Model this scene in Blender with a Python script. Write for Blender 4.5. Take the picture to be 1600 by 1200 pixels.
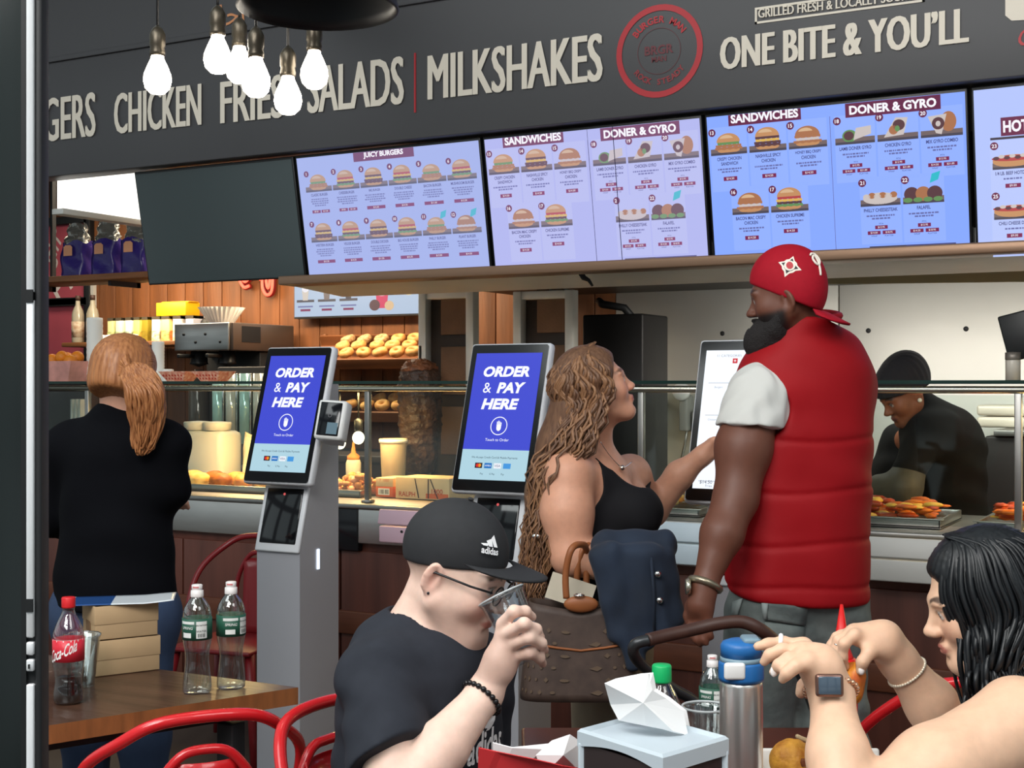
import bpy, bmesh, math, random
import numpy as np
from mathutils import Vector, Matrix, Euler
random.seed(7)
for _o in list(bpy.data.objects): bpy.data.objects.remove(_o)
SC = bpy.context.scene; COL = SC.collection
PI = math.pi
# ---------------------------------------------------------------- camera
FPX = 2100.0                       # focal length in pixels of the 1600 px wide frame
TH = math.radians(28.66); CT, ST = math.cos(TH), math.sin(TH); CAMZ = 1.5
cd = bpy.data.cameras.new('camera'); cam = bpy.data.objects.new('camera', cd); COL.objects.link(cam)
cd.sensor_width = 36; cd.lens = FPX/1600*36; cd.clip_start = .05
cam.location = (0, 0, CAMZ); cam.rotation_euler = (PI/2, 0, TH); SC.camera = cam
# ---------------------------------------------------------------- world, lights, exposure
SC.view_settings.view_transform = 'Standard'; SC.view_settings.look = 'None'
SC.view_settings.gamma = 1; SC.view_settings.use_curve_mapping = False
SC.view_settings.exposure = 0.0
wd = bpy.data.worlds.new('hall daylight'); SC.world = wd; wd.use_nodes = True
wn = wd.node_tree.nodes; wl = wd.node_tree.links; bg = wn['Background']
# the hall behind the camera: tall daylit windows between dark piers
_tc = wn.new('ShaderNodeTexCoord'); _sx = wn.new('ShaderNodeSeparateXYZ'); wl.new(_tc.outputs['Generated'], _sx.inputs[0])
_az = wn.new('ShaderNodeMath'); _az.operation = 'ARCTAN2'; wl.new(_sx.outputs[0], _az.inputs[0]); wl.new(_sx.outputs[1], _az.inputs[1])
_el = wn.new('ShaderNodeMath'); _el.operation = 'ARCSINE'; wl.new(_sx.outputs[2], _el.inputs[0])
_cb = wn.new('ShaderNodeCombineXYZ'); wl.new(_az.outputs[0], _cb.inputs[0]); wl.new(_el.outputs[0], _cb.inputs[1])
_br = wn.new('ShaderNodeTexBrick'); _br.offset = 0; _br.inputs['Scale'].default_value = 1; _br.inputs['Brick Width'].default_value = .30; _br.inputs['Row Height'].default_value = .42; _br.inputs['Mortar Size'].default_value = .045; _br.inputs['Mortar Smooth'].default_value = .35
_br.inputs['Color1'].default_value = (.78, .9, .93, 1); _br.inputs['Color2'].default_value = (.42, .5, .52, 1); _br.inputs['Mortar'].default_value = (.13, .14, .15, 1)
wl.new(_cb.outputs[0], _br.inputs[0]); wl.new(_br.outputs[0], bg.inputs[0]); bg.inputs[1].default_value = .85

def W(X, D, z): return Vector((X*CT - D*ST, X*ST + D*CT, z))       # metres right of / away from the camera -> world
def P(px, py, D): return W((px-800)/FPX*D, D, CAMZ + (600-py)/FPX*D)
def PY(px, py, Y): return P(px, py, Y/(CT + ST*(px-800)/FPX))       # pixel on the plane y = Y
def PZ(px, py, z): return P(px, py, (z-CAMZ)*FPX/(600-py))          # pixel on the plane z
def XY(px, Y): return PY(px, 600, Y).x

def area(name, loc, target, sx, sy, power, col=(1, 1, 1)):
    l = bpy.data.lights.new(name, 'AREA'); l.shape = 'RECTANGLE'; l.size = sx; l.size_y = sy; l.energy = power; l.color = col
    o = bpy.data.objects.new(name, l); COL.objects.link(o); o.location = loc
    o.rotation_euler = (Vector(target)-Vector(loc)).to_track_quat('-Z', 'Y').to_euler(); return o
area('hall_skylight', W(-1.2, .25, 3.5), W(.15, 2.4, .9), 2.2, 1.8, 165, (1, .985, .96))
area('hall_skylight', W(1.6, .3, 3.6), W(.8, 2.2, 1), 1.4, 1.4, 40, (1, .985, .96))
area('hall_skylight', W(-2.6, 2.2, 4.6), W(-1, 4.4, 1), 2, 2, 62, (.95, 1, 1))
area('kitchen_light', (-.7, 5.9, 1.9), (-.7, 6.75, .6), 3.2, .3, 36, (1, .96, .88))
area('kitchen_light', (-5.6, 6.3, 2.85), (-5.6, 6.4, 1), 3.2, .6, 58, (1, .86, .66))
for hx in (-4.25, -3.5, -.35, .35): area('heat_lamp', (hx, 5.05, 1.46), (hx, 5.05, .9), .3, .15, 12, (1, .62, .25))
for bx_ in (-6.4, -5.4, -4.6): area('shelf_light', (bx_, 6.5, 2.22), (bx_, 6.85, 1.7), .5, .1, 9, (1, .78, .5))

# ---------------------------------------------------------------- materials
def lin(c):
    return tuple((v/255/12.92 if v/255 <= .04045 else ((v/255+.055)/1.055)**2.4) for v in c)
MATS = {}
def mat(name, rgb=(128, 128, 128), rough=.5, metal=0, noise=None, bump=None, emit=0, trans=0, ior=1.45, coat=0, spec=.5, sss=0,
        stretch=(1, 1, 1), rgb2=None, col_attr=False, alpha=1, sheen=0):
    if name in MATS: return MATS[name]
    m = bpy.data.materials.new(name); m.use_nodes = True; MATS[name] = m
    nt = m.node_tree; b = nt.nodes['Principled BSDF']; L = nt.links
    c = lin(rgb); I = b.inputs
    I['Base Color'].default_value = (*c, 1); I['Roughness'].default_value = rough; I['Metallic'].default_value = metal
    I['IOR'].default_value = ior; I['Transmission Weight'].default_value = trans; I['Coat Weight'].default_value = coat
    I['Specular IOR Level'].default_value = spec; I['Alpha'].default_value = alpha
    if sheen: I['Sheen Weight'].default_value = sheen
    if sss: I['Subsurface Weight'].default_value = sss; I['Subsurface Radius'].default_value = (.012, .005, .003); I['Subsurface Scale'].default_value = 1
    if emit:
        I['Emission Color'].default_value = (*c, 1); I['Emission Strength'].default_value = emit
        I['Base Color'].default_value = (*[v*.05 for v in c], 1)
    tc = None
    def coords():
        nonlocal tc
        if tc is None:
            t = nt.nodes.new('ShaderNodeTexCoord'); mp = nt.nodes.new('ShaderNodeMapping'); mp.inputs['Scale'].default_value = stretch
            L.new(t.outputs['Object'], mp.inputs[0]); tc = mp.outputs[0]
        return tc
    src = None
    if col_attr:
        a = nt.nodes.new('ShaderNodeAttribute'); a.attribute_name = 'tone'; src = a.outputs['Color']; L.new(src, I['Base Color'])
    if noise:
        n = nt.nodes.new('ShaderNodeTexNoise'); n.inputs['Scale'].default_value = noise[0]; n.inputs['Detail'].default_value = 4
        L.new(coords(), n.inputs['Vector'])
        r = nt.nodes.new('ShaderNodeMapRange'); r.inputs[1].default_value = .3; r.inputs[2].default_value = .7
        L.new(n.outputs[0], r.inputs[0])
        mx = nt.nodes.new('ShaderNodeMix'); mx.data_type = 'RGBA'
        c2 = lin(rgb2) if rgb2 else tuple(max(0, v*(1-noise[1])) for v in c)
        if src is not None:
            mx.blend_type = 'MULTIPLY'; L.new(src, mx.inputs[6]); mx.inputs[7].default_value = (1-noise[1],)*3+(1,)
        else:
            mx.inputs[6].default_value = (*c, 1); mx.inputs[7].default_value = (*c2, 1)
        L.new(r.outputs[0], mx.inputs[0]); L.new(mx.outputs[2], I['Base Color'])
    if bump:
        n = nt.nodes.new('ShaderNodeTexNoise'); n.inputs['Scale'].default_value = bump[0]; n.inputs['Detail'].default_value = 3
        L.new(coords(), n.inputs['Vector'])
        bp = nt.nodes.new('ShaderNodeBump'); bp.inputs['Strength'].default_value = bump[1]; bp.inputs['Distance'].default_value = bump[2] if len(bump) > 2 else .01
        L.new(n.outputs[0], bp.inputs['Height']); L.new(bp.outputs[0], I['Normal'])
    return m
def glass_mat(name, rgb=(235, 245, 245), gloss=.12, tint=.97):
    """thin clear sheet: see-through with a little mirror"""
    if name in MATS: return MATS[name]
    m = bpy.data.materials.new(name); m.use_nodes = True; MATS[name] = m; nt = m.node_tree; nt.nodes.clear()
    out = nt.nodes.new('ShaderNodeOutputMaterial'); t = nt.nodes.new('ShaderNodeBsdfTransparent'); g = nt.nodes.new('ShaderNodeBsdfGlossy')
    mx = nt.nodes.new('ShaderNodeMixShader'); lw = nt.nodes.new('ShaderNodeLayerWeight'); lw.inputs[0].default_value = .35
    ma = nt.nodes.new('ShaderNodeMath'); ma.operation = 'MULTIPLY_ADD'; ma.inputs[1].default_value = .55; ma.inputs[2].default_value = gloss*.35
    t.inputs[0].default_value = (*[v*tint for v in lin(rgb)], 1); g.inputs['Roughness'].default_value = .04
    nt.links.new(lw.outputs['Facing'], ma.inputs[0]); ma.inputs[1].default_value = gloss*4
    nt.links.new(ma.outputs[0], mx.inputs[0]); nt.links.new(t.outputs[0], mx.inputs[1]); nt.links.new(g.outputs[0], mx.inputs[2])
    nt.links.new(mx.outputs[0], out.inputs[0]); return m

# ---------------------------------------------------------------- mesh builder
class MB:
    def __init__(s, M=None): s.v = []; s.f = []; s.m = []; s.s = []; s.M = M
    def add(s, vs, fs, mat=0, smooth=False, M=None):
        b = len(s.v)
        for v in vs:
            v = Vector(v)
            if M is not None: v = M @ v
            if s.M is not None: v = s.M @ v
            s.v.append(v)
        for f in fs: s.f.append([b+i for i in f]); s.m.append(mat); s.s.append(smooth)
        return s
    def box(s, lo, hi, mat=0, bev=0, M=None, seg=2):
        bm = bmesh.new(); bmesh.ops.create_cube(bm, size=1)
        lo = Vector(lo); hi = Vector(hi)
        for v in bm.verts: v.co = Vector([(lo[i]+hi[i])/2 + v.co[i]*(hi[i]-lo[i]) for i in range(3)])
        if bev: bmesh.ops.bevel(bm, geom=bm.edges[:]+bm.verts[:], offset=bev, segments=seg, profile=.5, affect='EDGES', clamp_overlap=True)
        return s.addbm(bm, mat, bool(bev), M)
    def addbm(s, bm, mat=0, smooth=False, M=None):
        bm.verts.index_update()
        s.add([v.co.copy() for v in bm.verts], [[v.index for v in f.verts] for f in bm.faces], mat, smooth, M); bm.free(); return s
    def lathe(s, prof, n=24, mat=0, M=None, smooth=True, sq=None):
        """profile [(r, z)...] turned about z; ends with r > 0 are closed with a disc"""
        vs = []; fs = []
        for r, z in prof:
            for k in range(n):
                a = 2*PI*k/n; vs.append((r*math.cos(a), r*math.sin(a), z))
        for i in range(len(prof)-1):
            for k in range(n):
                a, b = i*n+k, i*n+(k+1) % n; fs.append((a, b, b+n, a+n))
        if prof[0][0] > 1e-5: fs.append(tuple(range(n-1, -1, -1)))
        if prof[-1][0] > 1e-5: fs.append(tuple((len(prof)-1)*n+k for k in range(n)))
        return s.add(vs, fs, mat, smooth, M)
    def cyl(s, a, b, r, n=16, mat=0, r2=None, M=None, smooth=True): return s.tube([a, b], [r, r if r2 is None else r2], n, mat, M=M, smooth=smooth)
    def tube(s, pts, r, n=8, mat=0, closed=False, M=None, smooth=True, flat=1.0, up=None):
        pts = [Vector(p) for p in pts]; N = len(pts); rs = r if isinstance(r, (list, tuple)) else [r]*N
        vs = []; fs = []; pn = None
        for i, p in enumerate(pts):
            if closed: t = pts[(i+1) % N]-pts[i-1]
            else: t = pts[min(i+1, N-1)]-pts[max(i-1, 0)]
            t.normalize()
            if pn is None:
                a = Vector(up) if up is not None else (Vector((0, 0, 1)) if abs(t.z) < .9 else Vector((0, 1, 0)))
                pn = (a - t*a.dot(t)).normalized()
            else:
                q = pn - t*pn.dot(t); pn = q.normalized() if q.length > 1e-6 else pn
            bn = t.cross(pn)
            for k in range(n):
                an = 2*PI*k/n; vs.append(p + pn*math.cos(an)*rs[i]*flat + bn*math.sin(an)*rs[i])
        for i in range(N if closed else N-1):
            for k in range(n):
                a, b = i*n+k, i*n+(k+1) % n; c, d = ((i+1) % N)*n+(k+1) % n, ((i+1) % N)*n+k; fs.append((a, b, c, d))
        if not closed: fs.append(tuple(range(n-1, -1, -1))); fs.append(tuple((N-1)*n+k for k in range(n)))
        return s.add(vs, fs, mat, smooth, M)
    def prism(s, poly, z0, z1, mat=0, M=None, smooth=False):
        n = len(poly); vs = [(x, y, z0) for x, y in poly]+[(x, y, z1) for x, y in poly]
        fs = [tuple(range(n-1, -1, -1)), tuple(range(n, 2*n))]+[(i, (i+1) % n, n+(i+1) % n, n+i) for i in range(n)]
        return s.add(vs, fs, mat, smooth, M)
    def ell(s, c, r, mat=0, nu=16, nv=10, M=None, jit=0, fn=None):
        c = Vector(c); vs = []; fs = []
        r = r if isinstance(r, (list, tuple)) else (r, r, r)
        for j in range(nv+1):
            a = PI*j/nv
            for i in range(nu):
                b = 2*PI*i/nu; d = Vector((math.sin(a)*math.cos(b), math.sin(a)*math.sin(b), math.cos(a)))
                k = 1+(random.uniform(-jit, jit) if jit and 0 < j < nv else 0)
                if fn: k *= fn(d)
                vs.append(c+Vector((d.x*r[0], d.y*r[1], d.z*r[2]))*k)
        for j in range(nv):
            for i in range(nu):
                a, b = j*nu+i, j*nu+(i+1) % nu; fs.append((a, a+nu, b+nu, b))
        return s.add(vs, fs, mat, True, M)
    def torus(s, c, R, r, n=20, m=10, mat=0, M=None, sz=1.0):
        return s.tube([Vector(c)+Vector((R*math.cos(2*PI*i/n), R*math.sin(2*PI*i/n), 0)) for i in range(n)], r, m, mat, closed=True, M=M, flat=sz)
    def grid(s, fn, nu, nv, mat=0, M=None, smooth=True):
        vs = [fn(i/nu, j/nv) for j in range(nv+1) for i in range(nu+1)]
        fs = [(j*(nu+1)+i, j*(nu+1)+i+1, (j+1)*(nu+1)+i+1, (j+1)*(nu+1)+i) for j in range(nv) for i in range(nu)]
        return s.add(vs, fs, mat, smooth, M)
    def build(s, name, mats, parent=None, loc=None, rz=0, solid=0):
        me = bpy.data.meshes.new(name); me.from_pydata([tuple(v) for v in s.v], [], s.f)
        if not isinstance(mats, (list, tuple)): mats = [mats]
        for m in mats: me.materials.append(m)
        me.polygons.foreach_set('material_index', s.m); me.polygons.foreach_set('use_smooth', s.s)
        me.update()
        bm = bmesh.new(); bm.from_mesh(me); bmesh.ops.remove_doubles(bm, verts=bm.verts, dist=1e-6); bmesh.ops.recalc_face_normals(bm, faces=bm.faces); bm.to_mesh(me); bm.free()
        o = bpy.data.objects.new(name, me); COL.objects.link(o)
        if parent is not None: o.parent = parent
        if loc is not None: o.location = loc
        o.rotation_euler.z = rz
        if solid:
            md = o.modifiers.new('thickness', 'SOLIDIFY'); md.thickness = solid; md.offset = 0
        return o
def T(x=0, y=0, z=0): return Matrix.Translation((x, y, z))
def R(a, ax): return Matrix.Rotation(math.radians(a), 4, ax)
def tag(o, label=None, cat=None, group=None, kind=None):
    if label: o['label'] = label
    if cat: o['category'] = cat
    if group: o['group'] = group
    if kind: o['kind'] = kind
    return o
def thing(name, label, cat, loc=(0, 0, 0), rz=0, group=None):
    o = bpy.data.objects.new(name, None); COL.objects.link(o); o.location = loc; o.rotation_euler.z = rz; o.empty_display_size = .1
    return tag(o, label, cat, group)
def struct(o): o['kind'] = 'structure'; return o
def dup(root, loc=None, rz=None, label=None, group=None):
    r = root.copy(); COL.objects.link(r)
    if loc is not None: r.location = loc
    if rz is not None: r.rotation_euler.z = rz
    if label: r['label'] = label
    if group: r['group'] = group
    for ch in list(root.children):
        c = ch.copy(); COL.objects.link(c); c.parent = r
        for g in list(ch.children):
            d = g.copy(); COL.objects.link(d); d.parent = c
    return r

# ---------------------------------------------------------------- lettering and flat artwork
_TC = {}
def text_geo(s, bold=0.0, shear=0.0, space=1.0):
    key = (s, bold, shear, space)
    if key not in _TC:
        cu = bpy.data.curves.new('lettering', 'FONT'); cu.body = s; cu.offset = bold; cu.shear = shear; cu.space_character = space
        cu.resolution_u = 3
        ob = bpy.data.objects.new('lettering', cu); COL.objects.link(ob)
        me = bpy.data.meshes.new_from_object(ob)
        vs = [(v.co.x, v.co.y) for v in me.vertices]; fs = [tuple(p.vertices) for p in me.polygons]
        bpy.data.objects.remove(ob); bpy.data.curves.remove(cu); bpy.data.meshes.remove(me)
        if not vs: vs = [(0, 0), (1, 0), (0, 1)]; fs = [(0, 1, 2)]
        x0 = min(v[0] for v in vs); x1 = max(v[0] for v in vs); y0 = min(v[1] for v in vs); y1 = max(v[1] for v in vs)
        _TC[key] = ([((v[0]-x0)/(x1-x0), (v[1]-y0)/(y1-y0)) for v in vs], fs, (x1-x0)/(y1-y0))
    return _TC[key]
class Art:
    """flat coloured artwork on the xz plane facing -y (what a screen shows or a printed sheet), thin layers one above the other"""
    def __init__(s, step=.0006): s.mb = MB(); s.mats = []; s.k = 0; s.step = step
    def mi(s, m):
        if m not in s.mats: s.mats.append(m)
        return s.mats.index(m)
    def poly(s, pts, m, up=True):
        if up: s.k += 1
        y = -min(s.k, 9)*s.step if up else -s.k*s.step
        s.mb.add([(p[0], -s.lay*s.step, p[1]) for p in pts], [tuple(range(len(pts)))], s.mi(m)); return s
    lay = 0
    def L(s, n): s.lay = n; return s
    def rect(s, x0, z0, x1, z1, m): return s.poly([(x0, z0), (x1, z0), (x1, z1), (x0, z1)], m)
    def ell(s, cx, cz, rx, rz, m, a0=0, a1=360, n=20):
        return s.poly([(cx+rx*math.cos(math.radians(a0+(a1-a0)*i/n)), cz+rz*math.sin(math.radians(a0+(a1-a0)*i/n))) for i in range(n+1 if a1-a0 < 360 else n)], m)
    def ring(s, cx, cz, rx, rz, w, m, n=40):
        vs = []
        for i in range(n):
            a = 2*PI*i/n; c, d = math.cos(a), math.sin(a)
            vs += [(cx+rx*c, -s.lay*s.step, cz+rz*d), (cx+(rx-w)*c, -s.lay*s.step, cz+(rz-w)*d)]
        s.mb.add(vs, [(2*i, 2*((i+1) % n), 2*((i+1) % n)+1, 2*i+1) for i in range(n)], s.mi(m)); return s
    def text(s, t, x0, z0, x1, z1, m, bold=0, shear=0, space=1):
        g = text_geo(t, bold, shear, space)
        s.mb.add([(x0+u*(x1-x0), -s.lay*s.step, z0+v*(z1-z0)) for u, v in g[0]], g[1], s.mi(m)); return s
    def textc(s, t, cx, cz, h, m, wmax=None, sx=1, bold=0, shear=0, space=1):
        g = text_geo(t, bold, shear, space); w = g[2]*h*sx
        if wmax: w = min(w, wmax)
        return s.text(t, cx-w/2, cz-h/2, cx+w/2, cz+h/2, m, bold, shear, space)
    def build(s, name, parent=None, loc=None): return s.mb.build(name, s.mats, parent, loc)

# common materials
STEEL = mat('brushed steel', (196, 194, 190), .3, 1, noise=(3, .18), stretch=(1, 1, 12))
STEEL2 = mat('dull steel', (170, 168, 164), .42, 1, noise=(4, .25))
BLACKP = mat('black plastic', (22, 23, 24), .4)
BLACKM = mat('black matte metal', (26, 27, 29), .55)
WHITEP = mat('white plastic', (230, 230, 228), .4)
CHROME = mat('polished metal', (225, 225, 222), .12, 1)
PAPER = mat('white paper', (238, 236, 230), .8)
# ================================================================ THE SETTING
FLOORM = mat('dark concrete floor', (74, 66, 60), .45, noise=(3, .35))
DARKW = mat('dark painted board', (52, 52, 54), .55, noise=(1.5, .15))
WOODP = mat('stained wood panelling', (136, 84, 48), .55, noise=(2.2, .45), stretch=(7, 1, .6), bump=(9, .3))
WALLST = mat('stainless wall sheet', (205, 203, 196), .5, .6, noise=(.9, .14), stretch=(1, 1, 1.5), bump=(1.6, .12, .05))
def slab(name, lo, hi, m, bev=0): return struct(MB().box(lo, hi, 0, bev).build(name, m))
slab('floor', (-11, -2.5, -.06), (5, 7.2, 0), FLOORM)
slab('ceiling', (-11, 4.0, 3.85), (5, 7.2, 3.95), DARKW)
YB = 7.1
xw = XY(962, YB); xs_ = XY(146, YB)
# back wall: wood panelling in planks, stainless sheets, a dark strip above
mb = MB(); x = -9.6
while x < xw:
    w = .165; mb.box((x, YB, 0), (min(x+w-.006, xw), YB+.04, 3.85), 0, .003); x += w
mb.box((-9.6, YB+.03, 0), (xw, YB+.08, 3.85), 1)
struct(mb.build('wall_back', [WOODP, mat('dark gap', (40, 26, 18), .8)]))
mb = MB()
xe = [xw, XY(1311, YB), XY(1311, YB)+1.3, 3.2]
for a, b in zip(xe, xe[1:]): mb.box((a+.003, YB-.005, 0), (b-.003, YB+.03, 2.05), 0, .004)
mb.box((xw, YB+.02, 0), (3.2, YB+.08, 3.85), 1)
for a, b in zip(xe, xe[1:]):
    for u in (.12, .5, .88): mb.lathe([(0, .004), (.012, .003), (.014, 0)], 8, 2, M=T(a+(b-a)*u, YB-.006, 1.78)@R(90, 'X'))
struct(mb.build('wall_kitchen', [WALLST, mat('beige wall', (150, 140, 116), .7), BLACKM]))
slab('wall_left', (-9.75, 4.4, 0), (-9.6, 7.2, 3.85), mat('side wall paint', (70, 66, 62), .8))
# window in the back wall at the left: black grid, the neighbour's red sign behind it
x0 = XY(60, YB); x1 = XY(143, YB); z0, z1 = PY(100, 606, YB).z, PY(100, 340, YB).z
mb = MB(); y0 = YB-.05
for zz in (z0, z0+(z1-z0)*.5, PY(100, 472, YB).z, PY(100, 346, YB).z): mb.box((x0-.3, y0, zz-.028), (x1, y0+.05, zz+.028), 0, .004)
for xx in (x1, x0-.3): mb.box((xx-.03, y0, z0), (xx+.03, y0+.05, z1+.1), 0, .004)
mb.box((x1+.03, y0+.01, z0), (x1+.06, y0+.04, z1-.35), 1)
struct(mb.build('window_1', [BLACKM, mat('pale trim', (190, 188, 182), .6)]))
a = Art(.002); RED = mat('faded red sign', (190, 84, 100), .6, noise=(3, .2)); SW = mat('sign white', (226, 216, 214), .6)
zt = z1-.02
a.rect(x0-.3, z0-.02, x1-.02, zt, RED); a.lay = 1
a.mb.M = None
def rot_text(art, s, c, h, m, deg, sx=1, shear=0, bold=0):
    g = text_geo(s, bold, shear); w = g[2]*h*sx; ca, sa = math.cos(math.radians(deg)), math.sin(math.radians(deg))
    art.mb.add([(c[0]+(u-.5)*w*ca-(v-.5)*h*sa, -art.lay*art.step, c[1]+(u-.5)*w*sa+(v-.5)*h*ca) for u, v in g[0]], g[1], art.mi(m))
q = PY(86, 388, YB-.005); rot_text(a, 'gin\u2019', (q.x, q.z), .17, SW, 62, shear=.3, bold=.01)
q = PY(91, 450, YB-.005); rot_text(a, 'P', (q.x, q.z), .17, SW, 35, bold=.03)
q = PY(112, 432, YB-.005); rot_text(a, 'R', (q.x, q.z), .15, SW, 35, bold=.03)
o = a.build('wall_sign', loc=(0, YB-.006, 0)); tag(o, 'faded red sign with white script behind the black window grid at far left', 'sign')

# ---------------- fascia sign board
YF = 4.72; TVZ0, TVZ1 = 2.0, 2.522
fas = thing('sign_board', 'long charcoal sign board with cream lettering above the menu screens', 'sign', (0, YF, TVZ1))
FB = mat('charcoal sign vinyl', (74, 73, 75), .5, noise=(1.2, .1), bump=(2, .05))
CREAM = mat('cream lettering', (226, 216, 200), .6); DRED = mat('red lettering', (178, 40, 48), .5)
MB().box((-7.6, 0, 0), (2.4, .12, .56), 0, .004).box((-7.6, -.012, .56), (2.4, .12, .585), 0, .002).box((-7.6, .0, .585), (2.4, .12, 1.25), 0).build('board', FB, fas)
def word(s, pa, pb, hpx, bold=.0, m=CREAM, name='lettering', dy=0, sp=1):
    """a word from the baseline pixel pa to the baseline pixel pb, cap height hpx at pa"""
    A = PY(pa[0], pa[1], YF); B = PY(pb[0], pb[1], YF); h = PY(pa[0], pa[1]-hpx, YF).z-A.z
    g = text_geo(s, bold, 0, sp); mb = MB(); f = g[1]; n = len(g[0]); vs = []
    sw = (.0055 if hpx > 40 else .0012)
    for k_, dx in enumerate((-sw, 0, sw)):
        mb.add([(A.x+dx+u*(B.x-A.x), -.007-dy-.0005*k_, A.z-TVZ1+v*h+u*(B.z-A.z)) for u, v in g[0]], f, 0)
    for yy in (-.007-dy, -.001): vs += [(A.x+u*(B.x-A.x), yy, A.z-TVZ1+v*h+u*(B.z-A.z)) for u, v in g[0]]
    ed = {}
    for q in f:
        for i in range(len(q)):
            e = (q[i], q[(i+1) % len(q)]); ed[e] = 1
    sides = [(a_, b_, b_+n, a_+n) for a_, b_ in ed if (b_, a_) not in ed]
    mb.add(vs, sides, 0); return mb.build(name, m, fas)
word('BURGERS', (8, 230), (150, 213), 66); word('CHICKEN', (181, 210), (315, 196), 63); word('FRIES', (347, 194), (444, 184), 66)
word('SALADS', (483, 178), (631, 163), 72); word('MILKSHAKES', (671, 157), (941, 127), 70)
word('ONE BITE & YOU\u2019LL', (1128, 110), (1512, 67), 50, sp=1.05)
word('GRILLED FRESH & LOCALLY SOURCED', (1186, 29), (1450, -3), 14)
q0 = PY(649, 176, YF); q1 = PY(649, 83, YF); MB().box((q0.x-.004, -.004, q0.z-TVZ1), (q0.x+.004, .002, q1.z-TVZ1)).build('divider', DRED, fas)
A_ = PY(1180, 36, YF); B_ = PY(1445, 5, YF); C_ = PY(1180, 14, YF); mb = MB(); hh = C_.z-A_.z; za = (A_.z+B_.z)/2-TVZ1
for lo, hi in (((A_.x, za), (B_.x, za+.008)), ((A_.x, za+hh), (B_.x, za+hh+.008)), ((A_.x, za), (A_.x+.008, za+hh)), ((B_.x-.008, za), (B_.x, za+hh+.008))): mb.box((lo[0], -.004, lo[1]), (hi[0], .002, hi[1]))
mb.build('lettering_frame', CREAM, fas)
# round red emblem
a = Art(.002); c = PY(1030, 80, YF); rx = (PY(1095, 80, YF).x-PY(965, 80, YF).x)/2; rz_ = (PY(1030, 4, YF).z-PY(1030, 155, YF).z)/2; rz_ = rx = (rx+rz_)/2
a.ring(c.x, c.z-TVZ1, rx, rx, rx*.13, DRED); DR2 = mat('dim red print', (104, 44, 50), .5)
a.ring(c.x, c.z-TVZ1, rx*.5, rx*.5, rx*.01, DR2)
def arc_text(art, s, cx, cz, r, h, m, mid, step, flip=False):
    n = len(s)
    for i, ch in enumerate(s):
        if ch == ' ': continue
        d = mid+(i-(n-1)/2)*step*(1 if flip else -1); t = math.radians(d)
        rot_text(art, ch, (cx+r*math.cos(t), cz+r*math.sin(t)), h, m, d+90 if flip else d-90, bold=.03)
arc_text(a, 'BURGER MAN', c.x, c.z-TVZ1, rx*.68, rx*.15, DRED, 90, 11.5); arc_text(a, 'ROCK STEADY', c.x, c.z-TVZ1, rx*.66, rx*.13, mat('mid red print', (140, 44, 50), .5), 270, 10, True)
for k, (t, h) in enumerate((('BRGR', .2), ('MAN', .12))): a.textc(t, c.x, c.z-TVZ1+rx*(.03-.2*k), rx*h, DR2, bold=.03)
a.build('emblem', fas, (0, -.003, 0))
# big letter edge and red script at the right end
a = Art(.002); q = PY(1571, 34, YF); w = .17
a.poly([(q.x, q.z-TVZ1+.02), (q.x+.02, q.z-TVZ1), (q.x+.3, q.z-TVZ1-.02), (q.x+.3, q.z-TVZ1+.04), (q.x+.06, q.z-TVZ1+.055), (q.x+.055, q.z-TVZ1+.3), (q.x, q.z-TVZ1+.3)], CREAM)
q = PY(1596, 58, YF); rot_text(a, 'C', (q.x+.02, q.z-TVZ1), .06, DRED, 6, shear=.3)
a.build('lettering', fas, (0, -.004, 0))
# small Arabic lettering high on the board
q = PY(357, 22, YF); a = Art(.002); rot_text(a, '\ufefc\ufea3\ufe8d', (q.x, q.z-TVZ1), .1, mat('orange lettering', (206, 140, 96), .6), 4); a.build('lettering', fas, (0, -.004, 0))

# ---------------- soffit under the screens, hood
SOFF = mat('grey soffit sheet', (214, 213, 210), .5, .3, noise=(1.5, .2))
slab('trim_1', (XY(447, 4.86), 4.80, 1.945), (2.4, 4.93, 1.985), mat('bronze trim', (142, 112, 90), .4, .5), .006)
xsf = XY(452, 5.0); mb = MB(); mb.add([(xsf, 4.93, 1.965), (1.2, 4.93, 1.965), (2.4, 5.2, 1.95), (2.4, 5.42, 1.93), (xsf, 5.42, 1.93), (xsf, 4.93, 2.05), (1.2, 4.93, 2.05), (2.4, 5.2, 2.05), (2.4, 5.42, 2.05), (xsf, 5.42, 2.05)],
    [(0, 1, 2, 3, 4), (5, 6, 7, 8, 9), (0, 1, 6, 5), (1, 2, 7, 6), (2, 3, 8, 7), (3, 4, 9, 8), (4, 0, 5, 9)])
struct(mb.build('ceiling_soffit', SOFF))
hood = thing('extractor_hood', 'dark steel extractor hood behind the menu screens above the grills', 'hood', (0, 5.9, 2.04))
xl, xr = XY(655, 5.9), XY(1290, 5.9)
MB().box((xl, -.15, -.02), (2.4, 1.15, .5), 0, .01).build('canopy', mat('dark hood steel', (60, 56, 54), .5, .6, noise=(2, .3)), hood)
mb = MB(); mb.add([(XY(1290, 5.75), -.155, -.11), (2.3, -.155, -.2), (2.3, -.155, -.03), (XY(1290, 5.75), -.155, -.03), (XY(1290, 5.75), -.175, -.11), (2.3, -.175, -.2), (2.3, -.175, -.03), (XY(1290, 5.75), -.175, -.03)], [(0, 1, 2, 3), (4, 5, 6, 7), (0, 1, 5, 4), (1, 2, 6, 5), (2, 3, 7, 6), (3, 0, 4, 7)])
mb.build('lip', mat('yellowed lip', (150, 138, 104), .6), hood)  # yellow colour stands in for light on the hood's underside

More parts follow.
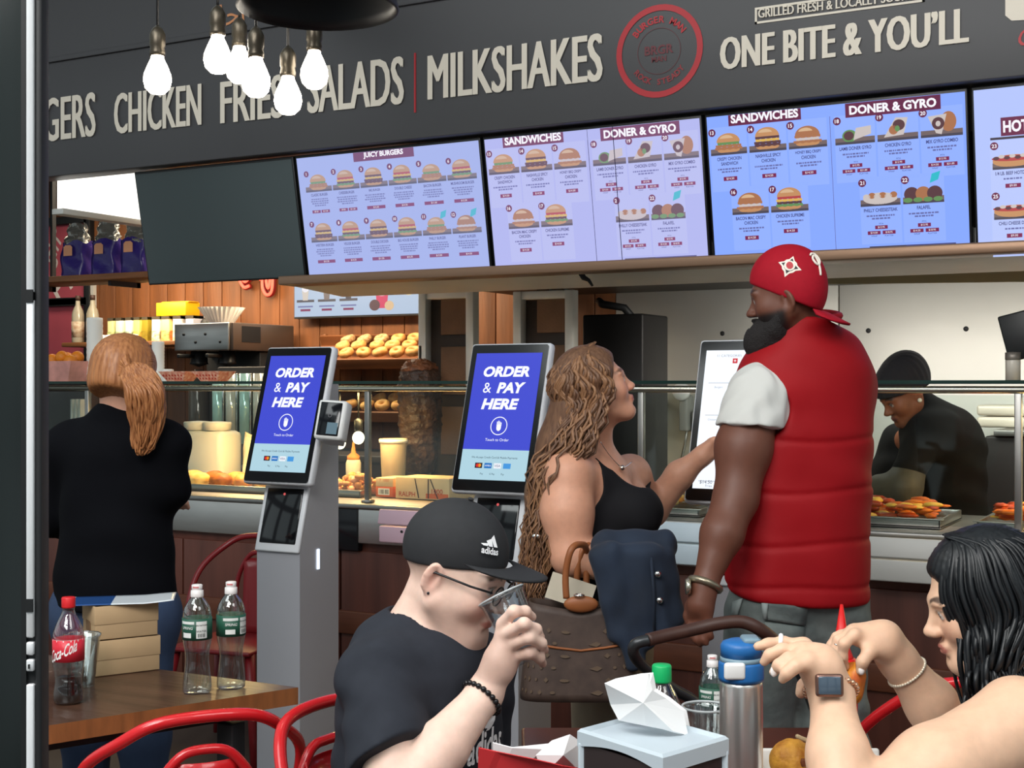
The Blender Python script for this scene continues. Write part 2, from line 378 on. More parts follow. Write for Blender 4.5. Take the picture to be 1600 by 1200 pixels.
# ---------------- lit panel and shelf at the left end
xp = -5.3; lb = thing('light_box', 'bright white lit panel above the purple coffee bags', 'light', (xp, 4.95, 2.395))
MB().box((-.06, -.05, -.03), (.02, .66, 0), 0, .004).box((-.06, .61, 0), (.02, .66, .5), 0, .004).box((-.06, .3, .45), (-.03, .33, 1.47)).build('frame', mat('light frame', (205, 205, 200), .5), lb)
mb = MB(); mb.box((-.02, -.05, 0), (.012, .61, .5)); mb.build('diffuser', mat('lit diffuser', (255, 253, 244), .5, emit=1.6), lb)

# ---------------- the dark doorway in front at the left
DOORM = mat('dark green-black door leaf', (30, 36, 36), .18, noise=(1, .2)); ALU = mat('bright aluminium', (226, 228, 230), .3, .35)
Dd = 1.25
pw = lambda px: (px-800)/FPX*Dd
root = bpy.data.objects.new('door_1', None); COL.objects.link(root); root.location = W(pw(22), Dd, 0); root.rotation_euler.z = TH; struct(root)
off = pw(22)
MB().box((pw(-420)-off, -.005, 0), (pw(41)-off, .035, 2.7), 0, .002).build('door_panel', DOORM, root)
MB().box((pw(39)-off, -.01, 0), (pw(47)-off, .04, 2.7), 0).build('seal', BLACKP, root)
mb = MB(); zz = [0, 1.02, 1.12, 1.223, 1.24, 1.283, 1.300, 1.55, 1.555, 1.83, 2.7]
for a_, b_ in ((0, .992), (1.0, 1.223), (1.235, 1.246), (1.25, 1.262), (1.266, 1.578), (1.584, 2.7)): mb.box((pw(47.5)-off, -.012, a_), (pw(59.5)-off, .008, b_), 0, .0015)
mb.build('edge_strip', ALU, root)
mb = MB(); mb.box((pw(46)-off, -.006, 0), (pw(61)-off, .012, 2.7), 0)
for z_ in (.985, 1.29, 1.575): mb.box((pw(48)-off, -.013, z_), (pw(59)-off, 0, z_+.012), 1)
mb.box((pw(52)-off, -.014, 1.238), (pw(54)-off, 0, 1.242), 1)
mb.build('hinge_pocket', [BLACKM, BLACKP], root)
MB().box((pw(60)-off, -.01, 0), (pw(70.5)-off, .012, 2.7), 0, .002).build('frame', BLACKM, root)

# ================================================================ MENU SCREENS
SCR = {}
def em(name, rgb, k=1.0): return mat('screen '+name, rgb, .3, emit=k, spec=.2)
def palette(t, bgc, tone):
    f = lambda c: tuple(int(c[i]*(1-tone)+bgc[i]*tone) for i in range(3))
    return dict(bg=em(t+' ground', bgc), card=em(t+' card', tuple(min(255, int(v+ (255-v)*.10)) for v in bgc)), hd=em(t+' heading', f((96, 20, 40))), wt=em(t+' white', (248, 246, 255)), tx=em(t+' text', f((52, 48, 96))),
        gr=em(t+' small text', f((98, 98, 150))), pr=em(t+' price', f((120, 20, 50))), pl=em(t+' plank', f((112, 88, 72))), pd=em(t+' plank shade', f((66, 54, 52))), bun=em(t+' bun', f((206, 138, 70))), bnl=em(t+' bun light', f((228, 180, 120))), pat=em(t+' patty', f((84, 44, 34))),
        let=em(t+' lettuce', f((96, 140, 60))), tom=em(t+' tomato', f((186, 50, 40))), chs=em(t+' cheese', f((236, 180, 60))), tea=em(t+' teal tag', f((40, 190, 190))), fry=em(t+' crust', f((176, 104, 48))), wrp=em(t+' wrap', f((214, 196, 176))), dk=em(t+' dark', f((50, 36, 36))))
random.seed(3)
TVH_ = .538
def burger(a, c, cx, cz, s, kind):
    """a small pictured dish on its plank, s = half width"""
    pw_ = s*1.3 if kind == 'h' else .0705
    a.L(2); a.rect(cx-pw_, cz-s*.75, cx+pw_, cz-s*.3, c['pl']); a.L(3); a.rect(cx-pw_, cz-s*.75, cx+pw_, cz-s*.58, c['pd'])
    a.L(3)
    if kind in 'bcdk':
        top = c['bun'] if kind != 'k' else c['fry']
        a.ell(cx, cz-s*.42, s*.82, s*.22, c['bun'], 180, 360); a.rect(cx-s*.82, cz-s*.42, cx+s*.82, cz-s*.34, c['bun'])
        a.L(4)
        mid = [('let', .95), ('pat', .88), ('chs', .92), ('tom', .84)] if kind == 'b' else [('fry', 1.0), ('fry', .94), ('let', .8)] if kind == 'c' else [('pat', .92), ('pat', .95), ('chs', .85), ('pat', .86)] if kind == 'd' else [('fry', .98), ('wrp', .8), ('fry', .9)]
        for i, (m, w) in enumerate(mid):
            z = cz-s*.36+i*s*.17; n = 9; pts = [(cx-s*w+2*s*w*j/n, z-(.05 if j % 2 else 0)*s) for j in range(n+1)]
            a.poly(pts+[(cx+s*w, z+s*.15), (cx-s*w, z+s*.15)], c[m])
        zt = cz-s*.36+len(mid)*s*.17
        a.L(5); a.ell(cx, zt-.02*s, s*.86, s*.62, top, 0, 180); a.L(6); a.ell(cx-s*.12, zt+s*.2, s*.5, s*.28, c['bnl'], 10, 170)
    elif kind == 'w':
        a.ell(cx-s*.35, cz-s*.2, s*.5, s*.42, c['let']); a.L(4); a.ell(cx-s*.4, cz-s*.18, s*.34, s*.3, c['pat'])
        a.poly([(cx-s*.1, cz-s*.5), (cx+s*1.1, cz-s*.15), (cx+s*1.1, cz+s*.4), (cx+s*.1, cz+s*.3)], c['wrp'])
    elif kind == 'g':
        a.poly([(cx-s*.9, cz-s*.5), (cx+s*.4, cz-s*.4), (cx+s*.7, cz+s*.7), (cx-s*.1, cz+s*.75)], c['wrp']); a.L(4)
        a.ell(cx+s*.1, cz+s*.25, s*.4, s*.36, c['pat']); a.ell(cx-s*.25, cz-s*.05, s*.3, s*.3, c['fry']); a.L(5); a.ell(cx+s*.0, cz+s*.02, s*.16, s*.2, c['let'])
    elif kind == 'm':
        a.ell(cx+s*.45, cz+s*.2, s*.5, s*.65, c['fry']); a.L(4); a.poly([(cx-s*.85, cz+s*.6), (cx+s*.35, cz+s*.7), (cx, cz-s*.6), (cx-s*.35, cz-s*.5)], c['wrp']); a.L(5); a.ell(cx-s*.2, cz+s*.12, s*.4, s*.4, c['pat']); a.L(6); a.ell(cx-s*.2, cz+.1*s, s*.16, s*.18, c['wrp'])
    elif kind == 's':
        a.ell(cx, cz-s*.25, s*1.15, s*.4, c['wrp']); a.L(4)
        for k in range(6): a.ell(cx-s*.9+k*s*.36, cz-s*.12+.08*s*(k % 2), s*.24, s*.2, c['fry' if k % 2 else 'wrp'])
    elif kind == 'f':
        for k in range(3): a.L(3+k); a.ell(cx+(k-1)*s*.75, cz-s*.12, s*.5, s*.48, c['fry' if k == 1 else 'pat'])
        a.L(6)
        for k in range(4): a.ell(cx-s+k*s*.65, cz-s*.5, s*.3, s*.16, c['let'])
    elif kind == 'h':
        a.ell(cx, cz-s*.2, s*1.3, s*.42, c['bun']); a.L(4); a.ell(cx, cz-s*.02, s*1.35, s*.2, c['tom']); a.L(5)
        for k in range(7): a.ell(cx-s*1.05+k*s*.35, cz+s*.05+(.06*s if k % 2 else -.04*s), s*.2, s*.12, c['wrp' if k % 2 else 'pat'])
def smalltext(a, c, cx, cz, w, h, n, m='gr'):
    for i in range(n):
        ww = w*random.uniform(.78, 1) if i < n-1 else w*.55; x = cx-ww/2
        while x < cx+ww/2:
            l = random.uniform(.004, .013); a.rect(x, cz-i*h*1.7-h/2, min(x+l, cx+ww/2), cz-i*h*1.7+h/2, c[m]); x += l+.0025
def item(a, c, cx, cz, s, kind, num, name, prices, desc=2, tagc=False, card=True):
    if card: a.L(1); a.rect(cx-.072, cz-s*3.3, cx+.072, cz+s*1.2, c['card'])
    burger(a, c, cx, cz, s, kind)
    a.L(7); a.ell(cx-s*1.15, cz+s*.85, s*.27, s*.27, c['hd'], n=14); a.L(8); a.textc(str(num), cx-s*1.15, cz+s*.85, s*.26, c['wt'], bold=.02)
    if tagc: a.L(7); a.poly([(cx+s*.45, cz+s*.55), (cx+s*.6, cz+s*1.15), (cx+s*1.15, cz+s*1.3), (cx+s*1.0, cz+s*.75)], c['tea'])
    a.L(3); z = cz-s*1.02
    for l in name.split('|'): a.textc(l, cx, z, s*.24, c['tx'], wmax=s*2.5, sx=.72, bold=.02); z -= s*.34
    smalltext(a, c, cx, z-s*.04, s*2.2, s*.11, desc); z -= s*(.3+.2*desc)
    a.L(3)
    if len(prices) == 3:
        a.textc('PITA', cx, z+s*.12, s*.1, c['tx']); z -= s*.1
        a.rect(cx-s*.42, z-s*.14, cx+s*.42, z+s*.1, c['pr']); a.L(4); a.textc(prices[0], cx, z-s*.02, s*.14, c['wt']); a.L(3); z -= s*.36
        for k, d in ((1, -1), (2, 1)): a.L(3); a.rect(cx+d*s*.5-s*.43, z-s*.14, cx+d*s*.5+s*.43, z+s*.1, c['pr']); a.L(4); a.textc(prices[k], cx+d*s*.5, z-s*.02, s*.14, c['wt']); a.L(3); a.textc(('WRAP', 'PLATTER')[k-1], cx+d*s*.5, z-s*.24, s*.1, c['tx'])
    elif len(prices) == 2:
        for k, d in ((0, -1), (1, 1)): a.L(3); a.rect(cx+d*s*.5-s*.45, z-s*.16, cx+d*s*.5+s*.45, z+s*.1, c['pr']); a.L(4); a.textc(prices[k], cx+d*s*.5, z-s*.03, s*.15, c['wt'])
    else:
        ww = s*(.5 if desc < 3 else .95); a.rect(cx-ww, z-s*.16, cx+ww, z+s*.12, c['pr']); a.L(4); a.textc(prices[0], cx, z-s*.02, s*.17, c['wt'])
def heading(a, c, t, x0, x1, z, h_, top=TVH_-.0165):
    n0 = len(a.mb.v); a.L(2); a.rect(x0, z-h_*.62, x1, z+h_*.62, c['hd']); a.L(3); a.textc(t, (x0+x1)/2, z, h_*.8, c['wt'], wmax=(x1-x0)*.93, bold=.04)
    for v in a.mb.v[n0:]: v.z = min(v.z, top)      # the picture is cut off by the screen's edge
PW = .96; TVW, TVH = .948, .538
def tv_root(i, label):
    X = (-.973+.2*i)*4.8
    r = thing('menu_screen', label, 'screen', (X+PW/2, 4.86, 1.985), 0, None)
    Mt = R(10.5, 'X')
    mb = MB(Mt); mb.box((-TVW/2, .006, -.008), (TVW/2, .05, TVH-.004), 0, .004); mb.build('housing', BLACKP, r)
    return r, Mt
def put(a, r, Mt, name='display'):
    a.mb.v = [Mt @ (v+Vector((0, .0045, 0))) for v in a.mb.v]; return a.build(name, r)
w, h = TVW-.016, TVH-.016
labels = ['switched-off black menu screen at the left end of the row', 'lit menu screen headed JUICY BURGERS', 'lit menu screen with two thin lines running down it, headed SANDWICHES and DONER & GYRO', 'bluer lit menu screen headed SANDWICHES and DONER & GYRO above the red cap', 'lit menu screen of hot dogs at the right edge']
tvs = [tv_root(i, labels[i]) for i in range(5)]
a = Art(); a.rect(-w/2, 0, w/2, h, mat('dead screen glass', (56, 66, 67), .16, spec=1.0)); put(a, *tvs[0])
names = 'CLASSIC BURGER|CHEESEBURGER|BBQ BURGER|DOUBLE CHEESE|BACON BURGER|MUSHROOM BURGER|WESTERN BURGER|VEGGIE BURGER|DOUBLE DECKER|BIG HOUSE BURGER|PHILLY BURGER|PLANT BURGER'.split('|')
c = palette('one', (168, 181, 234), .45); a = Art(); a.L(0); a.rect(-w/2, 0, w/2, h, c['bg'])
heading(a, c, 'JUICY BURGERS', -.16, .15, h-.017, .036); s = .05
for k in range(12):
    col, row = k % 6, k//6; item(a, c, -w/2+.105+col*.147, h-.115-row*.222, s, 'cbdbcbdbdbck'[k], k+1, names[k], ['$9.50', '$11.50'] if k < 2 else ['$%d.50' % (11+k % 4)], 4, k >= 10, card=False)
put(a, *tvs[1])
for ti, (bgc, tone) in ((2, ((180, 184, 238), .38)), (3, ((136, 168, 255), .16))):
    c = palette('two' if ti == 2 else 'three', bgc, tone); a = Art(); a.L(0); a.rect(-w/2, 0, w/2, h, c['bg'])
    heading(a, c, 'SANDWICHES', -w/2+.085, -w/2+.36, h-.016, .04); heading(a, c, 'DONER & GYRO', .055, .385, h-.026, .04)
    a.L(1); a.rect(-.003, .0, -.001, h-.04, c['gr']); s = .053
    for k, (nm, kd) in enumerate((('CRISPY CHICKEN|SANDWICH', 'c'), ('NASHVILLE SPICY|CHICKEN', 'd'), ('HONEY BBQ CRISPY|CHICKEN', 'k'))): item(a, c, -w/2+.08+k*.15, h-.105, s, kd, 13+k, nm, ['$14.50'], 2)
    for k, (nm, kd) in enumerate((('BACON MAC CRISPY|CHICKEN', 'k'), ('CHICKEN SUPREME', 'b'))): item(a, c, -w/2+.15+k*.15, h-.33, s, kd, 16+k, nm, ['$14.50'], 2, card=True)
    for k, (nm, kd) in enumerate((('LAMB DONER GYRO', 'w'), ('CHICKEN GYRO', 'g'), ('MIX GYRO COMBO', 'm'))): item(a, c, .085+k*.15, h-.105, s, kd, 18+k, nm, ['$12.95', '$14.50', '$21.00'], 2)
    for k, (nm, kd) in enumerate((('PHILLY CHEESESTEAK', 's'), ('FALAFEL', 'f'))): item(a, c, .165+k*.15, h-.33, s, kd, 21+k, nm, ['$12.95', '$14.50', '$18.95'], 2, k == 1)
    a.L(2); a.rect(.12, .004, .25, .009, c['dk']); a.rect(.25, .004, .42, .009, c['tx'])
    if ti == 2:
        DL = em('dead line', (40, 36, 70), .7); a.L(9); a.rect(.109, 0, .112, h, DL); a.rect(-.0, 0, .0015, h, DL)
    put(a, *tvs[ti])
c = palette('four', (180, 196, 250), .2); a = Art(); a.L(0); a.rect(-w/2, 0, w/2, h, c['bg'])
a.L(1); a.ring(-w/2+.245, h-.035, .075, .06, .008, c['hd'])
for k in range(4): a.L(2); a.ell(-w/2+.245, h-.05+k*.016, .055, .006, c['hd'])
heading(a, c, 'HOT DOGS', -w/2+.085, -w/2+.3, h-.13, .05); a.L(2); a.rect(-w/2+.05, h-.172, -w/2+.17, h-.164, c['dk']); a.rect(-w/2+.18, h-.172, -w/2+.36, h-.164, c['tx'])
item(a, c, -w/2+.12, h-.235, .05, 'h', 23, '1/4 LB. BEEF HOTDOG', ['$9.00'], 1); item(a, c, -w/2+.12, h-.405, .05, 'h', 25, 'CHILI CHEESE DOG', ['$9.00'], 1)
item(a, c, -w/2+.3, h-.235, .05, 'h', 24, 'BACON DOG', ['$9.00'], 1); item(a, c, -w/2+.3, h-.405, .05, 'h', 26, 'CORN DOG', ['$9.00'], 1)
put(a, *tvs[4])
# small screen on the back wall
q = PY(462, 493, YB-.1); q2 = PY(656, 487, YB-.1); r = thing('menu_screen', 'smaller milkshake menu screen on the back wall above the bagels', 'screen', ((q.x+q2.x)/2, YB-.1, q.z-.01))
w2 = q2.x-q.x+.04; h2 = .245; MB().box((-w2/2, .006, -.012), (w2/2, .06, h2), 0, .004).build('housing', mat('dark bezel', (50, 52, 56), .5), r)
c = palette('small', (172, 190, 214), .3); a = Art(); a.rect(-w2/2+.01, 0, w2/2-.01, h2-.02, c['bg'])
for k in range(3):
    cx = -w2/2+.1+k*.17
    for row in range(1):
        z = .105; a.L(2); a.rect(cx-.07, z-.012, cx+.07, z+.004, c['pd']); a.L(3); a.poly([(cx-.02, z), (cx+.02, z), (cx+.028, z+.075), (cx-.028, z+.075)], c['wrp' if k == 0 else 'pl' if k == 1 else 'dk']); a.ell(cx, z+.075, .028, .022, c['wt'])
        a.L(2); a.rect(cx-.06, z-.045, cx+.06, z-.035, c['gr']); a.rect(cx-.04, z-.07, cx+.04, z-.056, c['pr'])
cx = w2/2-.3; a.L(3); a.poly([(cx-.038, .04), (cx+.038, .04), (cx+.048, .15), (cx-.048, .15)], em('berry shake', (206, 84, 110))); a.L(4); a.ell(cx, .15, .048, .035, em('cream top', (236, 190, 200))); a.ell(cx-.055, .06, .04, .035, c['pat']); a.ell(cx+.055, .055, .035, .03, c['bnl']); a.L(5); a.ell(cx-.02, .195, .02, .02, c['tom'])
a.L(2); [a.rect(-w2/2+.05+k*.17, .19, -w2/2+.15+k*.17, .2, c['gr']) for k in range(3)]; a.ell(w2/2-.1, .15, .045, .035, em('vanilla', (226, 214, 170)))
a.build('display', r)
# ================================================================ KIOSKS
KIO = mat('kiosk grey enamel', (176, 176, 182), .4, .25); KSIDE = KIO; KTRIM = mat('kiosk pale trim', (214, 216, 220), .35)
TILT = 16.5
def kiosk(px, label, kind):
    q = PY(px, 760, 3.86); r = thing('ordering_kiosk', label, 'kiosk', (q.x+.155, 3.86, 0))
    # column: side profile in (y, z), extruded along x
    prof = [(.02, 0), (.255, 0), (.255, 1.5), (.20, 1.5), (.08, 1.12), (.02, .9)]
    MB(Matrix(((0, 0, 1, 0), (1, 0, 0, 0), (0, 1, 0, 0), (0, 0, 0, 1)))).prism(prof, -.098, .098).build('column', KIO, r)
    MB().box((-.2, -.05, 0), (.2, .4, .012), 0, .005).build('base_plate', KIO, r)
    # printer and payment window on the sloped face
    sl = math.degrees(math.atan2(.06, .22)); Mp = T(0, .02, .9)@R(-sl, 'X')
    MB(Mp).box((-.1, -.012, -.012), (.1, .004, .232), 0, .006).build('window_trim', KTRIM, r)
    g = MB(Mp).box((-.082, -.016, .018), (.082, -.008, .222), 0, .006).build('payment_window', mat('black glossy window', (14, 15, 18), .08, spec=.7), r)
    MB(Mp).lathe([(0, .003), (.004, .002), (.005, 0)], 10, M=T(0, -.016, .2)@R(90, 'X')).build('led', mat('red lamp', (220, 90, 90), emit=1), g)
    MB().box((.0985, .118, .82), (.103, .134, .895), 0, .007).build('status_light', mat('lit capsule', (226, 240, 255), emit=1.4), r)
    Ms = T(0, 0, 1.138)@R(-TILT, 'X'); Wk, Hk = .31, .525
    MB(Ms).box((-Wk/2, .002, 0), (Wk/2, .04, Hk), 0, .012).build('bezel', KTRIM, r)
    a = Art(.0008); w = Wk-.016
    def rr(x0, z0, x1, z1, m, rad=.008):
        pts = []
        for cx, cz, s in ((x1-rad, z1-rad, 0), (x0+rad, z1-rad, 90), (x0+rad, z0+rad, 180), (x1-rad, z0+rad, 270)):
            for k in range(5): t = math.radians(s+k*22.5); pts.append((cx+rad*math.cos(t), cz+rad*math.sin(t)))
        a.poly(pts, m)
    a.L(0); rr(-w/2, .008, w/2, Hk-.008, mat('kiosk glass border', (12, 12, 14), .12), .01)
    a.L(1); sx, z0, z1 = .127, .045, Hk-.038
    wt = em('kiosk white', (246, 248, 255), 1.05)
    if kind == 'order':
        bl = em('kiosk blue', (44, 56, 214) if label.startswith('second') else (66, 76, 206), 1.0); pb = em('kiosk pale', (178, 214, 228), .95)
        zm = z0+(z1-z0)*.235; a.rect(-sx, zm, sx, z1, bl); a.rect(-sx, z0, sx, zm, pb)
        a.L(2); hs = .05
        for k, t in enumerate(('ORDER', '& PAY', 'HERE')):
            z = z1-.066-k*.057; ww = (.178, .16, .142)[k]
            if k == 1: a.textc('&', -.066, z, .036, wt); a.textc('PAY', .026, z, .038, wt, wmax=.108, sx=1.25, bold=.045, shear=.18)
            else: a.textc(t, -.0 if k == 0 else -.008, z, .038, wt, wmax=ww, sx=1.3, bold=.045, shear=.18)
        a.ring(0, zm+.082, .032, .032, .003, wt); a.ell(0, zm+.076, .009, .012, wt, n=10)
        for k in range(4): a.rect(-.009+k*.0048, zm+.08, -.0055+k*.0048, zm+.1-.003*abs(k-1), wt)
        a.textc('Touch to Order', 0, zm+.034, .0095, wt)
        dk = em('kiosk dark text', (40, 60, 80), .9); a.textc('We Accept Credit Card & Mobile Payments', 0, zm-.028, .009, dk, wmax=.2)
        for k, cc in enumerate(((40, 30, 40), (30, 110, 190), (236, 240, 246), (70, 150, 220))):
            m = em('pay mark %d' % k, cc); x = -.056+k*.036; a.rect(x-.014, zm-.064, x+.014, zm-.046, m)
        a.L(3); a.ell(-.06, zm-.055, .006, .006, em('pay red', (220, 40, 40))); a.ell(-.052, zm-.055, .006, .006, em('pay orange', (240, 150, 40))); a.textc('VISA', .016, zm-.055, .008, em('pay navy', (30, 40, 120))); a.textc('AMEX', -.02, zm-.055, .006, wt)
        for k, t in enumerate(('Pay', 'G Pay', 'Pay')): a.textc(t, -.04+k*.04, zm-.084, .008, dk)
    else:
        a.rect(-sx, z0, sx, z1, em('kiosk page', (236, 242, 250), 1.15)); a.L(2); rd = em('kiosk red', (206, 50, 60)); gy = em('kiosk grey', (150, 154, 170), .9)
        a.textc('11 CATEGORIES', -.05, z1-.018, .008, gy)
        for k in range(4):
            z = z1-.035-k*.104
            for x in (-.03, .085): a.rect(x-.008, z-.008, x+.008, z+.008, rd)
            a.L(3)
            for x in (-.03, .085): a.rect(x-.004, z-.001, x+.004, z+.001, wt); a.rect(x-.001, z-.004, x+.001, z+.004, wt)
            a.L(2); a.rect(-.11, z-.072, .11, z-.0705, gy); a.textc(('Burgers', 'Chicken wings', 'Salads', 'Fries')[k], -.075, z-.086, .008, gy)
        a.textc('$14.50', -.085, z0+.02, .012, em('kiosk ink', (60, 60, 80), .9))
    a.mb.v = [Ms @ v for v in a.mb.v]; a.build('display', r)
    return r
k1 = kiosk(377, 'first grey ordering kiosk beside the ponytailed woman, white card reader on its edge', 'order')
MBm = T(.16, .03, 1.33)@R(-16, 'X')@R(14, 'Z')
mb = MB(MBm); mb.box((.005, -.03, -.03), (.115, .035, .115), 0, .012); mb.prism([(0, 0), (.1, 0), (.075, .06), (.02, .06)], -.03, .1, 0, M=T(.01, .02, 0)); rd = mb.build('card_reader', WHITEP, k1)
MB(MBm).box((.018, -.034, -.018), (.1, -.028, .104), 0, .006).build('reader_glass', mat('reader black glass', (18, 20, 24), .1), rd)
a = Art(.0006); a.L(1); a.rect(.055, -.012, .095, .03, em('reader lit', (120, 150, 165), .6)); a.ring(.06, .055, .007, .007, .002, em('reader mark', (120, 120, 124), .7), n=14); a.mb.v = [MBm@(v+Vector((0, -.0342, 0))) for v in a.mb.v]; a.build('reader_display', rd)
k2 = kiosk(702, 'second grey ordering kiosk, bright blue ORDER & PAY HERE screen behind the curly-haired woman', 'order')
k3 = kiosk(1066, 'third kiosk with a white menu page being touched by the curly-haired woman', 'page')

# ================================================================ COUNTER
YC = 4.75; CZ = .97
cw = mat('dark red counter wood', (104, 58, 46), .45, noise=(3, .4), stretch=(6, 6, .5)); cb = mat('reddish plank', (112, 62, 40), .5, noise=(4, .4), stretch=(1, 4, 6))
ct = thing('service_counter', 'long service counter with steel band under the glass guard', 'counter', (-2, YC, 0))
mb = MB(); mb.box((-4.6, .03, 0), (3.8, .75, .81), 0)
for k in range(19): mb.box((-4.6+k*.45, .015, .02), (-4.6+k*.45+.44, .04, .78), 0, .004)
mb.build('front_panel', cw, ct)
MB().box((-4.6, .0, .42), (3.8, .03, .52), 0, .006).build('kick_rail', cb, ct)
mb = MB()
for x0, x1 in ((-4.6, XY(415, YC)+2), (XY(560, YC)+2, 3.8)): mb.box((x0, -.005, .815), (x1-.004, .05, .965), 0, .006)
mb.build('steel_band', mat('counter steel', (214, 212, 208), .4, 1, noise=(2, .2), stretch=(1, 1, 4), bump=(1.5, .08, .04)), ct)
MB().box((XY(415, YC)+2, -.004, .78), (XY(560, YC)+2, .05, .965), 0, .006).build('dark_band', mat('dark counter glass', (28, 28, 32), .15), ct)
MB().box((-4.6, -.01, .962), (3.8, .75, .985), 0, .006).build('worktop', STEEL2, ct)
CT0 = .987
# glass guard
sg = thing('sneeze_guard', 'clear glass guard with steel rail along the counter', 'glass guard', (-2, 4.86, CT0))
GZ = 1.512-CT0
GLS = glass_mat('clear guard glass', (240, 246, 244), .05, 1.0); GED = mat('green glass edge', (28, 52, 46), .2)
MB().box((-4.6, -.06, GZ-.010), (3.8, .3, GZ), 0).build('shelf_glass', glass_mat('shelf glass', (228, 240, 236), .1, .96), sg)
MB().box((-4.6, -.068, GZ-.012), (3.8, -.06, GZ+.001), 0).build('glass_edge', GED, sg)
MB().cyl((-4.6, -.05, GZ-.032), (3.8, -.05, GZ-.032), .013, 12).build('rail', mat('rail steel', (205, 200, 184), .25, 1), sg)
for px in (140, 577, 1004, 1592): x = XY(px, 4.83)+2; mb = MB(); mb.box((x-.012, -.052, 0), (x+.012, -.028, GZ-.02), 0, .003); mb.lathe([(.03, 0), (.03, .01), (.015, .014)], 16, M=T(x, -.04, 0)); mb.build('post', STEEL2, sg)
MB().box((-4.6, -.046, .02), (3.8, -.040, GZ-.05), 0).build('front_glass', GLS, sg)
SH = CT0+GZ+.0005                                   # top of the guard shelf
# back counter
bk = thing('back_counter', 'dark worktop along the back wall under the coffee machine', 'counter', (-5.4, 6.35, 0))
MB().box((-4.1, 0, 0), (2.2, .69, 1.05), 0).build('cabinet', mat('dark cabinet', (58, 44, 38), .6), bk)
MB().box((-4.1, -.03, 1.05), (2.2, .69, 1.09), 0, .006).build('worktop', mat('dark top', (70, 60, 54), .4), bk)
BZ = 1.09
# kitchen counter at the right
kc = thing('kitchen_counter', 'steel kitchen counter against the stainless wall', 'counter', (0, 6.45, 0))
MB().box((-2.9, 0, .1), (XY(1535, 6.4), .6, .88), 0, .004).build('cabinet', STEEL2, kc); MB().box((-2.9, -.02, .88), (XY(1535, 6.4), .62, .92), 0, .006).build('worktop', STEEL, kc)
MB().box((-2.85, .05, 0), (XY(1535, 6.4)-.05, .55, .1), 0).build('plinth', BLACKM, kc)
KZ = .92

# ================================================================ SHELF AND BACK-WALL GOODS
sy = 5.62; q = PY(150, 428, sy); SZ = q.z
shf = thing('wall_shelf', 'upper wooden shelf carrying the purple coffee bags', 'shelf', (XY(60, sy)-.5, sy, SZ-.035))
MB().box((0, 0, 0), (XY(232, sy)-XY(60, sy)+.5, .3, .035), 0, .004).build('board', mat('shelf wood', (146, 96, 58), .5, noise=(3, .35), stretch=(1, 8, 8)), shf)
for xx in (.3, 1.0): MB().box((xx, .06, -.03), (xx+.02, .3, 0)).box((xx, .27, -.03), (xx+.02, .3, 1.7)).build('bracket', BLACKM, shf)
PUR = mat('purple bag film', (58, 46, 130), .25, noise=(6, .3), bump=(14, .5)); PLAS = mat('silver clear film', (186, 184, 176), .15, .55, noise=(10, .5), bump=(22, .9))
for i, px in enumerate((119, 167, 213)):
    q = PY(px, 424, 5.72); r = thing('coffee_bag', ['purple coffee bag with orange label at the left of the upper shelf', 'purple coffee bag in the middle of the upper shelf', 'purple coffee bag beside the dark menu screen'][i], 'coffee bag', (q.x, 5.73, SZ+.001), 0, 'coffee bags on the upper shelf')
    random.seed(20+i); W_ = .085; Hh = .2
    def bagf(u, v, top=False):
        a = 2*PI*u; sw = 1+.02*v; x = W_*sw*max(-1, min(1, 1.35*math.cos(a))); y = .055*(1-.15*v)*max(-1, min(1, 1.35*math.sin(a)))
        return (x+.006*math.sin(9*v+a*3+i), y+.006*math.sin(7*v+a*2+i*2), v*Hh+(.012*math.sin(a*4+i) if v > .9 else 0))
    mb = MB(); mb.grid(bagf, 24, 10); mb.box((-W_*.9, -.045, 0), (W_*.9, .045, .01)); mb.build('bag', PUR, r)
    def topf(u, v):
        a = 2*PI*u; sw = .96-.22*v; cl = lambda q: max(-1, min(1, 1.25*q)); return (W_*sw*cl(math.cos(a))+.009*math.sin(14*v+5*a+i), .045*(1-.85*v)*cl(math.sin(a))+.008*math.sin(16*v+3*a), Hh-.025+v*.135+.008*math.sin(a*3+i)*v)
    MB().grid(topf, 24, 8).build('clear_top', PLAS, r)
    lb_ = MB(); lb_.add([(-.04, 0, .12), (.03, 0, .12), (.03, 0, .17), (.015, 0, .182), (-.025, 0, .182), (-.04, 0, .17)], [(0, 1, 2, 3, 4, 5)]); lb_.build('label', mat('orange label', (232, 168, 130), .6), r, (-.012, -.058, 0))
# lower shelf with tea boxes, bottles
ly = 6.72; q = PY(220, 533, ly); LZ = q.z
ls = thing('wall_shelf', 'lower wooden shelf carrying the tea boxes', 'shelf', (XY(96, ly), ly, LZ-.03)); MB().box((0, 0, 0), (XY(330, ly)-XY(96, ly), .36, .03), 0, .004).build('board', MATS['shelf wood'], ls)
[MB().box((x, .2, -.14), (x+.02, .36, 0), 0, .003).build('bracket', BLACKM, ls) for x in (.2, 1.2)]
tb = [(172, 'green', (206, 206, 150), (90, 120, 50)), (185, 'cream and green', (236, 234, 206), (104, 150, 70)), (200, 'white and green', (238, 238, 226), (60, 130, 70)), (213, 'yellow', (246, 226, 120), (220, 150, 40)), (226, 'olive', (150, 130, 30), (120, 100, 20)), (243, 'white', (244, 244, 232), (120, 130, 60)), (258, 'orange fruit', (250, 220, 150), (232, 120, 40)), (276, 'pale cream', (250, 246, 236), (220, 170, 90)), (296, 'grey', (190, 190, 200), (150, 150, 165))]
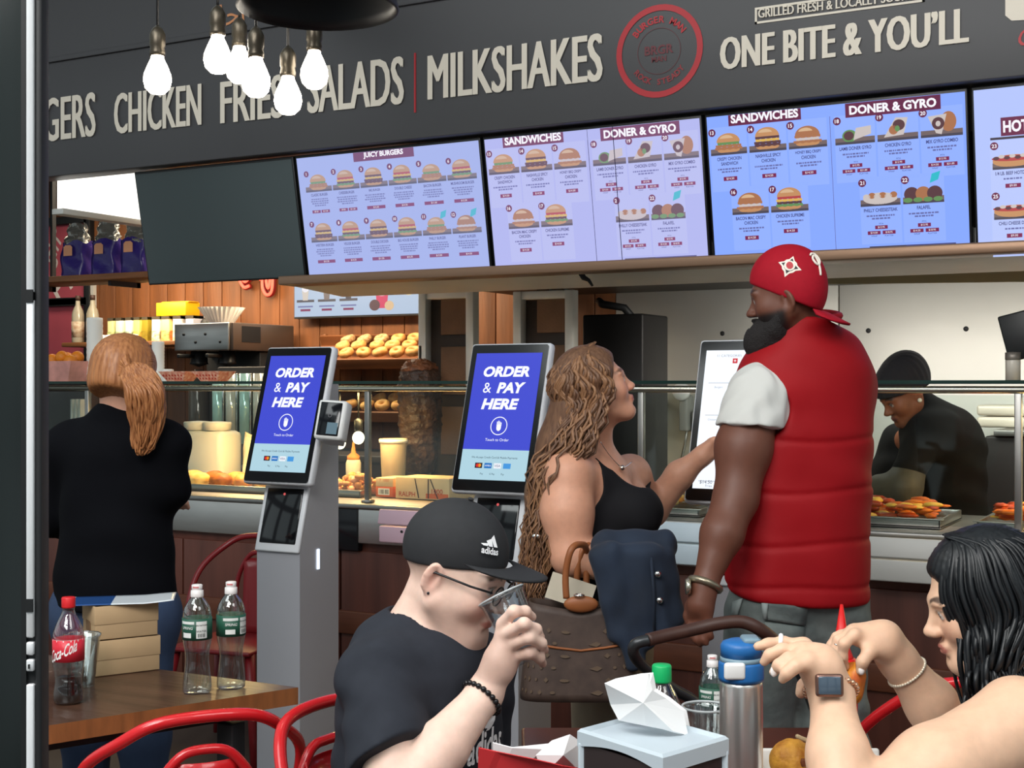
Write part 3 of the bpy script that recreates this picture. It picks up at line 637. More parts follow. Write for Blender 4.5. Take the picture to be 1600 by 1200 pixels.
for px, nm, c1, c2 in tb:
    q = PY(px, 530, 6.78); h_ = .165; w_ = .05 if px < 235 else .068
    r = thing('tea_box', nm+' tea box standing in the row on the lower shelf', 'tea box', (q.x, 6.78, LZ+.001), 0, 'tea boxes on the lower shelf')
    MB().box((-w_/2, 0, 0), (w_/2, .12, h_), 0, .002).build('carton', mat('tea '+nm, c1, .6), r); MB().box((-w_/2-.0005, -.001, .0), (w_/2+.0005, .1, h_*.42), 0).build('print_band', mat('tea band '+nm, c2, .6, noise=(40, .5), rgb2=c1), r)
    MB().box((-w_/2, -.0012, h_*.88), (w_/2, .1, h_), 0).build('lid_band', mat('tea lid', (70, 62, 50), .6), r)
q = PY(270, 485, 6.8); r = thing('carton_box', 'bright yellow box lying on top of the tea boxes', 'box', (q.x, 6.8, LZ+.1665), 0)
mb = MB(); mb.box((-.13, -.02, 0), (.13, .12, .09), 0, .004); mb.build('carton', mat('yellow card', (246, 190, 20), .5), r); MB().box((-.1, -.0, .09), (.14, .1, .098), 0, .003).build('flap', mat('yellow flap', (226, 160, 30), .6), r)
# glass syrup bottles on the lower shelf
BG = mat('bottle glass', (225, 225, 218), .05, trans=.9, ior=1.3)
for i, px in enumerate((115, 138)):
    q = PY(px, 533, 6.82); r = thing('syrup_bottle', ['clear bottle with dark cap and paper label left of the cup stack', 'clear bottle partly behind the cup stack'][i], 'bottle', (q.x, 6.86, LZ+.001), 0, 'syrup bottles on the lower shelf')
    MB().lathe([(0, 0), (.04, 0), (.043, .01), (.043, .2), (.035, .23), (.017, .27), (.015, .31)], 20).build('glass_body', mat('pale syrup glass', (196, 190, 170), .1, trans=.4), r)
    MB().lathe([(.044, .04), (.0445, .04), (.0445, .15), (.044, .15)], 20).build('label', mat('bottle label', (214, 206, 186), .7, noise=(30, .5), rgb2=(150, 110, 80)), r); MB().lathe([(0, .30), (.018, .3), (.018, .335), (0, .335)], 14).build('cap', mat('bottle cap', (70, 50, 44), .5), r)
# coffee machine
cy = 6.4; q = PY(272, 549, cy); q1 = PY(357, 549, cy); zt = PY(272, 506, cy).z
cm = thing('coffee_machine', 'brushed steel coffee machine with two brew heads below the paper filters', 'coffee machine', (q.x, cy, BZ+.001))
wm = q1.x-q.x; zb = q.z-BZ; zt = zt-BZ
mb = MB(); mb.box((0, 0, zb), (wm, .02, zt), 0, .008); mb.box((0, .02, zb), (wm+.02, .62, zt), 1, .006); mb.box((0, .3, 0), (wm, .62, zb), 2, .006); mb.box((-.02, -.02, 0), (wm+.02, .62, .05), 1, .006); mb.build('body', [STEEL, mat('machine side', (96, 82, 74), .4, .5), BLACKM], cm)
for k, u in enumerate((.26, .78)):
    x = wm*u; mb = MB(); mb.lathe([(0, 0), (.05, 0), (.055, -.07), (.06, -.08), (0, -.1)], 18, M=T(x, .1, zb)); hd = mb.build('brew_head', BLACKP, cm); MB().box((x-.012, -.09, zb-.045), (x+.012, .06, zb-.02), 0, .006).build('handle', BLACKP, hd)
    MB().lathe([(0, .052), (.06, .052), (.066, .08), (.066, zb-.17), (.03, zb-.13), (.03, zb-.115), (0, zb-.115)], 20, M=T(x, .1, 0)).build('carafe', mat('carafe glass', (88, 82, 76), .08, .3), cm)
[MB().lathe([(0, .006), (.008, .005), (.009, 0)], 10, M=T(wm*u, 0, zt-.07-.05*(k % 2))@R(90, 'X')).build('switch', BLACKP, cm) for k, u in enumerate((.18, .4, .58, .85))]
MB().box((wm+.02, .1, zt-.12), (wm+.022, .28, zt-.02), 0).build('vent', BLACKM, cm)
# paper filters stacked on the machine
q = PY(338, 504, cy+.15); r = thing('paper_filter_stack', 'stack of white fluted paper coffee filters on the coffee machine', 'coffee filters', (q.x, cy+.2, BZ+zt+.001))
def filt(u, v):
    a = 2*PI*u; k = 1+(.07*v)*math.cos(a*28); R_ = (.075+.065*v)*k; return (R_*math.cos(a), R_*math.sin(a), v*.105)
MB().grid(filt, 224, 6).lathe([(0, .002), (.073, .002)], 24).build('filters', PAPER, r); r['kind'] = 'thing'
tag(MB().ell((0, 0, .02), (.06, .06, .05), 0).build('round_lid', BLACKM, loc=(XY(308, cy+.35), cy+.47, BZ+zt)), 'round black lid behind the paper filters', 'lid')
# juice dispenser with clear tubes behind the guard glass
q = PY(350, 700, 5.9); dz = 1.0
jd = thing('drink_dispenser', 'drink dispenser with clear upright tubes and black taps behind the ponytailed woman', 'drink dispenser', (q.x, 6.0, 0))
MB().box((-.2, .05, 0), (.26, .3, 1.02), 0, .01).build('cabinet', mat('dispenser case', (74, 66, 60), .5), jd)
for k in range(4):
    x = -.13+k*.1; tb_ = MB().lathe([(0, 1.16), (.034, 1.16), (.034, 1.56), (0, 1.56)], 18, M=T(x, 0, 0)).build('tube', mat('lit tube '+str(k % 2), (190, 232, 222) if k == 0 else (226, 224, 206), .1, .3), jd)  # pale surface colour only, the tubes give off nothing
    MB().box((x+.036, -.012, 1.16), (x+.05, .012, 1.56), 0, .002).build('chrome_strip', CHROME, tb_)
    tp = MB().box((x-.03, -.05, 1.1), (x+.03, .06, 1.16), 0, .01).cyl((x, -.03, 1.02), (x, -.03, 1.1), .014).build('tap', BLACKP, jd); MB().box((x-.02, -.075, 1.135), (x+.02, -.045, 1.15), 0, .004).build('lever', CHROME, tp)
MB().box((-.19, -.08, 1.02), (.26, .3, 1.04), 0, .004).build('drip_tray', STEEL2, jd); MB().box((-.19, .06, 1.04), (.25, .3, 1.6), 0, .01).build('back_panel', mat('dispenser back', (60, 54, 50), .5), jd)
# neon sign
q = PY(402, 444, YB-.05); ns = thing('neon_sign', 'red neon script sign on the wood wall below the dark screen', 'neon sign', (q.x, YB-.06, q.z))
NEO = mat('red neon', (255, 96, 70), emit=2.6); N2 = mat('dark red tube rim', (190, 30, 26), .4, emit=.4)
def curl(pts, r=.011):
    out = []
    P_ = [Vector((p[0], 0, p[1])) for p in pts]
    for i in range(len(P_)-1):
        a_, b_, c_, d_ = P_[max(i-1, 0)], P_[i], P_[i+1], P_[min(i+2, len(P_)-1)]
        for k in range(6): t = k/6; out.append(.5*((2*b_)+(c_-a_)*t+(2*a_-5*b_+4*c_-d_)*t*t+(3*b_-a_-3*c_+d_)*t**3))
    return out+[P_[-1]]
mb = MB(); 
for pts in ([(-.15, .08), (-.1, .02), (-.06, .05), (-.08, .1), (-.13, .12), (-.15, .06), (-.11, -.015), (-.06, -.01)], [(-.02, .14), (-.02, .04), (.0, .12), (.03, .03), (.04, .14)], [(.06, .16), (.05, .0), (.07, -.06), (.1, -.075), (.13, -.05), (.14, .04), (.15, .15)], [(.09, .15), (.085, .02), (.1, -.03), (.115, .02), (.118, .15)]):
    mb.tube(curl(pts), .011, 8, 0); mb.tube([p+Vector((0, .012, 0)) for p in curl(pts)], .018, 8, 1)
mb.build('tube', [NEO, N2], ns); MB().box((-.16, .03, .06), (.16, .05, .3), 0).build('backing', BLACKM, ns)
# bagel racks
BAG = mat('bagel crust', (186, 112, 40), .5, noise=(16, .5), rgb2=(232, 186, 116), bump=(30, .2)); BAG2 = mat('seeded bagel crust', (150, 104, 58), .6, noise=(50, .6), rgb2=(216, 180, 130), bump=(60, .5))
by = 6.7; zr = PY(560, 569, by).z
rack = thing('bagel_rack', 'wooden two-tier rack holding the bagels on the back counter', 'rack', (XY(455, by), by, BZ+.001)); bw = XY(655, by)-XY(455, by)
WD = mat('rack wood', (128, 78, 44), .55, noise=(3, .4), stretch=(1, 8, 8))
zl = PY(600, 652, by).z
for z in (zr-BZ, zl-BZ): MB(T(0, 0, z)@R(24, 'X')).box((0, -.01, -.03), (bw, .01, .035), 0, .004).box((0, 0, -.03), (bw, .36, -.015), 0).box((0, .34, -.03), (bw, .36, .05), 0).build('tray', WD, rack)
[MB().box((x, -.012, 0), (x+.02, -.01+.02, zr-BZ-.02), 0, .003).build('post', WD, rack) for x in (0, bw-.02)]; [MB().box((x, .33, 0), (x+.02, .36, zr-BZ+.2), 0, .003).build('post', WD, rack) for x in (0, bw-.02)]
bproto = MB().torus((0, 0, .03), .034, .024, 20, 12, 0, sz=1.15).build('bagel', [BAG])
def lay_bagels(z0, rows, cols, x0, x1, grp, lab, m2=0):
    n = 0
    for rI in range(rows):
        for cI in range(cols):
            o = bproto if not bproto.get('label') else bproto.copy()
            if o is not bproto: COL.objects.link(o)
            o.location = (x0+(x1-x0)*(cI+.5+(.25 if rI % 2 else 0))/cols+random.uniform(-.008, .008), by+(.068+rI*.106)*math.cos(math.radians(24)), z0+.036+(.068+rI*.106)*math.sin(math.radians(24))+random.uniform(0, .004))
            o.rotation_mode = 'ZYX'; o.rotation_euler = (math.radians(24+random.uniform(-9, 9)), random.uniform(-.2, .2), random.uniform(0, 6)); k = random.uniform(.8, .88); o.scale = (k, k, k)
            if m2 and rI == rows-1 and cI < 3:
                o.data = bproto.data.copy(); o.data.materials[0] = BAG2; tag(o, 'seeded bagel in the back row of the upper bagel tray', 'bagel', 'seeded bagels in the upper tray')
            else: tag(o, lab, 'bagel', grp)
lay_bagels(zr-.015, 3, 6, XY(496, by), XY(652, by), 'plain bagels in the upper tray', 'golden plain bagel in the upper tray of the wooden rack', 1)
lay_bagels(zl-.015, 2, 5, XY(530, by), XY(652, by), 'bagels in the lower tray', 'golden bagel in the lower tray of the wooden rack')

# ================================================================ DONER GRILLS
def grill(pxa, pxb, label):
    y = 5.75; xa, xb = XY(pxa, y), XY(pxb, y); zt = PY(pxa, 456, y).z; r = thing('doner_grill', label, 'grill', ((xa+xb)/2, y, CT0)); w_ = (xb-xa)/2; h_ = zt-CT0
    mb = MB()
    for s in (-1, 1): mb.box((s*w_-.022, -.03, 0), (s*w_+.022, .03, h_), 0, .004)
    mb.box((-w_, -.02, h_-.04), (w_, .02, h_), 0, .004); mb.build('frame', mat('grill frame steel', (222, 220, 212), .5, .4), r)
    MB().box((-w_+.022, .02, .05), (w_-.022, .09, h_-.04), 0, .004).build('back_panel', mat('sooty panel', (70, 60, 54), .5, .4, noise=(4, .5)), r)
    for k in range(3): MB().box((-w_*.35, .005, .16+k*.3), (w_*.72, .018, .4+k*.3), 0, .003).build('heater_tile', mat('ceramic heater tile', (128, 96, 72), .7, noise=(5, .35), bump=(80, .3)), r)
    MB().box((-w_-.06, -.06, 0), (w_+.06, .12, .03), 0, .01).build('drip_tray', STEEL2, r)
    MB().tube([(w_*.2, 0, h_), (w_*.2, 0, h_+.03), (w_*.6, 0, h_+.032), (w_*.8, 0, h_)], .008).build('gas_pipe', STEEL2, r)
    return r
g1 = grill(664, 738, 'doner grill with a steel frame and tan heater tiles behind the meat cone')
g2 = grill(812, 893, 'doner grill with sooty empty heater panel behind the second kiosk')
q = P(656, 738, 6.55); Dc = 6.55
x_, y_ = q.x, q.y
k = Dc/FPX
dc = thing('doner_cone', 'tall brown cone of doner meat on its spit by the bagels', 'doner meat', (x_, y_, q.z-.02))
def dprof(d): return 1
random.seed(5); MEAT = mat('roasted meat', (74, 50, 36), .5, noise=(14, .55), rgb2=(40, 27, 22), bump=(26, .7, .03))
zs = [0, .02, .1, .25, .4, .5, .515]; rs_ = [0, .068, .088, .104, .106, .092, 0]
nz = 40; na = 48; vs = []
def pr(z): return float(np.interp(z, zs, rs_))
mb = MB(); Hc = (738-566)*k
mb.grid(lambda u, v: (lambda a, z, rr: (rr*math.cos(a), rr*math.sin(a), z))(2*PI*u, v*Hc, (pr(v*.515)*(1+.05*math.sin(7*2*PI*u+v*30)*math.sin(v*25)+.04*math.sin(v*90+3*math.sin(2*PI*u*2))+.03*math.sin(2*PI*u*13+v*17)))), na, nz); mb.build('meat', MEAT, dc)
mb = MB(); mb.ell((0, 0, Hc-.015), (.085, .085, .05), 0, 22, 12, jit=.16); mb.build('crisp_top', mat('crisp orange meat', (140, 84, 50), .5, noise=(20, .6), rgb2=(70, 40, 26), bump=(30, .7, .03)), dc)
MB().cyl((0, 0, -(q.z-.02-CT0)), (0, 0, Hc+.1), .008).lathe([(.09, -.02), (.09, -.008)], 20).build('spit', STEEL2, dc)
# dark grill equipment right of the second grill
gx = XY(958, 6.1); gs = thing('gas_broiler', 'tall sooty black broiler by the stainless wall behind the curly hair', 'broiler', (gx, 6.1, CT0-.5+.0))
mb = MB(); mb.box((-.17, 0, -.487), (.16, .33, 1.36), 0, .01); mb.build('body', mat('sooty steel', (44, 42, 42), .5, .5, noise=(3, .4)), gs); MB().box((-.13, -.03, .6), (-.02, .0, .95), 0, .006).build('door', STEEL2, gs); MB().tube([(.1, .1, 1.3), (.06, .0, 1.39), (-.05, -.02, 1.41), (-.1, .05, 1.43)], .02).build('flue_pipe', BLACKM, gs)
tag(MB().tube([P(908, 424, 5.5), P(908, 427, 5.5), P(912, 434, 5.5), P(920, 438, 5.5), P(926, 447, 5.5)], [.012, .013, .012, .008, .005]).build('gooseneck_lamp', BLACKM), 'small black bent lamp hanging under the soffit', 'lamp')
# ================================================================ FOOD AND GOODS ON THE COUNTER
def roundish(name, loc, r, m, jit=.06, n=14): return MB().ell((0, 0, 0), r, 0, n, 9, jit=jit).build(name, m, loc=loc)
def flat_y(px, Y): return XY(px, Y)
# golden pastries on a tray behind the guard, left of the first kiosk
y = 5.05; xa, xb = XY(272, y), XY(424, y); tr = thing('pastry_tray', 'steel tray of golden pastries behind the guard left of the first kiosk', 'tray', ((xa+xb)/2, 5.12, CT0+.002)); w_ = (xb-xa)/2+.06
def tray(parent, w, d, h, m=STEEL, name='pan'):
    mb = MB(); mb.box((-w, -d, 0), (w, d, .006)); 
    for lo, hi in (((-w, -d, 0), (w, -d+.008, h)), ((-w, d-.008, 0), (w, d, h)), ((-w, -d, 0), (-w+.008, d, h)), ((w-.008, -d, 0), (w, d, h))): mb.box(lo, hi, 0, .002)
    mb.box((-w-.012, -d-.012, h-.004), (w+.012, -d+.004, h), 0, .002); return mb.build(name, m, parent)
tray(tr, w_, .17, .03)
PA = mat('golden pastry', (232, 164, 74), .5, noise=(18, .6), rgb2=(188, 100, 36), bump=(40, .4)); PA2 = mat('pale pastry', (246, 214, 140), .55, noise=(22, .5), rgb2=(216, 150, 70), bump=(40, .4)); PA3 = mat('brown pastry', (196, 112, 40), .5, noise=(20, .6), rgb2=(130, 64, 24), bump=(40, .4))
random.seed(11)
for r_ in range(2):
    for k in range(5):
        o = MB().ell((0, 0, 0), (.06, .047, .036), 0, 16, 9, jit=.03, fn=lambda d: 1+.05*math.sin(9*math.atan2(d.y, d.x))).build('filled_pastry', [PA, PA2, PA3][(k+r_) % 3], loc=((xa+xb)/2-w_+.085+k*(2*w_-.17)/4, 5.045+r_*.115, CT0+.046)); o.rotation_euler.z = random.uniform(0, 3)
        tag(o, 'golden '+('pale' if (k+r_) % 3 == 1 else 'brown' if (k+r_) % 3 == 2 else 'orange')+' pastry in the '+('front' if r_ == 0 else 'back')+' row of the tray left of the first kiosk', 'pastry', ('front' if r_ == 0 else 'back')+' '+'opb'[(k+r_) % 3].replace('o', 'orange').replace('p', 'pale').replace('b', 'brown')+' pastries left of the first kiosk')
# bowls of fruit heap at the right of the first kiosk
y = 5.1; q = PY(549, 786, y); r = thing('fruit_tray', 'tray of chopped golden food between the first kiosk and the carton', 'tray', (q.x, y, CT0+.002)); tray(r, .12, .1, .03)
mb = MB(); random.seed(4)
for k in range(70): mb.ell((random.uniform(-.1, .1), random.uniform(-.08, .08), .03+random.uniform(0, .07)*random.random()), (random.uniform(.012, .024), random.uniform(.012, .024), random.uniform(.01, .018)), k % 3, 8, 6, jit=.1)
o = mb.build('food', [PA2, mat('pink morsel', (226, 166, 130), .5), mat('tan morsel', (190, 130, 84), .6)], r); o['kind'] = 'stuff'
# pans of orange food under the heat lamps at the right
def pan(pxa, pxb, label, seed):
    y = 5.0; xa, xb = XY(pxa, y), XY(pxb, y); r = thing('food_pan', label, 'food pan', ((xa+xb)/2, y+.08, CT0+.002)); w = (xb-xa)/2; tray(r, w, .2, .035)
    random.seed(seed); mb = MB()
    for k in range(int(360*w)):
        c = (random.uniform(-w+.04, w-.04), random.uniform(-.16, .16), .03+random.random()*.045)
        mb.ell(c, (random.uniform(.02, .045), random.uniform(.015, .035), random.uniform(.006, .014)), random.choice((0, 0, 1, 2)), 9, 6, M=None, jit=.14)
    o = mb.build('food', [mat('fried orange', (236, 130, 40), .45, noise=(25, .6), rgb2=(180, 70, 20)), mat('cheese gold', (252, 200, 84), .45, noise=(25, .4)), mat('sauce red', (190, 70, 26), .4, noise=(25, .5))], r); o['kind'] = 'stuff'
pan(1300, 1480, 'steel pan of glowing orange fried food right of the red vest', 8); pan(1535, 1640, 'pan of orange food at the right edge beyond the black hair', 9)
# white service tray fronts hung on the counter front, plus a pink reflection shaped as one
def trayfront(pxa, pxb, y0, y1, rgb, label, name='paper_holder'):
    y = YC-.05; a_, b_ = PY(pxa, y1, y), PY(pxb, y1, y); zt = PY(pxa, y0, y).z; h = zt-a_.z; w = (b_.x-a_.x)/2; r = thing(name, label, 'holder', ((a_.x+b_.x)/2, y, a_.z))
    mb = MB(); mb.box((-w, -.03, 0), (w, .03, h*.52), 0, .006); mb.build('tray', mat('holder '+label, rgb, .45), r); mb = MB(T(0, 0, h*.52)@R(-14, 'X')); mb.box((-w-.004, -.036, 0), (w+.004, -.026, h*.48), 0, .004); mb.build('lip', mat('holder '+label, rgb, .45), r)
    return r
r = trayfront(598, 690, 797, 846, (226, 190, 206), 'pale pink paper holder on the counter front beside the black cap'); MB().ell((-.03, -.031, .05), (.007, .002, .006)).build('mark', BLACKM, r)  # pink reflection on the counter front, built as a solid box
trayfront(1024, 1104, 816, 878, (206, 222, 232), 'pale blue-white holder on the counter front under the third kiosk')
r = trayfront(1345, 1480, 839, 904, (208, 206, 200), 'pale grey tray front on the counter right of the red vest')
# cartons
def label_art(parent, items, loc):
    a = Art(.0005); 
    for l, fn in enumerate(items): a.L(l); fn(a)
    return a.build('lettering', parent, loc)
OR = mat('carton orange', (206, 96, 50), .6); KR = mat('carton cream', (226, 190, 146), .7, noise=(20, .1)); INK = mat('carton red ink', (190, 70, 40), .6)
y = 5.05; q = PY(587, 792, y); q2 = PY(614, 792, y); h = PY(587, 747, y).z-CT0; w = q2.x-q.x
r = thing('carton_box', 'small carton, cream above and orange below, with a white barcode label', 'box', ((q.x+q2.x)/2, y, CT0+.002)); MB().box((-w/2, 0, 0), (w/2, .16, h*.55), 0, .002).build('lower_panel', OR, r); MB().box((-w/2, 0, h*.55), (w/2, .16, h), 0, .002).build('upper_panel', KR, r)
o = MB().box((-w*.35, -.001, h*.12), (w*.3, .001, h*.46)).build('barcode_label', PAPER, r); mb = MB(); [mb.box((-w*.28+k*.008, -.002, h*.17), (-w*.28+k*.008+(.004 if k % 3 else .002), 0, h*.4)) for k in range(7)]; mb.build('barcode', mat('print black', (60, 40, 40), .7), o)
label_art(r, [lambda a: a.textc('7  1000', 0, h*.88, .012, INK)], (0, -.001, 0))
q = PY(618, 790, y-.02); q2 = PY(702, 790, y-.02); w = q2.x-q.x; h = PY(618, 745, y).z-CT0
r = thing('carton_box', 'wide cream carton with red printing and dark lines beside the doner cone', 'box', ((q.x+q2.x)/2, y-.02, CT0+.002)); MB().box((-w/2, 0, 0), (w/2, .18, h), 0, .003).build('carton', KR, r)
label_art(r, [lambda a: a.rect(.02, .005, w/2-.005, h*.28, OR), lambda a: (a.textc('RALPH', -w*.28, h*.22, h*.22, INK, bold=.01), a.textc('1000', w*.28, h*.38, h*.24, INK, bold=.01), [a.poly([(x, h*.05), (x+.006, h*.05), (x+.006-s*.02, h*.95), (x-s*.02, h*.95)], MATS['print black']) for x, s in ((-.02, 1), (.03, 0), (.08, 2))])], (0, -.001, 0))
# tall white tub behind the cartons, squeeze bottle, reflected bulbs
q = PY(611, 747, 5.3); r = thing('plastic_tub', 'tall cream plastic tub behind the cartons', 'tub', (q.x, 5.32, CT0+.002)); hh = PY(611, 686, 5.3).z-CT0; MB().lathe([(0, 0), (.052, 0), (.064, hh*.97), (.067, hh), (.06, hh), (.05, .01), (0, .01)], 24).build('tub', mat('tub plastic', (222, 206, 172), .5), r); MB().lathe([(.065, hh-.02), (.069, hh-.02), (.069, hh-.004), (.065, hh-.004)], 24).build('rim', WHITEP, r)
q = PY(537, 760, 5.22); r = thing('squeeze_bottle', 'white squeeze bottle with orange tip behind the chopped food', 'bottle', (q.x, 5.3, CT0+.002)); MB().lathe([(0, 0), (.035, 0), (.037, .13), (.03, .15), (0, .15)], 18).build('bottle_body', mat('milky plastic', (206, 200, 180), .4), r); MB().lathe([(.031, .145), (.031, .165), (.012, .18), (.004, .235), (0, .235)], 16).build('nozzle', mat('orange nozzle', (206, 130, 60), .5), r)
for i, (px, py) in enumerate(((531, 692), (560, 684))):  # glowing bulbs added in place of mere reflections of bulbs
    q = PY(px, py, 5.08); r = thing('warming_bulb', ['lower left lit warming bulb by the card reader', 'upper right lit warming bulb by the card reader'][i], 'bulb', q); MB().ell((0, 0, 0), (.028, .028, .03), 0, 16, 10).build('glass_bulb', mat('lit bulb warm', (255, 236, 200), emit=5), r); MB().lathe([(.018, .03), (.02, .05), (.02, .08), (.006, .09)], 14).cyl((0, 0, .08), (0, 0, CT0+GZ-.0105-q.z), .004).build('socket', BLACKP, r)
# white goods behind the glass, left
q = PY(318, 752, 5.3)
def cup_geo(h, r1, r2, t=.002): return MB().lathe([(0, 0), (r1, 0), (r2, h), (r2+.003, h), (r2+.003, h-.006), (r2-t, h-.002), (r1-t, t), (0, t)], 20)
r = thing('storage_box', 'frosted white plastic box of cups behind the ponytailed woman', 'box', (q.x-.01, 5.36, CT0+.002)); MB().box((-.17, -.08, 0), (.14, .1, .27), 0, .03).build('box_body', mat('frosted white', (232, 228, 218), .35, trans=.15), r)
for k in range(2): MB().lathe([(.05, .27), (.07, .275), (.075, .31), (.07, .315), (0, .32)], 18, M=T(-.08+k*.13, 0, 0)).build('lid', mat('frosted white', (232, 228, 218)), r)
q = PY(362, 752, 5.2); r = thing('paper_bag', 'crumpled cream paper bag lying behind the glass next to the white box', 'paper bag', (q.x+.05, 5.42, CT0+.002))
def pb(u, v):
    a = 2*PI*u; return (.15*(1-.15*v)*max(-1, min(1, 1.3*math.cos(a)))+.012*math.sin(5*a+7*v), .05*(1-.5*v)*max(-1, min(1, 1.3*math.sin(a)))+.008*math.sin(4*a+9*v), v*(.2-.06*math.cos(a))+.008*math.sin(6*a))
MB().grid(pb, 30, 8).build('bag', mat('cream paper', (236, 222, 190), .8), r)
q = PY(322, 752, 5.02); r = thing('striped_cup', 'small red and white striped paper cup beside the pastries', 'cup', (XY(325, 5.26), 5.26, CT0+.002)); MB().lathe([(0, 0), (.03, 0), (.038, .05), (.036, .05), (.028, .004), (0, .004)], 20).build('cup', WHITEP, r)
[MB().add([((.0305+.008*v)*math.cos(a+da), (.0305+.008*v)*math.sin(a+da), .002+.046*v) for v, da in ((0, 0), (0, .16), (1, .16), (1, 0))], [(0, 1, 2, 3)]).build('stripe', mat('stripe red', (206, 90, 60), .6), r) for a in [2*PI*k/12 for k in range(12)]]
# paper-lined baskets on the guard shelf
CHK = mat('checked paper', (234, 190, 166), .7, noise=(60, .5), rgb2=(206, 96, 70))
for i, px in enumerate((277, 330)):
    q = PY(px, 598, 4.95); r = thing('paper_tray', ['red checked paper food tray nearer the ponytailed woman', 'red checked paper food tray under the coffee machine'][i], 'food tray', (q.x, 4.97, SH), 0, 'checked food trays on the guard shelf')
    pts = lambda z, w, d: [(-w, -d, z), (w, -d, z), (w, d, z), (-w, d, z)]
    mb = MB(); mb.add(pts(0, .05, .035)+pts(.048, .085, .06), [(0, 1, 2, 3), (0, 1, 5, 4), (1, 2, 6, 5), (2, 3, 7, 6), (3, 0, 4, 7)]); mb.build('tray', CHK, r, solid=.002)
    a = Art(.001)
    for row in range(2):
        for k in range(6+row): a.rect(-.052-.012*row+k*.019, .01+row*.017, -.043-.012*row+k*.019, .02+row*.017, mat('checked red', (186, 60, 44), .7))
    a.mb.v = [Matrix.Rotation(math.radians(27), 4, 'X') @ v for v in a.mb.v]; a.build('checks', r, (0, -.0375, 0))
# orange basket
q = PY(100, 598, 4.95); fb = thing('fruit_basket', 'pink see-through basket holding oranges on the guard shelf at far left', 'basket', (q.x-.03, 5.0, SH))
MB().add([(-.12, -.07, 0), (.08, -.07, 0), (.08, .07, 0), (-.12, .07, 0), (-.13, -.08, .105), (.11, -.08, .105), (.11, .08, .105), (-.13, .08, .105)], [(0, 1, 2, 3), (0, 1, 5, 4), (1, 2, 6, 5), (2, 3, 7, 6), (3, 0, 4, 7)]).build('basket', mat('pink film', (228, 160, 148), .4, noise=(12, .4)), fb, solid=.003)
ORG = mat('orange peel', (238, 140, 30), .45, noise=(30, .25), bump=(120, .25))
for k, (x, y, z) in enumerate(((-.07, -.035, .11), (-.005, -.03, .125), (.055, -.03, .105), (-.04, .035, .12), (.03, .04, .125), (-.015, .0, .062))):
    o = MB().ell((0, 0, 0), .034, 0, 16, 10).build('orange', ORG, loc=(q.x-.03+x, 5.0+y, SH+z)); tag(o, ('orange in the front of the pink basket' if k < 3 else 'orange at the back of the pink basket' if k < 5 else 'orange low inside the pink basket'), 'orange', 'front oranges' if k < 3 else 'back oranges' if k < 5 else None)
# cup stacks
for i, (px, r0, h, nm, m) in enumerate(((148, .042, .33, 'tall stack of white paper cups beside the syrup bottles', PAPER), (247, .032, .2, 'stack of white cups right of the ponytailed head', PAPER), (262, .03, .06, 'short stack of white cups near the first food tray', PAPER))):
    y = 5.08; q = PY(px, 598, y); r = thing('cup_stack', nm, 'cups', (q.x, y, SH)); mb = MB(); mb.lathe([(0, 0), (r0*.95, 0)]+[(r0*(1.0 if k % 2 else .96), h*k/24) for k in range(1, 24)]+[(r0*.95, h), (r0*.7, h+.002), (0, h+.002)], 20); mb.build('cups', m, r)
for i, (px, py) in enumerate(((160, 535), (172, 528), (210, 527))):
    q = PY(px, py, 6.75); r = thing('cup_stack', ['low stack of white lids left on the lower shelf', 'second stack of white lids on the lower shelf', 'stack of white lids in front of the tea boxes'][i], 'lids', (q.x, 6.745, LZ+.001)); MB().lathe([(0, 0), (.03, 0), (.033, .01), (.033, .035), (.028, .045), (0, .05)], 18).build('lids', WHITEP, r)
# dark menu board and steel cups left behind glass
q = PY(100, 700, 5.3); r = thing('counter_board', 'dark lettered board behind the glass at far left', 'board', (q.x-.02, 5.35, CT0+.002)); MB().box((-.16, 0, 0), (.16, .02, .47), 0, .004).build('board', mat('slate board', (74, 70, 70), .6, noise=(8, .3)), r)
a = Art(); a.textc('Yo', .11, .36, .035, PAPER); a.rect(-.16, .1, -.1, .22, mat('orange card', (226, 100, 50), .6)); a.build('lettering', r, (0, -.001, 0))
q = PY(128, 640, 5.2); r = thing('napkin_stand', 'pale stand with folded napkins left of the ponytailed woman', 'napkin stand', (q.x, 5.2, CT0+.002)); MB().box((-.05, -.03, 0), (.06, .03, .3), 0, .006).build('stand', mat('grey plastic', (170, 168, 164), .5), r); [MB().box((-.045+k*.03, -.04, .25), (-.03+k*.03, .03, .43), 0, .003).build('napkin', PAPER, r) for k in range(3)]
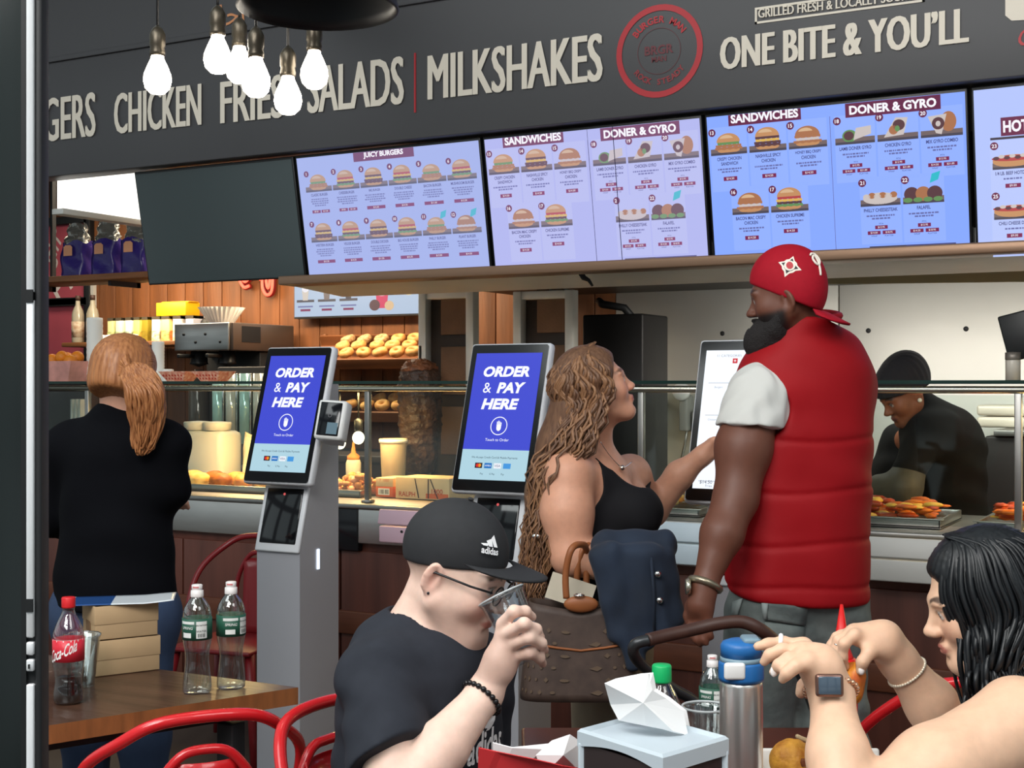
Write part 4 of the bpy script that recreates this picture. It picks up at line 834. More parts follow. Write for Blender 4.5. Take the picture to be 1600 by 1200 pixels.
# right-hand kitchen goods
y = 6.95; q = PY(1007, 700, y); z0, z1 = q.z, PY(1007, 613, y).z; r = thing('water_filter', 'cream water filter canister on the stainless wall beside the curly-haired woman', 'water filter', (q.x, 7.0, z0)); h = z1-z0
MB().lathe([(0, 0), (.045, 0), (.052, .012), (.056, h*.72), (.056, h*.74)], 24).build('canister', mat('filter cream', (200, 200, 180), .45), r); MB().lathe([(.056, h*.72), (.066, h*.73), (.068, h*.86), (.06, h*.9), (.045, h*.93), (.04, h), (0, h)], 24).build('cap', mat('filter cap', (214, 212, 196), .45), r); MB().box((-.03, .04, h*.4), (.03, .098, h*.9), 0).build('bracket', STEEL2, r)
y = 6.9; q = PY(1056, 612, y); r = thing('hose_sprayer', 'white round tap with a hanging hose on the stainless wall', 'sprayer', (q.x, 7.0, q.z)); MB().lathe([(0, .05), (.04, .045), (.05, .03), (.05, 0)], 22, M=R(90, 'X')).build('knob', WHITEP, r); MB().box((-.02, -.01, -.22), (.03, .095, -.02), 0, .01).build('handle', mat('tap grey', (150, 150, 146), .5), r); MB().tube([(.02, .02, -.2), (.0, .03, -.3), (-.03, .05, -.4), (-.035, .06, -.5)], .008, 8).build('hose', STEEL2, r); MB().box((.04, .02, -.26), (.18, .096, -.1), 0, .02).build('box', mat('tap case', (186, 184, 178), .5), r)
q = PY(1570, 668, 6.6); r = thing('foil_pan', 'stacked pale foil pans on the rack behind the worker', 'pan', (q.x+.05, 6.62, q.z)); [MB().box((-.17, -.06, k*.055), (.25, .2, k*.055+.05), 0, .012).build('pan', mat('pale foil', (214, 204, 188), .45, .2), r) for k in range(2)]
fr = thing('fryer', 'dark fryer with valves standing behind the worker at right', 'fryer', (q.x+.2, 6.3, 0)); MB().box((-.24, 0, .05), (.35, .14, q.z-.03), 0, .01).build('body', mat('fryer black', (36, 33, 33), .5, .3), fr); MB().box((-.2, .02, 0), (.3, .12, .05), 0).build('plinth', BLACKM, fr)
MB().box((-.2, -.02, q.z-.03), (.34, .42, q.z-.002), 0, .004).build('rack', STEEL2, fr); v_ = MB().cyl((.0, -.04, .95), (.0, .0, .95), .03).ell((0, -.05, 1.02), .028).build('valve', STEEL2, fr); MB().cyl((-.06, -.02, 1.1), (-.06, -.02, 1.35), .012).build('pipe', STEEL2, fr)
MB().cyl((.2, -.01, .9), (.2, -.01, 1.4), .02).build('post', STEEL2, fr)
q = PY(1586, 598, 5.1); r = thing('shaker_jar', 'clear shaker jar with grey lid on the guard shelf at the right edge', 'jar', (q.x, 5.05, SH)); MB().lathe([(0, 0), (.026, 0), (.026, .07), (.024, .075)], 18).build('jar', mat('salt jar', (212, 204, 192), .2, trans=.3), r); MB().lathe([(.025, .072), (.027, .075), (.027, .1), (0, .102)], 18).build('lid', mat('jar lid', (120, 112, 104), .4, .5), r)
q = PY(1590, 556, 5.2); r = thing('order_printer', 'black angular screen standing on the guard shelf at the right edge', 'screen', (q.x+.04, 5.12, SH)); MB(T(0, 0, .08)@R(-14, 'Y')).box((-.06, 0, 0), (.16, .02, .17), 0, .006).build('panel', BLACKP, r); MB().box((-.0, .0, 0), (.08, .04, .09), 0, .006).build('foot', BLACKP, r)
q = PY(1400, 790, 6.2); r = thing('cutting_board', 'white cutting board on the kitchen counter under the worker\u2019s arms', 'board', (XY(1395, 6.5), 6.62, KZ+.001)); MB().box((-.3, -.1, 0), (.2, .2, .03), 0, .006).build('board', WHITEP, r)
q = PY(1050, 800, 5.0); r = thing('fruit_tray', 'tray of yellow food below the third kiosk behind the glass', 'tray', (q.x, 5.02, CT0+.002)); tray(r, .16, .14, .03)
mb = MB(); random.seed(14)
for k in range(40): mb.ell((random.uniform(-.13, .13), random.uniform(-.11, .11), .03+random.random()*.06), (random.uniform(.02, .035), .018, .014), k % 2, 8, 6, jit=.1)
o = mb.build('food', [PA, PA2], r); o['kind'] = 'stuff'

# ================================================================ HANGING BULBS AND SHADE
BLB = mat('lit bulb white', (255, 244, 226), emit=16); CL = mat('brass socket', (70, 64, 54), .35, .7)
for i, (px, py, D, nm) in enumerate(((246, 124, 3.0, 'bare lit bulb hanging apart at the left of the cluster'), (340, 92, 3.0, 'highest lit bulb at the left of the cluster'), (374, 108, 3.1, 'second lit bulb from the left in the cluster'), (400, 128, 2.9, 'lit bulb in the middle of the cluster'), (450, 156, 3.0, 'lowest lit bulb of the cluster'), (491, 116, 3.0, 'lit bulb at the right of the cluster'))):
    q = P(px, py, D); r = thing('light_bulb', nm, 'light bulb', q)
    MB().lathe([(0, -.034), (.016, -.031), (.027, -.02), (.031, -.004), (.03, .01), (.022, .03), (.015, .045), (.013, .055)], 20).build('glass_bulb', BLB, r)
    MB().lathe([(.0, .052), (.017, .052), (.018, .06), (.016, .07), (.018, .075), (.018, .1), (.012, .112), (.004, .12), (0, .12)], 18).build('socket', CL, r)
    MB().cyl((0, 0, .118), (0, 0, 3.2-q.z), .003, 6).build('cord', BLACKM, r)
q = P(497, 14, 2.7); r = thing('pendant_lamp', 'large black dome pendant shade cut by the top of the photo', 'lamp', q)
MB().lathe([(.02, .2), (.08, .17), (.135, .1), (.155, .03), (.163, 0), (.158, -.003), (.15, .02), (.13, .09), (.075, .16), (.02, .19)], 40).build('shade', mat('black shade', (34, 36, 40), .5, .3), r); MB().cyl((0, 0, .19), (0, 0, 3.2-q.z), .006).lathe([(.02, .19), (.025, .24), (.01, .27)], 16).build('cord', BLACKM, r)
struct(MB().box((-2.2, -.06, 0), (2.2, .06, .12), 0, .004, M=Matrix.Rotation(TH, 4, 'Z')).box((-.06, -1.2, .0), (.06, 3.2, .12), M=T(*W(-.9, 2.3, 0))@Matrix.Rotation(TH, 4, 'Z')).box((-1.1, -.3, .0), (.9, .3, .12), M=T(*W(-.9, 2.95, 0))@Matrix.Rotation(TH, 4, 'Z')).build('ceiling_beam', DARKW, loc=(0, 0, 3.2)))
# ================================================================ LEFT TABLE
TZ = .75
TW = mat('worn brown table wood', (84, 58, 44), .3, noise=(2.5, .4), rgb2=(58, 38, 28), stretch=(1, 8, 1), bump=(6, .15)); TE = mat('raw table edge', (150, 92, 50), .5, noise=(5, .45), stretch=(1, 6, 1))
A_ = PZ(466, 1074, TZ); B_ = PZ(73, 1134, TZ); C_ = PZ(243, 1045, TZ)
B_ = A_+(B_-A_)*1.7; C_ = A_+(C_-A_)*2.4; D_ = B_+C_-A_
tl = thing('wooden_table', 'worn brown wooden table at left carrying the bottles and card boxes', 'table', (A_+D_)/2*1.0)
tl.location.z = 0
loc = [(p-tl.location) for p in (A_, B_, D_, C_)]
mb = MB(); z0, z1 = TZ-.042, TZ
mb.add([(p.x, p.y, z1) for p in loc]+[(p.x, p.y, z0) for p in loc], [(0, 1, 2, 3), (7, 6, 5, 4)], 0); mb.add([(p.x, p.y, z1) for p in loc]+[(p.x, p.y, z0) for p in loc], [(i, (i+1) % 4, 4+(i+1) % 4, 4+i) for i in range(4)], 1)
mb.build('tabletop', [TW, TE], tl)
for p in loc: q = p*.82; MB().box((q.x-.025, q.y-.025, 0), (q.x+.025, q.y+.025, z0-.04), 0, .004).build('leg', BLACKM, tl)
mb = MB(); pr_ = [p*.82 for p in loc]
for i in range(4): mb.tube([(pr_[i].x, pr_[i].y, z0-.02), (pr_[(i+1) % 4].x, pr_[(i+1) % 4].y, z0-.02)], .018, 4, smooth=False)
mb.build('under_frame', BLACKM, tl)
PET = mat('clear bottle plastic', (246, 250, 250), .04, trans=1, ior=1.18, spec=.8); PETW = glass_mat('thin clear plastic', (240, 246, 246), .22, 1.0)
def bottle(name, label, px, py, ztab, h, prof, capcol, capm, lab=None, wh=True):
    q = PZ(px, py, ztab); r = thing(name, label, 'bottle', (q.x, q.y, ztab+.001), TH)
    MB().lathe([(rr*h, zz*h) for rr, zz in prof], 28).build('clear_body', PETW, r)
    inner = [(max(0, rr*h-.0025), zz*h) for rr, zz in prof[1:-2]]; 
    return r, h
WB = [(0, 0), (.11, .0), (.13, .012), (.132, .06), (.128, .12), (.118, .2), (.107, .3), (.112, .38), (.128, .46), (.132, .5), (.1325, .62), (.13, .66), (.131, .7), (.128, .745), (.115, .79), (.09, .835), (.062, .87), (.05, .89), (.05, .91)]
GRN = mat('green bottle label', (34, 84, 66), .5); GRW = mat('label white', (222, 226, 222), .5)
def sleeve(r, h, z0, z1, rad, m, name='label'): return MB().lathe([(rad, z0*h), (rad+.0006, z0*h), (rad+.0006, z1*h), (rad, z1*h)], 28).build(name, m, r)
def wrap(parent, h, rad, z0, z1, a0, a1, m, name='label_print', n=6):
    """a printed patch wrapped round the bottle between two angles (degrees, -90 faces the camera)"""
    vs = []; 
    for i in range(n+1):
        a = math.radians(a0+(a1-a0)*i/n); vs += [(rad*math.cos(a), rad*math.sin(a), z0*h), (rad*math.cos(a), rad*math.sin(a), z1*h)]
    return MB().add(vs, [(2*i, 2*i+2, 2*i+3, 2*i+1) for i in range(n)]).build(name, m, parent)
def wraptext(parent, s, rad, zc, th, a_mid, m, name='label_print', sx=1, bold=.01, shear=0, rise=0):
    g = text_geo(s, bold, shear); w = g[2]*th*sx; vs = []
    for u, v in g[0]:
        a = math.radians(a_mid)+(u-.5)*w/rad; vs.append((rad*math.cos(a), rad*math.sin(a), zc+(v-.5)*th+(u-.5)*rise))
    return MB().add(vs, g[1]).build(name, m, parent)
def water(px, py, ztab, h, label, turn=0, green=True):
    r, _ = bottle('water_bottle', label, px, py, ztab, h, WB, None, None); rad = .1325*h+.0008
    l = sleeve(r, h, .50, .695, rad, GRN)
    wrap(l, h, rad+.001, .52, .675, -72+turn, -30+turn, GRW); wrap(l, h, rad+.001, .525, .57, -130+turn, -92+turn, GRW); wrap(l, h, rad+.001, .65, .675, -140+turn, -80+turn, GRW)
    wraptext(l, 'SPRING', rad+.0015, h*.615, h*.025, -108+turn, GRW, shear=.2); wraptext(l, 'WATER', rad+.0015, h*.585, h*.02, -52+turn, mat('label ink', (30, 50, 44), .6)); wraptext(l, '100% NATURAL', rad+.0015, h*.64, h*.014, -52+turn, MATS['label ink']); 
    for k in range(5): wrap(l, h, rad+.0016, .53, .565, -66+turn+k*6, -63+turn+k*6, MATS['label ink'], 'barcode', 1)
    c = MB().lathe([(.044*h, .885*h), (.058*h, .885*h), (.06*h, .89*h), (.058*h, .945*h), (.045*h, .95*h), (.048*h, .955*h), (.05*h, .995*h), (.04*h, 1.0*h), (0, h)], 20).build('sports_cap', mat('white bottle cap', (226, 222, 220), .4), r); wrap(c, h, .051*h, .97, .985, -130, -60, mat('pink cap print', (214, 130, 130), .5))
    return r
water(308, 1082, TZ, .262, 'left one of the two upright clear water bottles with white caps on the brown table', -8); water(361, 1075, TZ, .262, 'right one of the two upright clear water bottles with white caps on the brown table', 30)
CB = [(0, .01), (.06, 0), (.12, .004), (.138, .03), (.138, .1), (.128, .16), (.122, .22), (.135, .32), (.145, .38), (.145, .62), (.138, .68), (.105, .76), (.07, .83), (.056, .87), (.055, .9), (.06, .905), (.06, .915)]
r, _ = bottle('cola_bottle', 'cola bottle with red cap and red label beside the black doorway', 107, 1098, TZ, .248, CB, None, None); h = .248
l = sleeve(r, h, .405, .61, .1455*h, mat('cola red label', (206, 40, 56), .4)); wraptext(l, 'Coca-Cola', .149*h, .505*h, .115*h, -95, mat('cola white', (244, 240, 238), .5), sx=.42, shear=.35, bold=.015, rise=.03)
wrap(l, h, .1485*h, .595, .612, -170, -10, MATS['cola white']); MB().lathe([(.0, .9*h), (.062*h, .9*h), (.064*h, .91*h), (.064*h, .99*h), (.058*h, h), (0, h)], 24).build('screw_cap', mat('red screw cap', (206, 34, 40), .4), r)
MB().lathe([(0, .02*h), (.13*h, .02*h), (.132*h, .1*h), (.12*h, .2*h), (.116*h, .24*h), (0, .24*h)], 24).build('cola_drink', mat('cola remains', (60, 44, 40), .15, trans=.5), r)
# clear cup by the cola bottle
q = PZ(128, 1072, TZ); r = thing('plastic_cup', 'empty clear plastic cup behind the cola bottle', 'cup', (q.x, q.y, TZ+.001)); MB().lathe([(0, 0), (.03, 0), (.045, .125), (.047, .128), (.047, .124), (.0435, .122), (.029, .003), (0, .003)], 28).build('cup', PETW, r)
# stacked card boxes and a leaflet
CARD = mat('brown card', (186, 156, 118), .75, noise=(7, .12)); CARD2 = mat('brown card edge', (120, 92, 64), .8)
q = PZ(188, 1046, TZ)
for i, (h0, rz, lab) in enumerate(((0, 62, 'lower brown card takeaway box under the other on the brown table'), (.0925, 60, 'upper brown card takeaway box under the blue and white leaflet'))):
    r = thing('card_box', lab, 'box', (q.x, q.y, TZ+.001+h0), math.radians(rz), 'card takeaway boxes'); w, d, hh = .085, .062, .09 if i == 0 else .086
    w -= .004*i
    mb = MB(); mb.box((-w, -d, 0), (w, d, hh), 0, .002); mb.build('box', CARD, r); MB().box((-w-.0015, -d-.0015, hh*.45), (w+.0015, d+.0015, hh), 0, .001).build('lid', CARD, r); MB().box((-w-.0025, -.02, hh*.2), (-w, .02, hh*.5), 0).build('tab', CARD2, r)
r = thing('leaflet', 'blue and white leaflet lying crooked on the card boxes', 'leaflet', (q.x, q.y, TZ+.001+.0925+.0872), math.radians(40))
def leaf(u, v): x = -.13+.27*u; y = -.075+.15*v; return (x, y, .002+.02*max(0, u-.72)+.003*math.sin(u*7+v*3)*max(0, u-.6))
mb = MB(); mb.grid(leaf, 24, 8); n0 = len(mb.f); mb.m = [1 if (0 < i % 24 < 10) else 0 for i in range(n0)]; mb.build('sheet', [mat('leaflet white', (206, 212, 216), .25), mat('leaflet blue', (40, 76, 132), .25)], r, solid=.0012)
# ================================================================ RED METAL CHAIRS
RC = mat('red enamelled metal', (204, 30, 36), .25, coat=.4); RCD = RC
def spl(pts, n=6):
    P_ = [Vector(p) for p in pts]; out = []
    for i in range(len(P_)-1):
        a_, b_, c_, d_ = P_[max(i-1, 0)], P_[i], P_[i+1], P_[min(i+2, len(P_)-1)]
        for k in range(n): t = k/n; out.append(.5*((2*b_)+(c_-a_)*t+(2*a_-5*b_+4*c_-d_)*t*t+(3*b_-a_-3*c_+d_)*t**3))
    return out+[P_[-1]]
def chair(label, base, rz, top=.84, RC=RC):
    """red pressed-metal chair; local -y is the back"""
    r = thing('metal_chair', label, 'chair', base, rz, None); sz = .45; w = .19
    MB().box((-w, -.18, sz-.02), (w, .2, sz), 0, .012, seg=3).build('seat', RC, r)
    for sx in (-1, 1):
        for sy, in ((-1,), (1,)):
            MB().tube([(sx*(w-.02), sy*.16, sz-.015), (sx*(w+.04), sy*.23, 0)], [.022, .014], 8).build('leg', RC, r)
    o = MB().tube(spl([(-w-.01, .02, sz-.0), (-w-.04, -.02, sz+.14), (-w-.035, -.1, sz+.27), (-w+.03, -.19, top-.04), (-.08, -.225, top), (.08, -.225, top), (w-.03, -.19, top-.04), (w+.035, -.1, sz+.27), (w+.04, -.02, sz+.14), (w+.01, .02, sz)]), .0125, 10).build('back_hoop', RC, r)
    MB().tube(spl([(-.105, -.175, sz-.01), (-.11, -.2, sz+.2), (-.06, -.21, top-.085), (0, -.212, top-.065), (.06, -.21, top-.085), (.11, -.2, sz+.2), (.105, -.175, sz-.01)]), .0105, 8).build('inner_hoop', RC, r)
    def sp(u, v): a = (u-.5); return (a*(.12+.03*v), -.178-.042*v+.02*a*a*4, sz-.01+(top-.08-sz)*v)
    MB().grid(sp, 8, 8).build('back_splat', RC, r, solid=.003)
    return r
def at(px, D, dx=0): q = P(px, 600, D); return (q.x, q.y, 0)
chair('glossy red metal chair in the lower left corner in front of the brown table', at(290, 2.88), TH+math.radians(24), top=.835)
chair('red metal chair the seated man in the black cap sits on', at(645, 2.55), TH+math.radians(-122), top=.86)
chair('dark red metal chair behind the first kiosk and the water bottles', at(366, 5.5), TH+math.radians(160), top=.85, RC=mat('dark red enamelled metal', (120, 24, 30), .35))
chair('red metal chair half hidden behind the seated black-haired woman\u2019s hands', at(1462, 3.1), TH+math.radians(6), top=.86)

chair('red metal chair under the seated black-haired woman', at(1690, 2.12), TH+math.radians(90), top=.84)
# ================================================================ FRONT TABLE AND WHAT STANDS ON IT
T2 = .77
X0, X1, D0, D1 = .02, .70, 1.45, 2.86
tr = thing('wooden_table', 'dark red-brown table in front carrying the steel flask and napkins', 'table', W((X0+X1)/2, (D0+D1)/2, 0), TH); w, d = (X1-X0)/2, (D1-D0)/2
MB().box((-w, -d, T2-.04), (w, d, T2), 0, .006).build('tabletop', mat('red-brown table wood', (92, 44, 32), .35, noise=(2.5, .4), stretch=(6, 1, 1)), tr)
for sx in (-1, 1):
    for sy in (-1, 1): MB().box((sx*(w-.06)-.02, sy*(d-.08)-.02, 0), (sx*(w-.06)+.02, sy*(d-.08)+.02, T2-.04), 0, .004).build('leg', BLACKM, tr)
def on(px, D, z=None): q = P(px, 600, D); return (q.x, q.y, (T2 if z is None else z)+.001)
# napkin dispenser
zl = 1.005
def PL(px, py): return PZ(px, py, zl)
c1, c2, c3, c4 = PL(1036, 1180), PL(1139, 1150), PL(1000, 1112), PL(902, 1138)
ctr = (c1+c2+c3+c4)/4; r = thing('napkin_dispenser', 'grey-lidded dark napkin dispenser with white napkins sticking out', 'napkin dispenser', (ctr.x, ctr.y, T2+.001), TH)
inv = Matrix.Rotation(-TH, 3, 'Z'); cc = [inv @ (c-ctr) for c in (c1, c2, c3, c4)]; cc = [Vector((c.x, c.y)) for c in cc]
hz = zl-T2-.001
def lerp(a, b, t): return a+(b-a)*t
# lid outline with the wavy front edge
def ring_pts(sc, z, wave): 
    pts = []
    edges = [(cc[3], cc[0]), (cc[0], cc[1]), (cc[1], cc[2]), (cc[2], cc[3])]
    for i, (a_, b_) in enumerate(edges):
        for k in range(14): t = k/14; p = lerp(a_, b_, t)*sc; pts.append((p.x, p.y, z-(wave*(.5-.5*math.cos(PI*2*t))*1.0*(-1 if 0 else 1) if i == 0 else 0)))
    return pts
mb = MB(); R0 = ring_pts(.95, hz, 0); R1 = ring_pts(1.0, hz-.004, 0); R2 = ring_pts(1.0, hz-.026, 0); R3 = ring_pts(.9, hz-.006, 0)
n = len(R0)
for k in range(14):
    dz_ = .012*math.sin(PI*k/14)
    for RR, f in ((R1, 1), (R2, -1.0)): RR[k] = (RR[k][0], RR[k][1], RR[k][2]+(0 if f == 1 else dz_))
mb.add(R3, [tuple(range(n))]); 
for a_, b_ in ((R3, R0), (R0, R1), (R1, R2)): mb.add(a_+b_, [(i, (i+1) % n, n+(i+1) % n, n+i) for i in range(n)], 0, False)
mb.build('lid', mat('grey dispenser lid', (186, 198, 206), .45), r)
for a_, b_, nm in ((cc[3], cc[0], 'front_panel'), (cc[0], cc[1], 'side_panel'), (cc[1], cc[2], 'back_panel'), (cc[2], cc[3], 'side_panel')):
    p, q = a_*.93, b_*.93; MB().add([(p.x, p.y, 0), (q.x, q.y, 0), (q.x, q.y, hz-.02), (p.x, p.y, hz-.02)], [(0, 1, 2, 3)]).build(nm, mat('smoky dispenser panel', (52, 44, 44), .15, spec=.6), r, solid=.003)
mb = MB()
for c in cc: p = c*.94; MB().box((p.x-.005, p.y-.005, 0), (p.x+.005, p.y+.005, hz-.02), 0, .002).build('corner_post', mat('grey dispenser lid'), r)
p, q = cc[3]*.945, cc[0]*.945; an = math.atan2(q.y-p.y, q.x-p.x); a = Art(.0006); a.ring(-.02, .0, .012, .014, .002, mat('grey print', (130, 122, 120), .6)); a.textc('napkins', .02, -.002, .009, MATS['grey print'], shear=.2); m_ = (p+q)/2; o = a.build('lettering', r, (m_.x+.0, m_.y-.003, hz-.065)); o.rotation_euler.z = an
NAP = mat('white napkin', (246, 246, 246), .9)
nr = thing('napkins', 'white paper napkins standing out of the grey dispenser', 'napkins', (ctr.x, ctr.y, zl-.004), TH)
def JL(px, py, D): q = P(px, py, D)-nr.location; q = inv @ q; return q
Dn = 1.92
f1 = [(945, 1068), (962, 1062), (995, 1055), (1014, 1053), (1018, 1078), (1040, 1092), (1066, 1112), (1074, 1150), (1050, 1143), (1010, 1133), (968, 1125), (955, 1100)]
mb = MB(); pts = [JL(px, py, Dn+.02*math.sin(i*1.3)) for i, (px, py) in enumerate(f1)]; cen = JL(1005, 1098, Dn-.03); mb.add([cen]+pts, [(0, i+1, (i+1) % len(pts)+1) for i in range(len(pts))]); mb.build('front_sheet', NAP, nr, solid=.004)
mb = MB(); pts = [JL(px+6, py-2, Dn+.05) for i, (px, py) in enumerate(f1)]; cen = JL(1005, 1098, Dn+.03); mb.add([cen]+pts, [(0, i+1, (i+1) % len(pts)+1) for i in range(len(pts))]); mb.build('back_sheet', NAP, nr, solid=.004)
# steel flask
r = thing('steel_flask', 'brushed steel flask with blue lid and white button on the front table', 'flask', on(1158, 2.25), TH); fh = 1.5-400*2.25/2100-T2; k_ = fh
MB().lathe([(0, 0), (.033, 0), (.036, .004), (.036, .17), (.0355, fh-.075), (.034, fh-.066)], 36).build('body', mat('flask steel', (240, 238, 234), .28, .9), r)
MB().lathe([(.034, fh-.068), (.037, fh-.068), (.038, fh-.062), (.0375, fh-.04), (.036, fh-.036)], 36).build('blue_collar', mat('flask blue', (36, 104, 170), .4), r)
MB().lathe([(.0355, fh-.037), (.0345, fh-.028), (0, fh-.027)], 36).build('grey_rim', mat('flask grey', (120, 146, 160), .4), r)
MB().lathe([(0, fh-.028), (.034, fh-.028), (.0345, fh-.01), (.031, fh-.004), (.02, fh), (0, fh)], 36, M=Matrix.Scale(1, 4)).build('flip_lid', mat('flask blue'), r)
MB().box((-.034, -.0405, fh-.06), (.001, -.028, fh-.032), 0, .005, seg=3).build('release_button', WHITEP, r); MB().box((.0, -.025, fh-.006), (.03, .02, fh+.006), 0, .006, seg=3).build('spout_cover', mat('flask grey'), r); MB().cyl((.033, -.012, fh-.016), (.036, -.014, fh-.016), .003).build('hinge_pin', mat('flask grey'), r)
# green-capped bottle, water bottle, cup behind the dispenser
q = P(1036, 600, 2.3); r = thing('soda_bottle', 'clear bottle with bright green cap behind the napkins', 'bottle', on(1034, 2.3), TH); hb = 1.5-439*2.3/2100-T2
MB().lathe([(rr*.25, hb-.25+zz*.25 if zz > .3 else zz*max(.1, (hb-.175)/.3)) for rr, zz in [(0, 0), (.12, 0), (.14, .03), (.14, .3), (.14, .5), (.139, .66), (.128, .73), (.098, .8), (.066, .86), (.054, .885), (.054, .91)]], 28).build('clear_body', PETW, r)
MB().lathe([(.052*.25, hb-.03), (.066*.25, hb-.03), (.068*.25, hb-.027), (.067*.25, hb-.003), (.06*.25, hb), (0, hb)], 24).build('screw_cap', mat('green screw cap', (20, 176, 100), .4), r)
r = water(1115, 1182, T2, .28, 'clear water bottle standing behind the steel flask', -20); r.location = on(1113, 2.62); s_ = (1.5-424*2.62/2100-T2)/.28; r.scale = (s_*.95, s_*.95, s_)
r = thing('plastic_cup', 'clear plastic cup half hidden left of the steel flask', 'cup', on(1102, 2.36)); zc_ = 1.5-505*2.36/2100-T2; MB().lathe([(0, 0), (.028, 0), (.0385, zc_-.004), (.041, zc_), (.041, zc_-.006), (.037, zc_-.007), (.027, .003), (0, .003)], 28).build('cup', PETW, r)
MB().torus((0, 0, zc_), .0405, .0022, 28, 8).build('rim', mat('cup rim plastic', (214, 220, 222), .15, trans=.3), r)
# paper food boat, red and white
r = thing('paper_wrap', 'red and white paper food wrapper standing before the seated man', 'food wrapper', on(838, 2.12), TH)
def jl(px, py, D, root=None): q = P(px, py, D)-r.location; return inv @ q
RP = mat('red printed paper', (206, 52, 56), .5); WPp = mat('white waxed paper', (240, 236, 236), .5)
mb = MB(); f = [(748, 1168, 2.05), (775, 1174, 2.04), (830, 1185, 2.0), (878, 1196, 2.0), (903, 1200, 2.02), (905, 1262, 2.04), (760, 1262, 2.06), (746, 1240, 2.07)]; mb.add([jl(*p) for p in f], [tuple(range(len(f)))]); mb.build('red_front', RP, r, solid=.002)
mb = MB(); f = [(770, 1160, 2.14), (800, 1168, 2.12), (850, 1170, 2.1), (880, 1160, 2.12), (903, 1156, 2.16), (906, 1240, 2.16), (770, 1240, 2.16)]; mb.add([jl(*p) for p in f], [tuple(range(len(f)))]); mb.build('white_lining', WPp, r, solid=.002)
mb = MB(); f = [(838, 1180, 2.07), (862, 1158, 2.08), (890, 1148, 2.1), (908, 1160, 2.12), (910, 1210, 2.1), (850, 1210, 2.06)]; cen = jl(880, 1180, 2.03); mb.add([cen]+[jl(*p) for p in f], [(0, i+1, (i+1) % len(f)+1) for i in range(len(f))]); mb.build('crumpled_flap', WPp, r, solid=.002)
# plate of food at the right
r = thing('food_tray', 'white paper tray of food under the watch-wearing arm', 'tray', on(1315, 2.38), TH); MB().box((-.13, -.12, 0), (.09, .12, .012), 0, .006).build('tray', mat('white card tray', (232, 228, 222), .7), r)
for sx, lo, hi in ((0, (-.14, -.13, 0), (-.128, .13, .04)), (0, (.088, -.13, 0), (.10, .13, .04)), (0, (-.14, .118, 0), (.10, .13, .05))): MB(R(0, 'X')).box(lo, hi, 0, .004).build('tray_side', mat('white card tray'), r)
FR = mat('fried golden crust', (232, 168, 64), .55, noise=(40, .4), rgb2=(176, 106, 30), bump=(90, .4))
q = P(1238, 1196, 2.4); random.seed(6); o = MB().ell((0, 0, 0), (.041, .04, .04), 0, 24, 16, jit=.02).build('fried_ball', FR); z_ = q.z
r = thing('fried_ball', 'round golden fried ball with a dark hole between the flask and the watch', 'fried food', (q.x, q.y, T2+.0145), TH); o.name = 'crust'; o.parent = r; o.location = (0, 0, .0415); MB().ell((.012, -.038, .05), (.0075, .004, .0075), 0, 8, 6, jit=.2).build('hole', mat('burnt hole', (110, 56, 20), .7), r)
for i, (px, D) in enumerate(((1272, 2.44), (1366, 2.36), (1388, 2.4))):
    o = MB().ell((0, 0, .03), (.03, .022, .02), 0, 14, 9, jit=.08).build('fried_piece', FR, loc=on(px, D, T2+.014)); tag(o, ['small fried piece behind the fried ball', 'small fried piece on the tray right of the watch arm', 'second fried piece right of the watch arm'][i], 'fried food')
o = MB().tube([P(1245, 1150, 2.36), P(1278, 1164, 2.4), P(1300, 1173, 2.43)], .0035, 6).build('wooden_pick', mat('pick wood', (206, 180, 140), .7)); tag(o, 'thin wooden pick leaning by the fried ball', 'stick')
# ketchup squeeze bottle
q = P(1315, 945, 2.75); r = thing('ketchup_bottle', 'red pointed squeeze bottle behind the hands of the seated woman', 'bottle', on(1315, 2.75), TH); hb = q.z-T2
MB().lathe([(0, 0), (.03, 0), (.032, .01), (.032, hb-.13), (.028, hb-.11)], 24).build('bottle_body', mat('ketchup red', (214, 26, 26), .35), r); MB().lathe([(.023, hb-.115), (.023, hb-.105), (.017, hb-.09), (.003, hb), (0, hb)], 20).build('nozzle', mat('ketchup red'), r)
# push-chair behind the table
st = thing('stroller', 'pushchair with brown leather-covered handle between the standing couple and the table', 'stroller', W(.38, 3.0, 0), TH)
def js(px, py, D): q = P(px, py, D)-st.location; return inv @ q
LEA = mat('brown leather grip', (70, 44, 36), .5, noise=(30, .25)); 
MB().tube(spl([js(1222, 1012, 2.95), js(1190, 985, 2.9), js(1160, 972, 2.9), js(1125, 974, 2.9), js(1085, 983, 2.9), js(1040, 993, 2.88), js(1012, 1000, 2.86)]), .0145, 12).build('handle_grip', LEA, st)
MB().tube(spl([js(1014, 1000, 2.86), js(994, 1006, 2.86), js(990, 1020, 2.87), js(1004, 1040, 2.9), js(1050, 1075, 2.95), js(1100, 1110, 3.0), js(1180, 1220, 3.05)]), .0125, 10).build('handle_tube', mat('gunmetal tube', (62, 64, 66), .35, .6), st)
MB().tube(spl([js(1218, 1008, 2.95), js(1245, 1040, 3.0), js(1300, 1180, 3.05)]), .0125, 10).build('handle_tube', mat('gunmetal tube'), st)
for sx in (-.22, .22):
    MB().tube([(sx, .1, .62), (sx*1.1, .0, .16)], .014).build('frame_leg', mat('gunmetal tube'), st); MB(T(sx*1.15, -.0, .1)@R(90, 'Y')).torus((0, 0, 0), .08, .02, 24, 10).build('wheel', BLACKP, st); MB(T(sx*1.15, .21, .1)@R(90, 'Y')).torus((0, 0, 0), .08, .02, 24, 10).build('wheel', BLACKP, st); MB().tube([(sx, .1, .62), (sx*1.1, .21, .12)], .014).build('frame_leg', mat('gunmetal tube'), st)
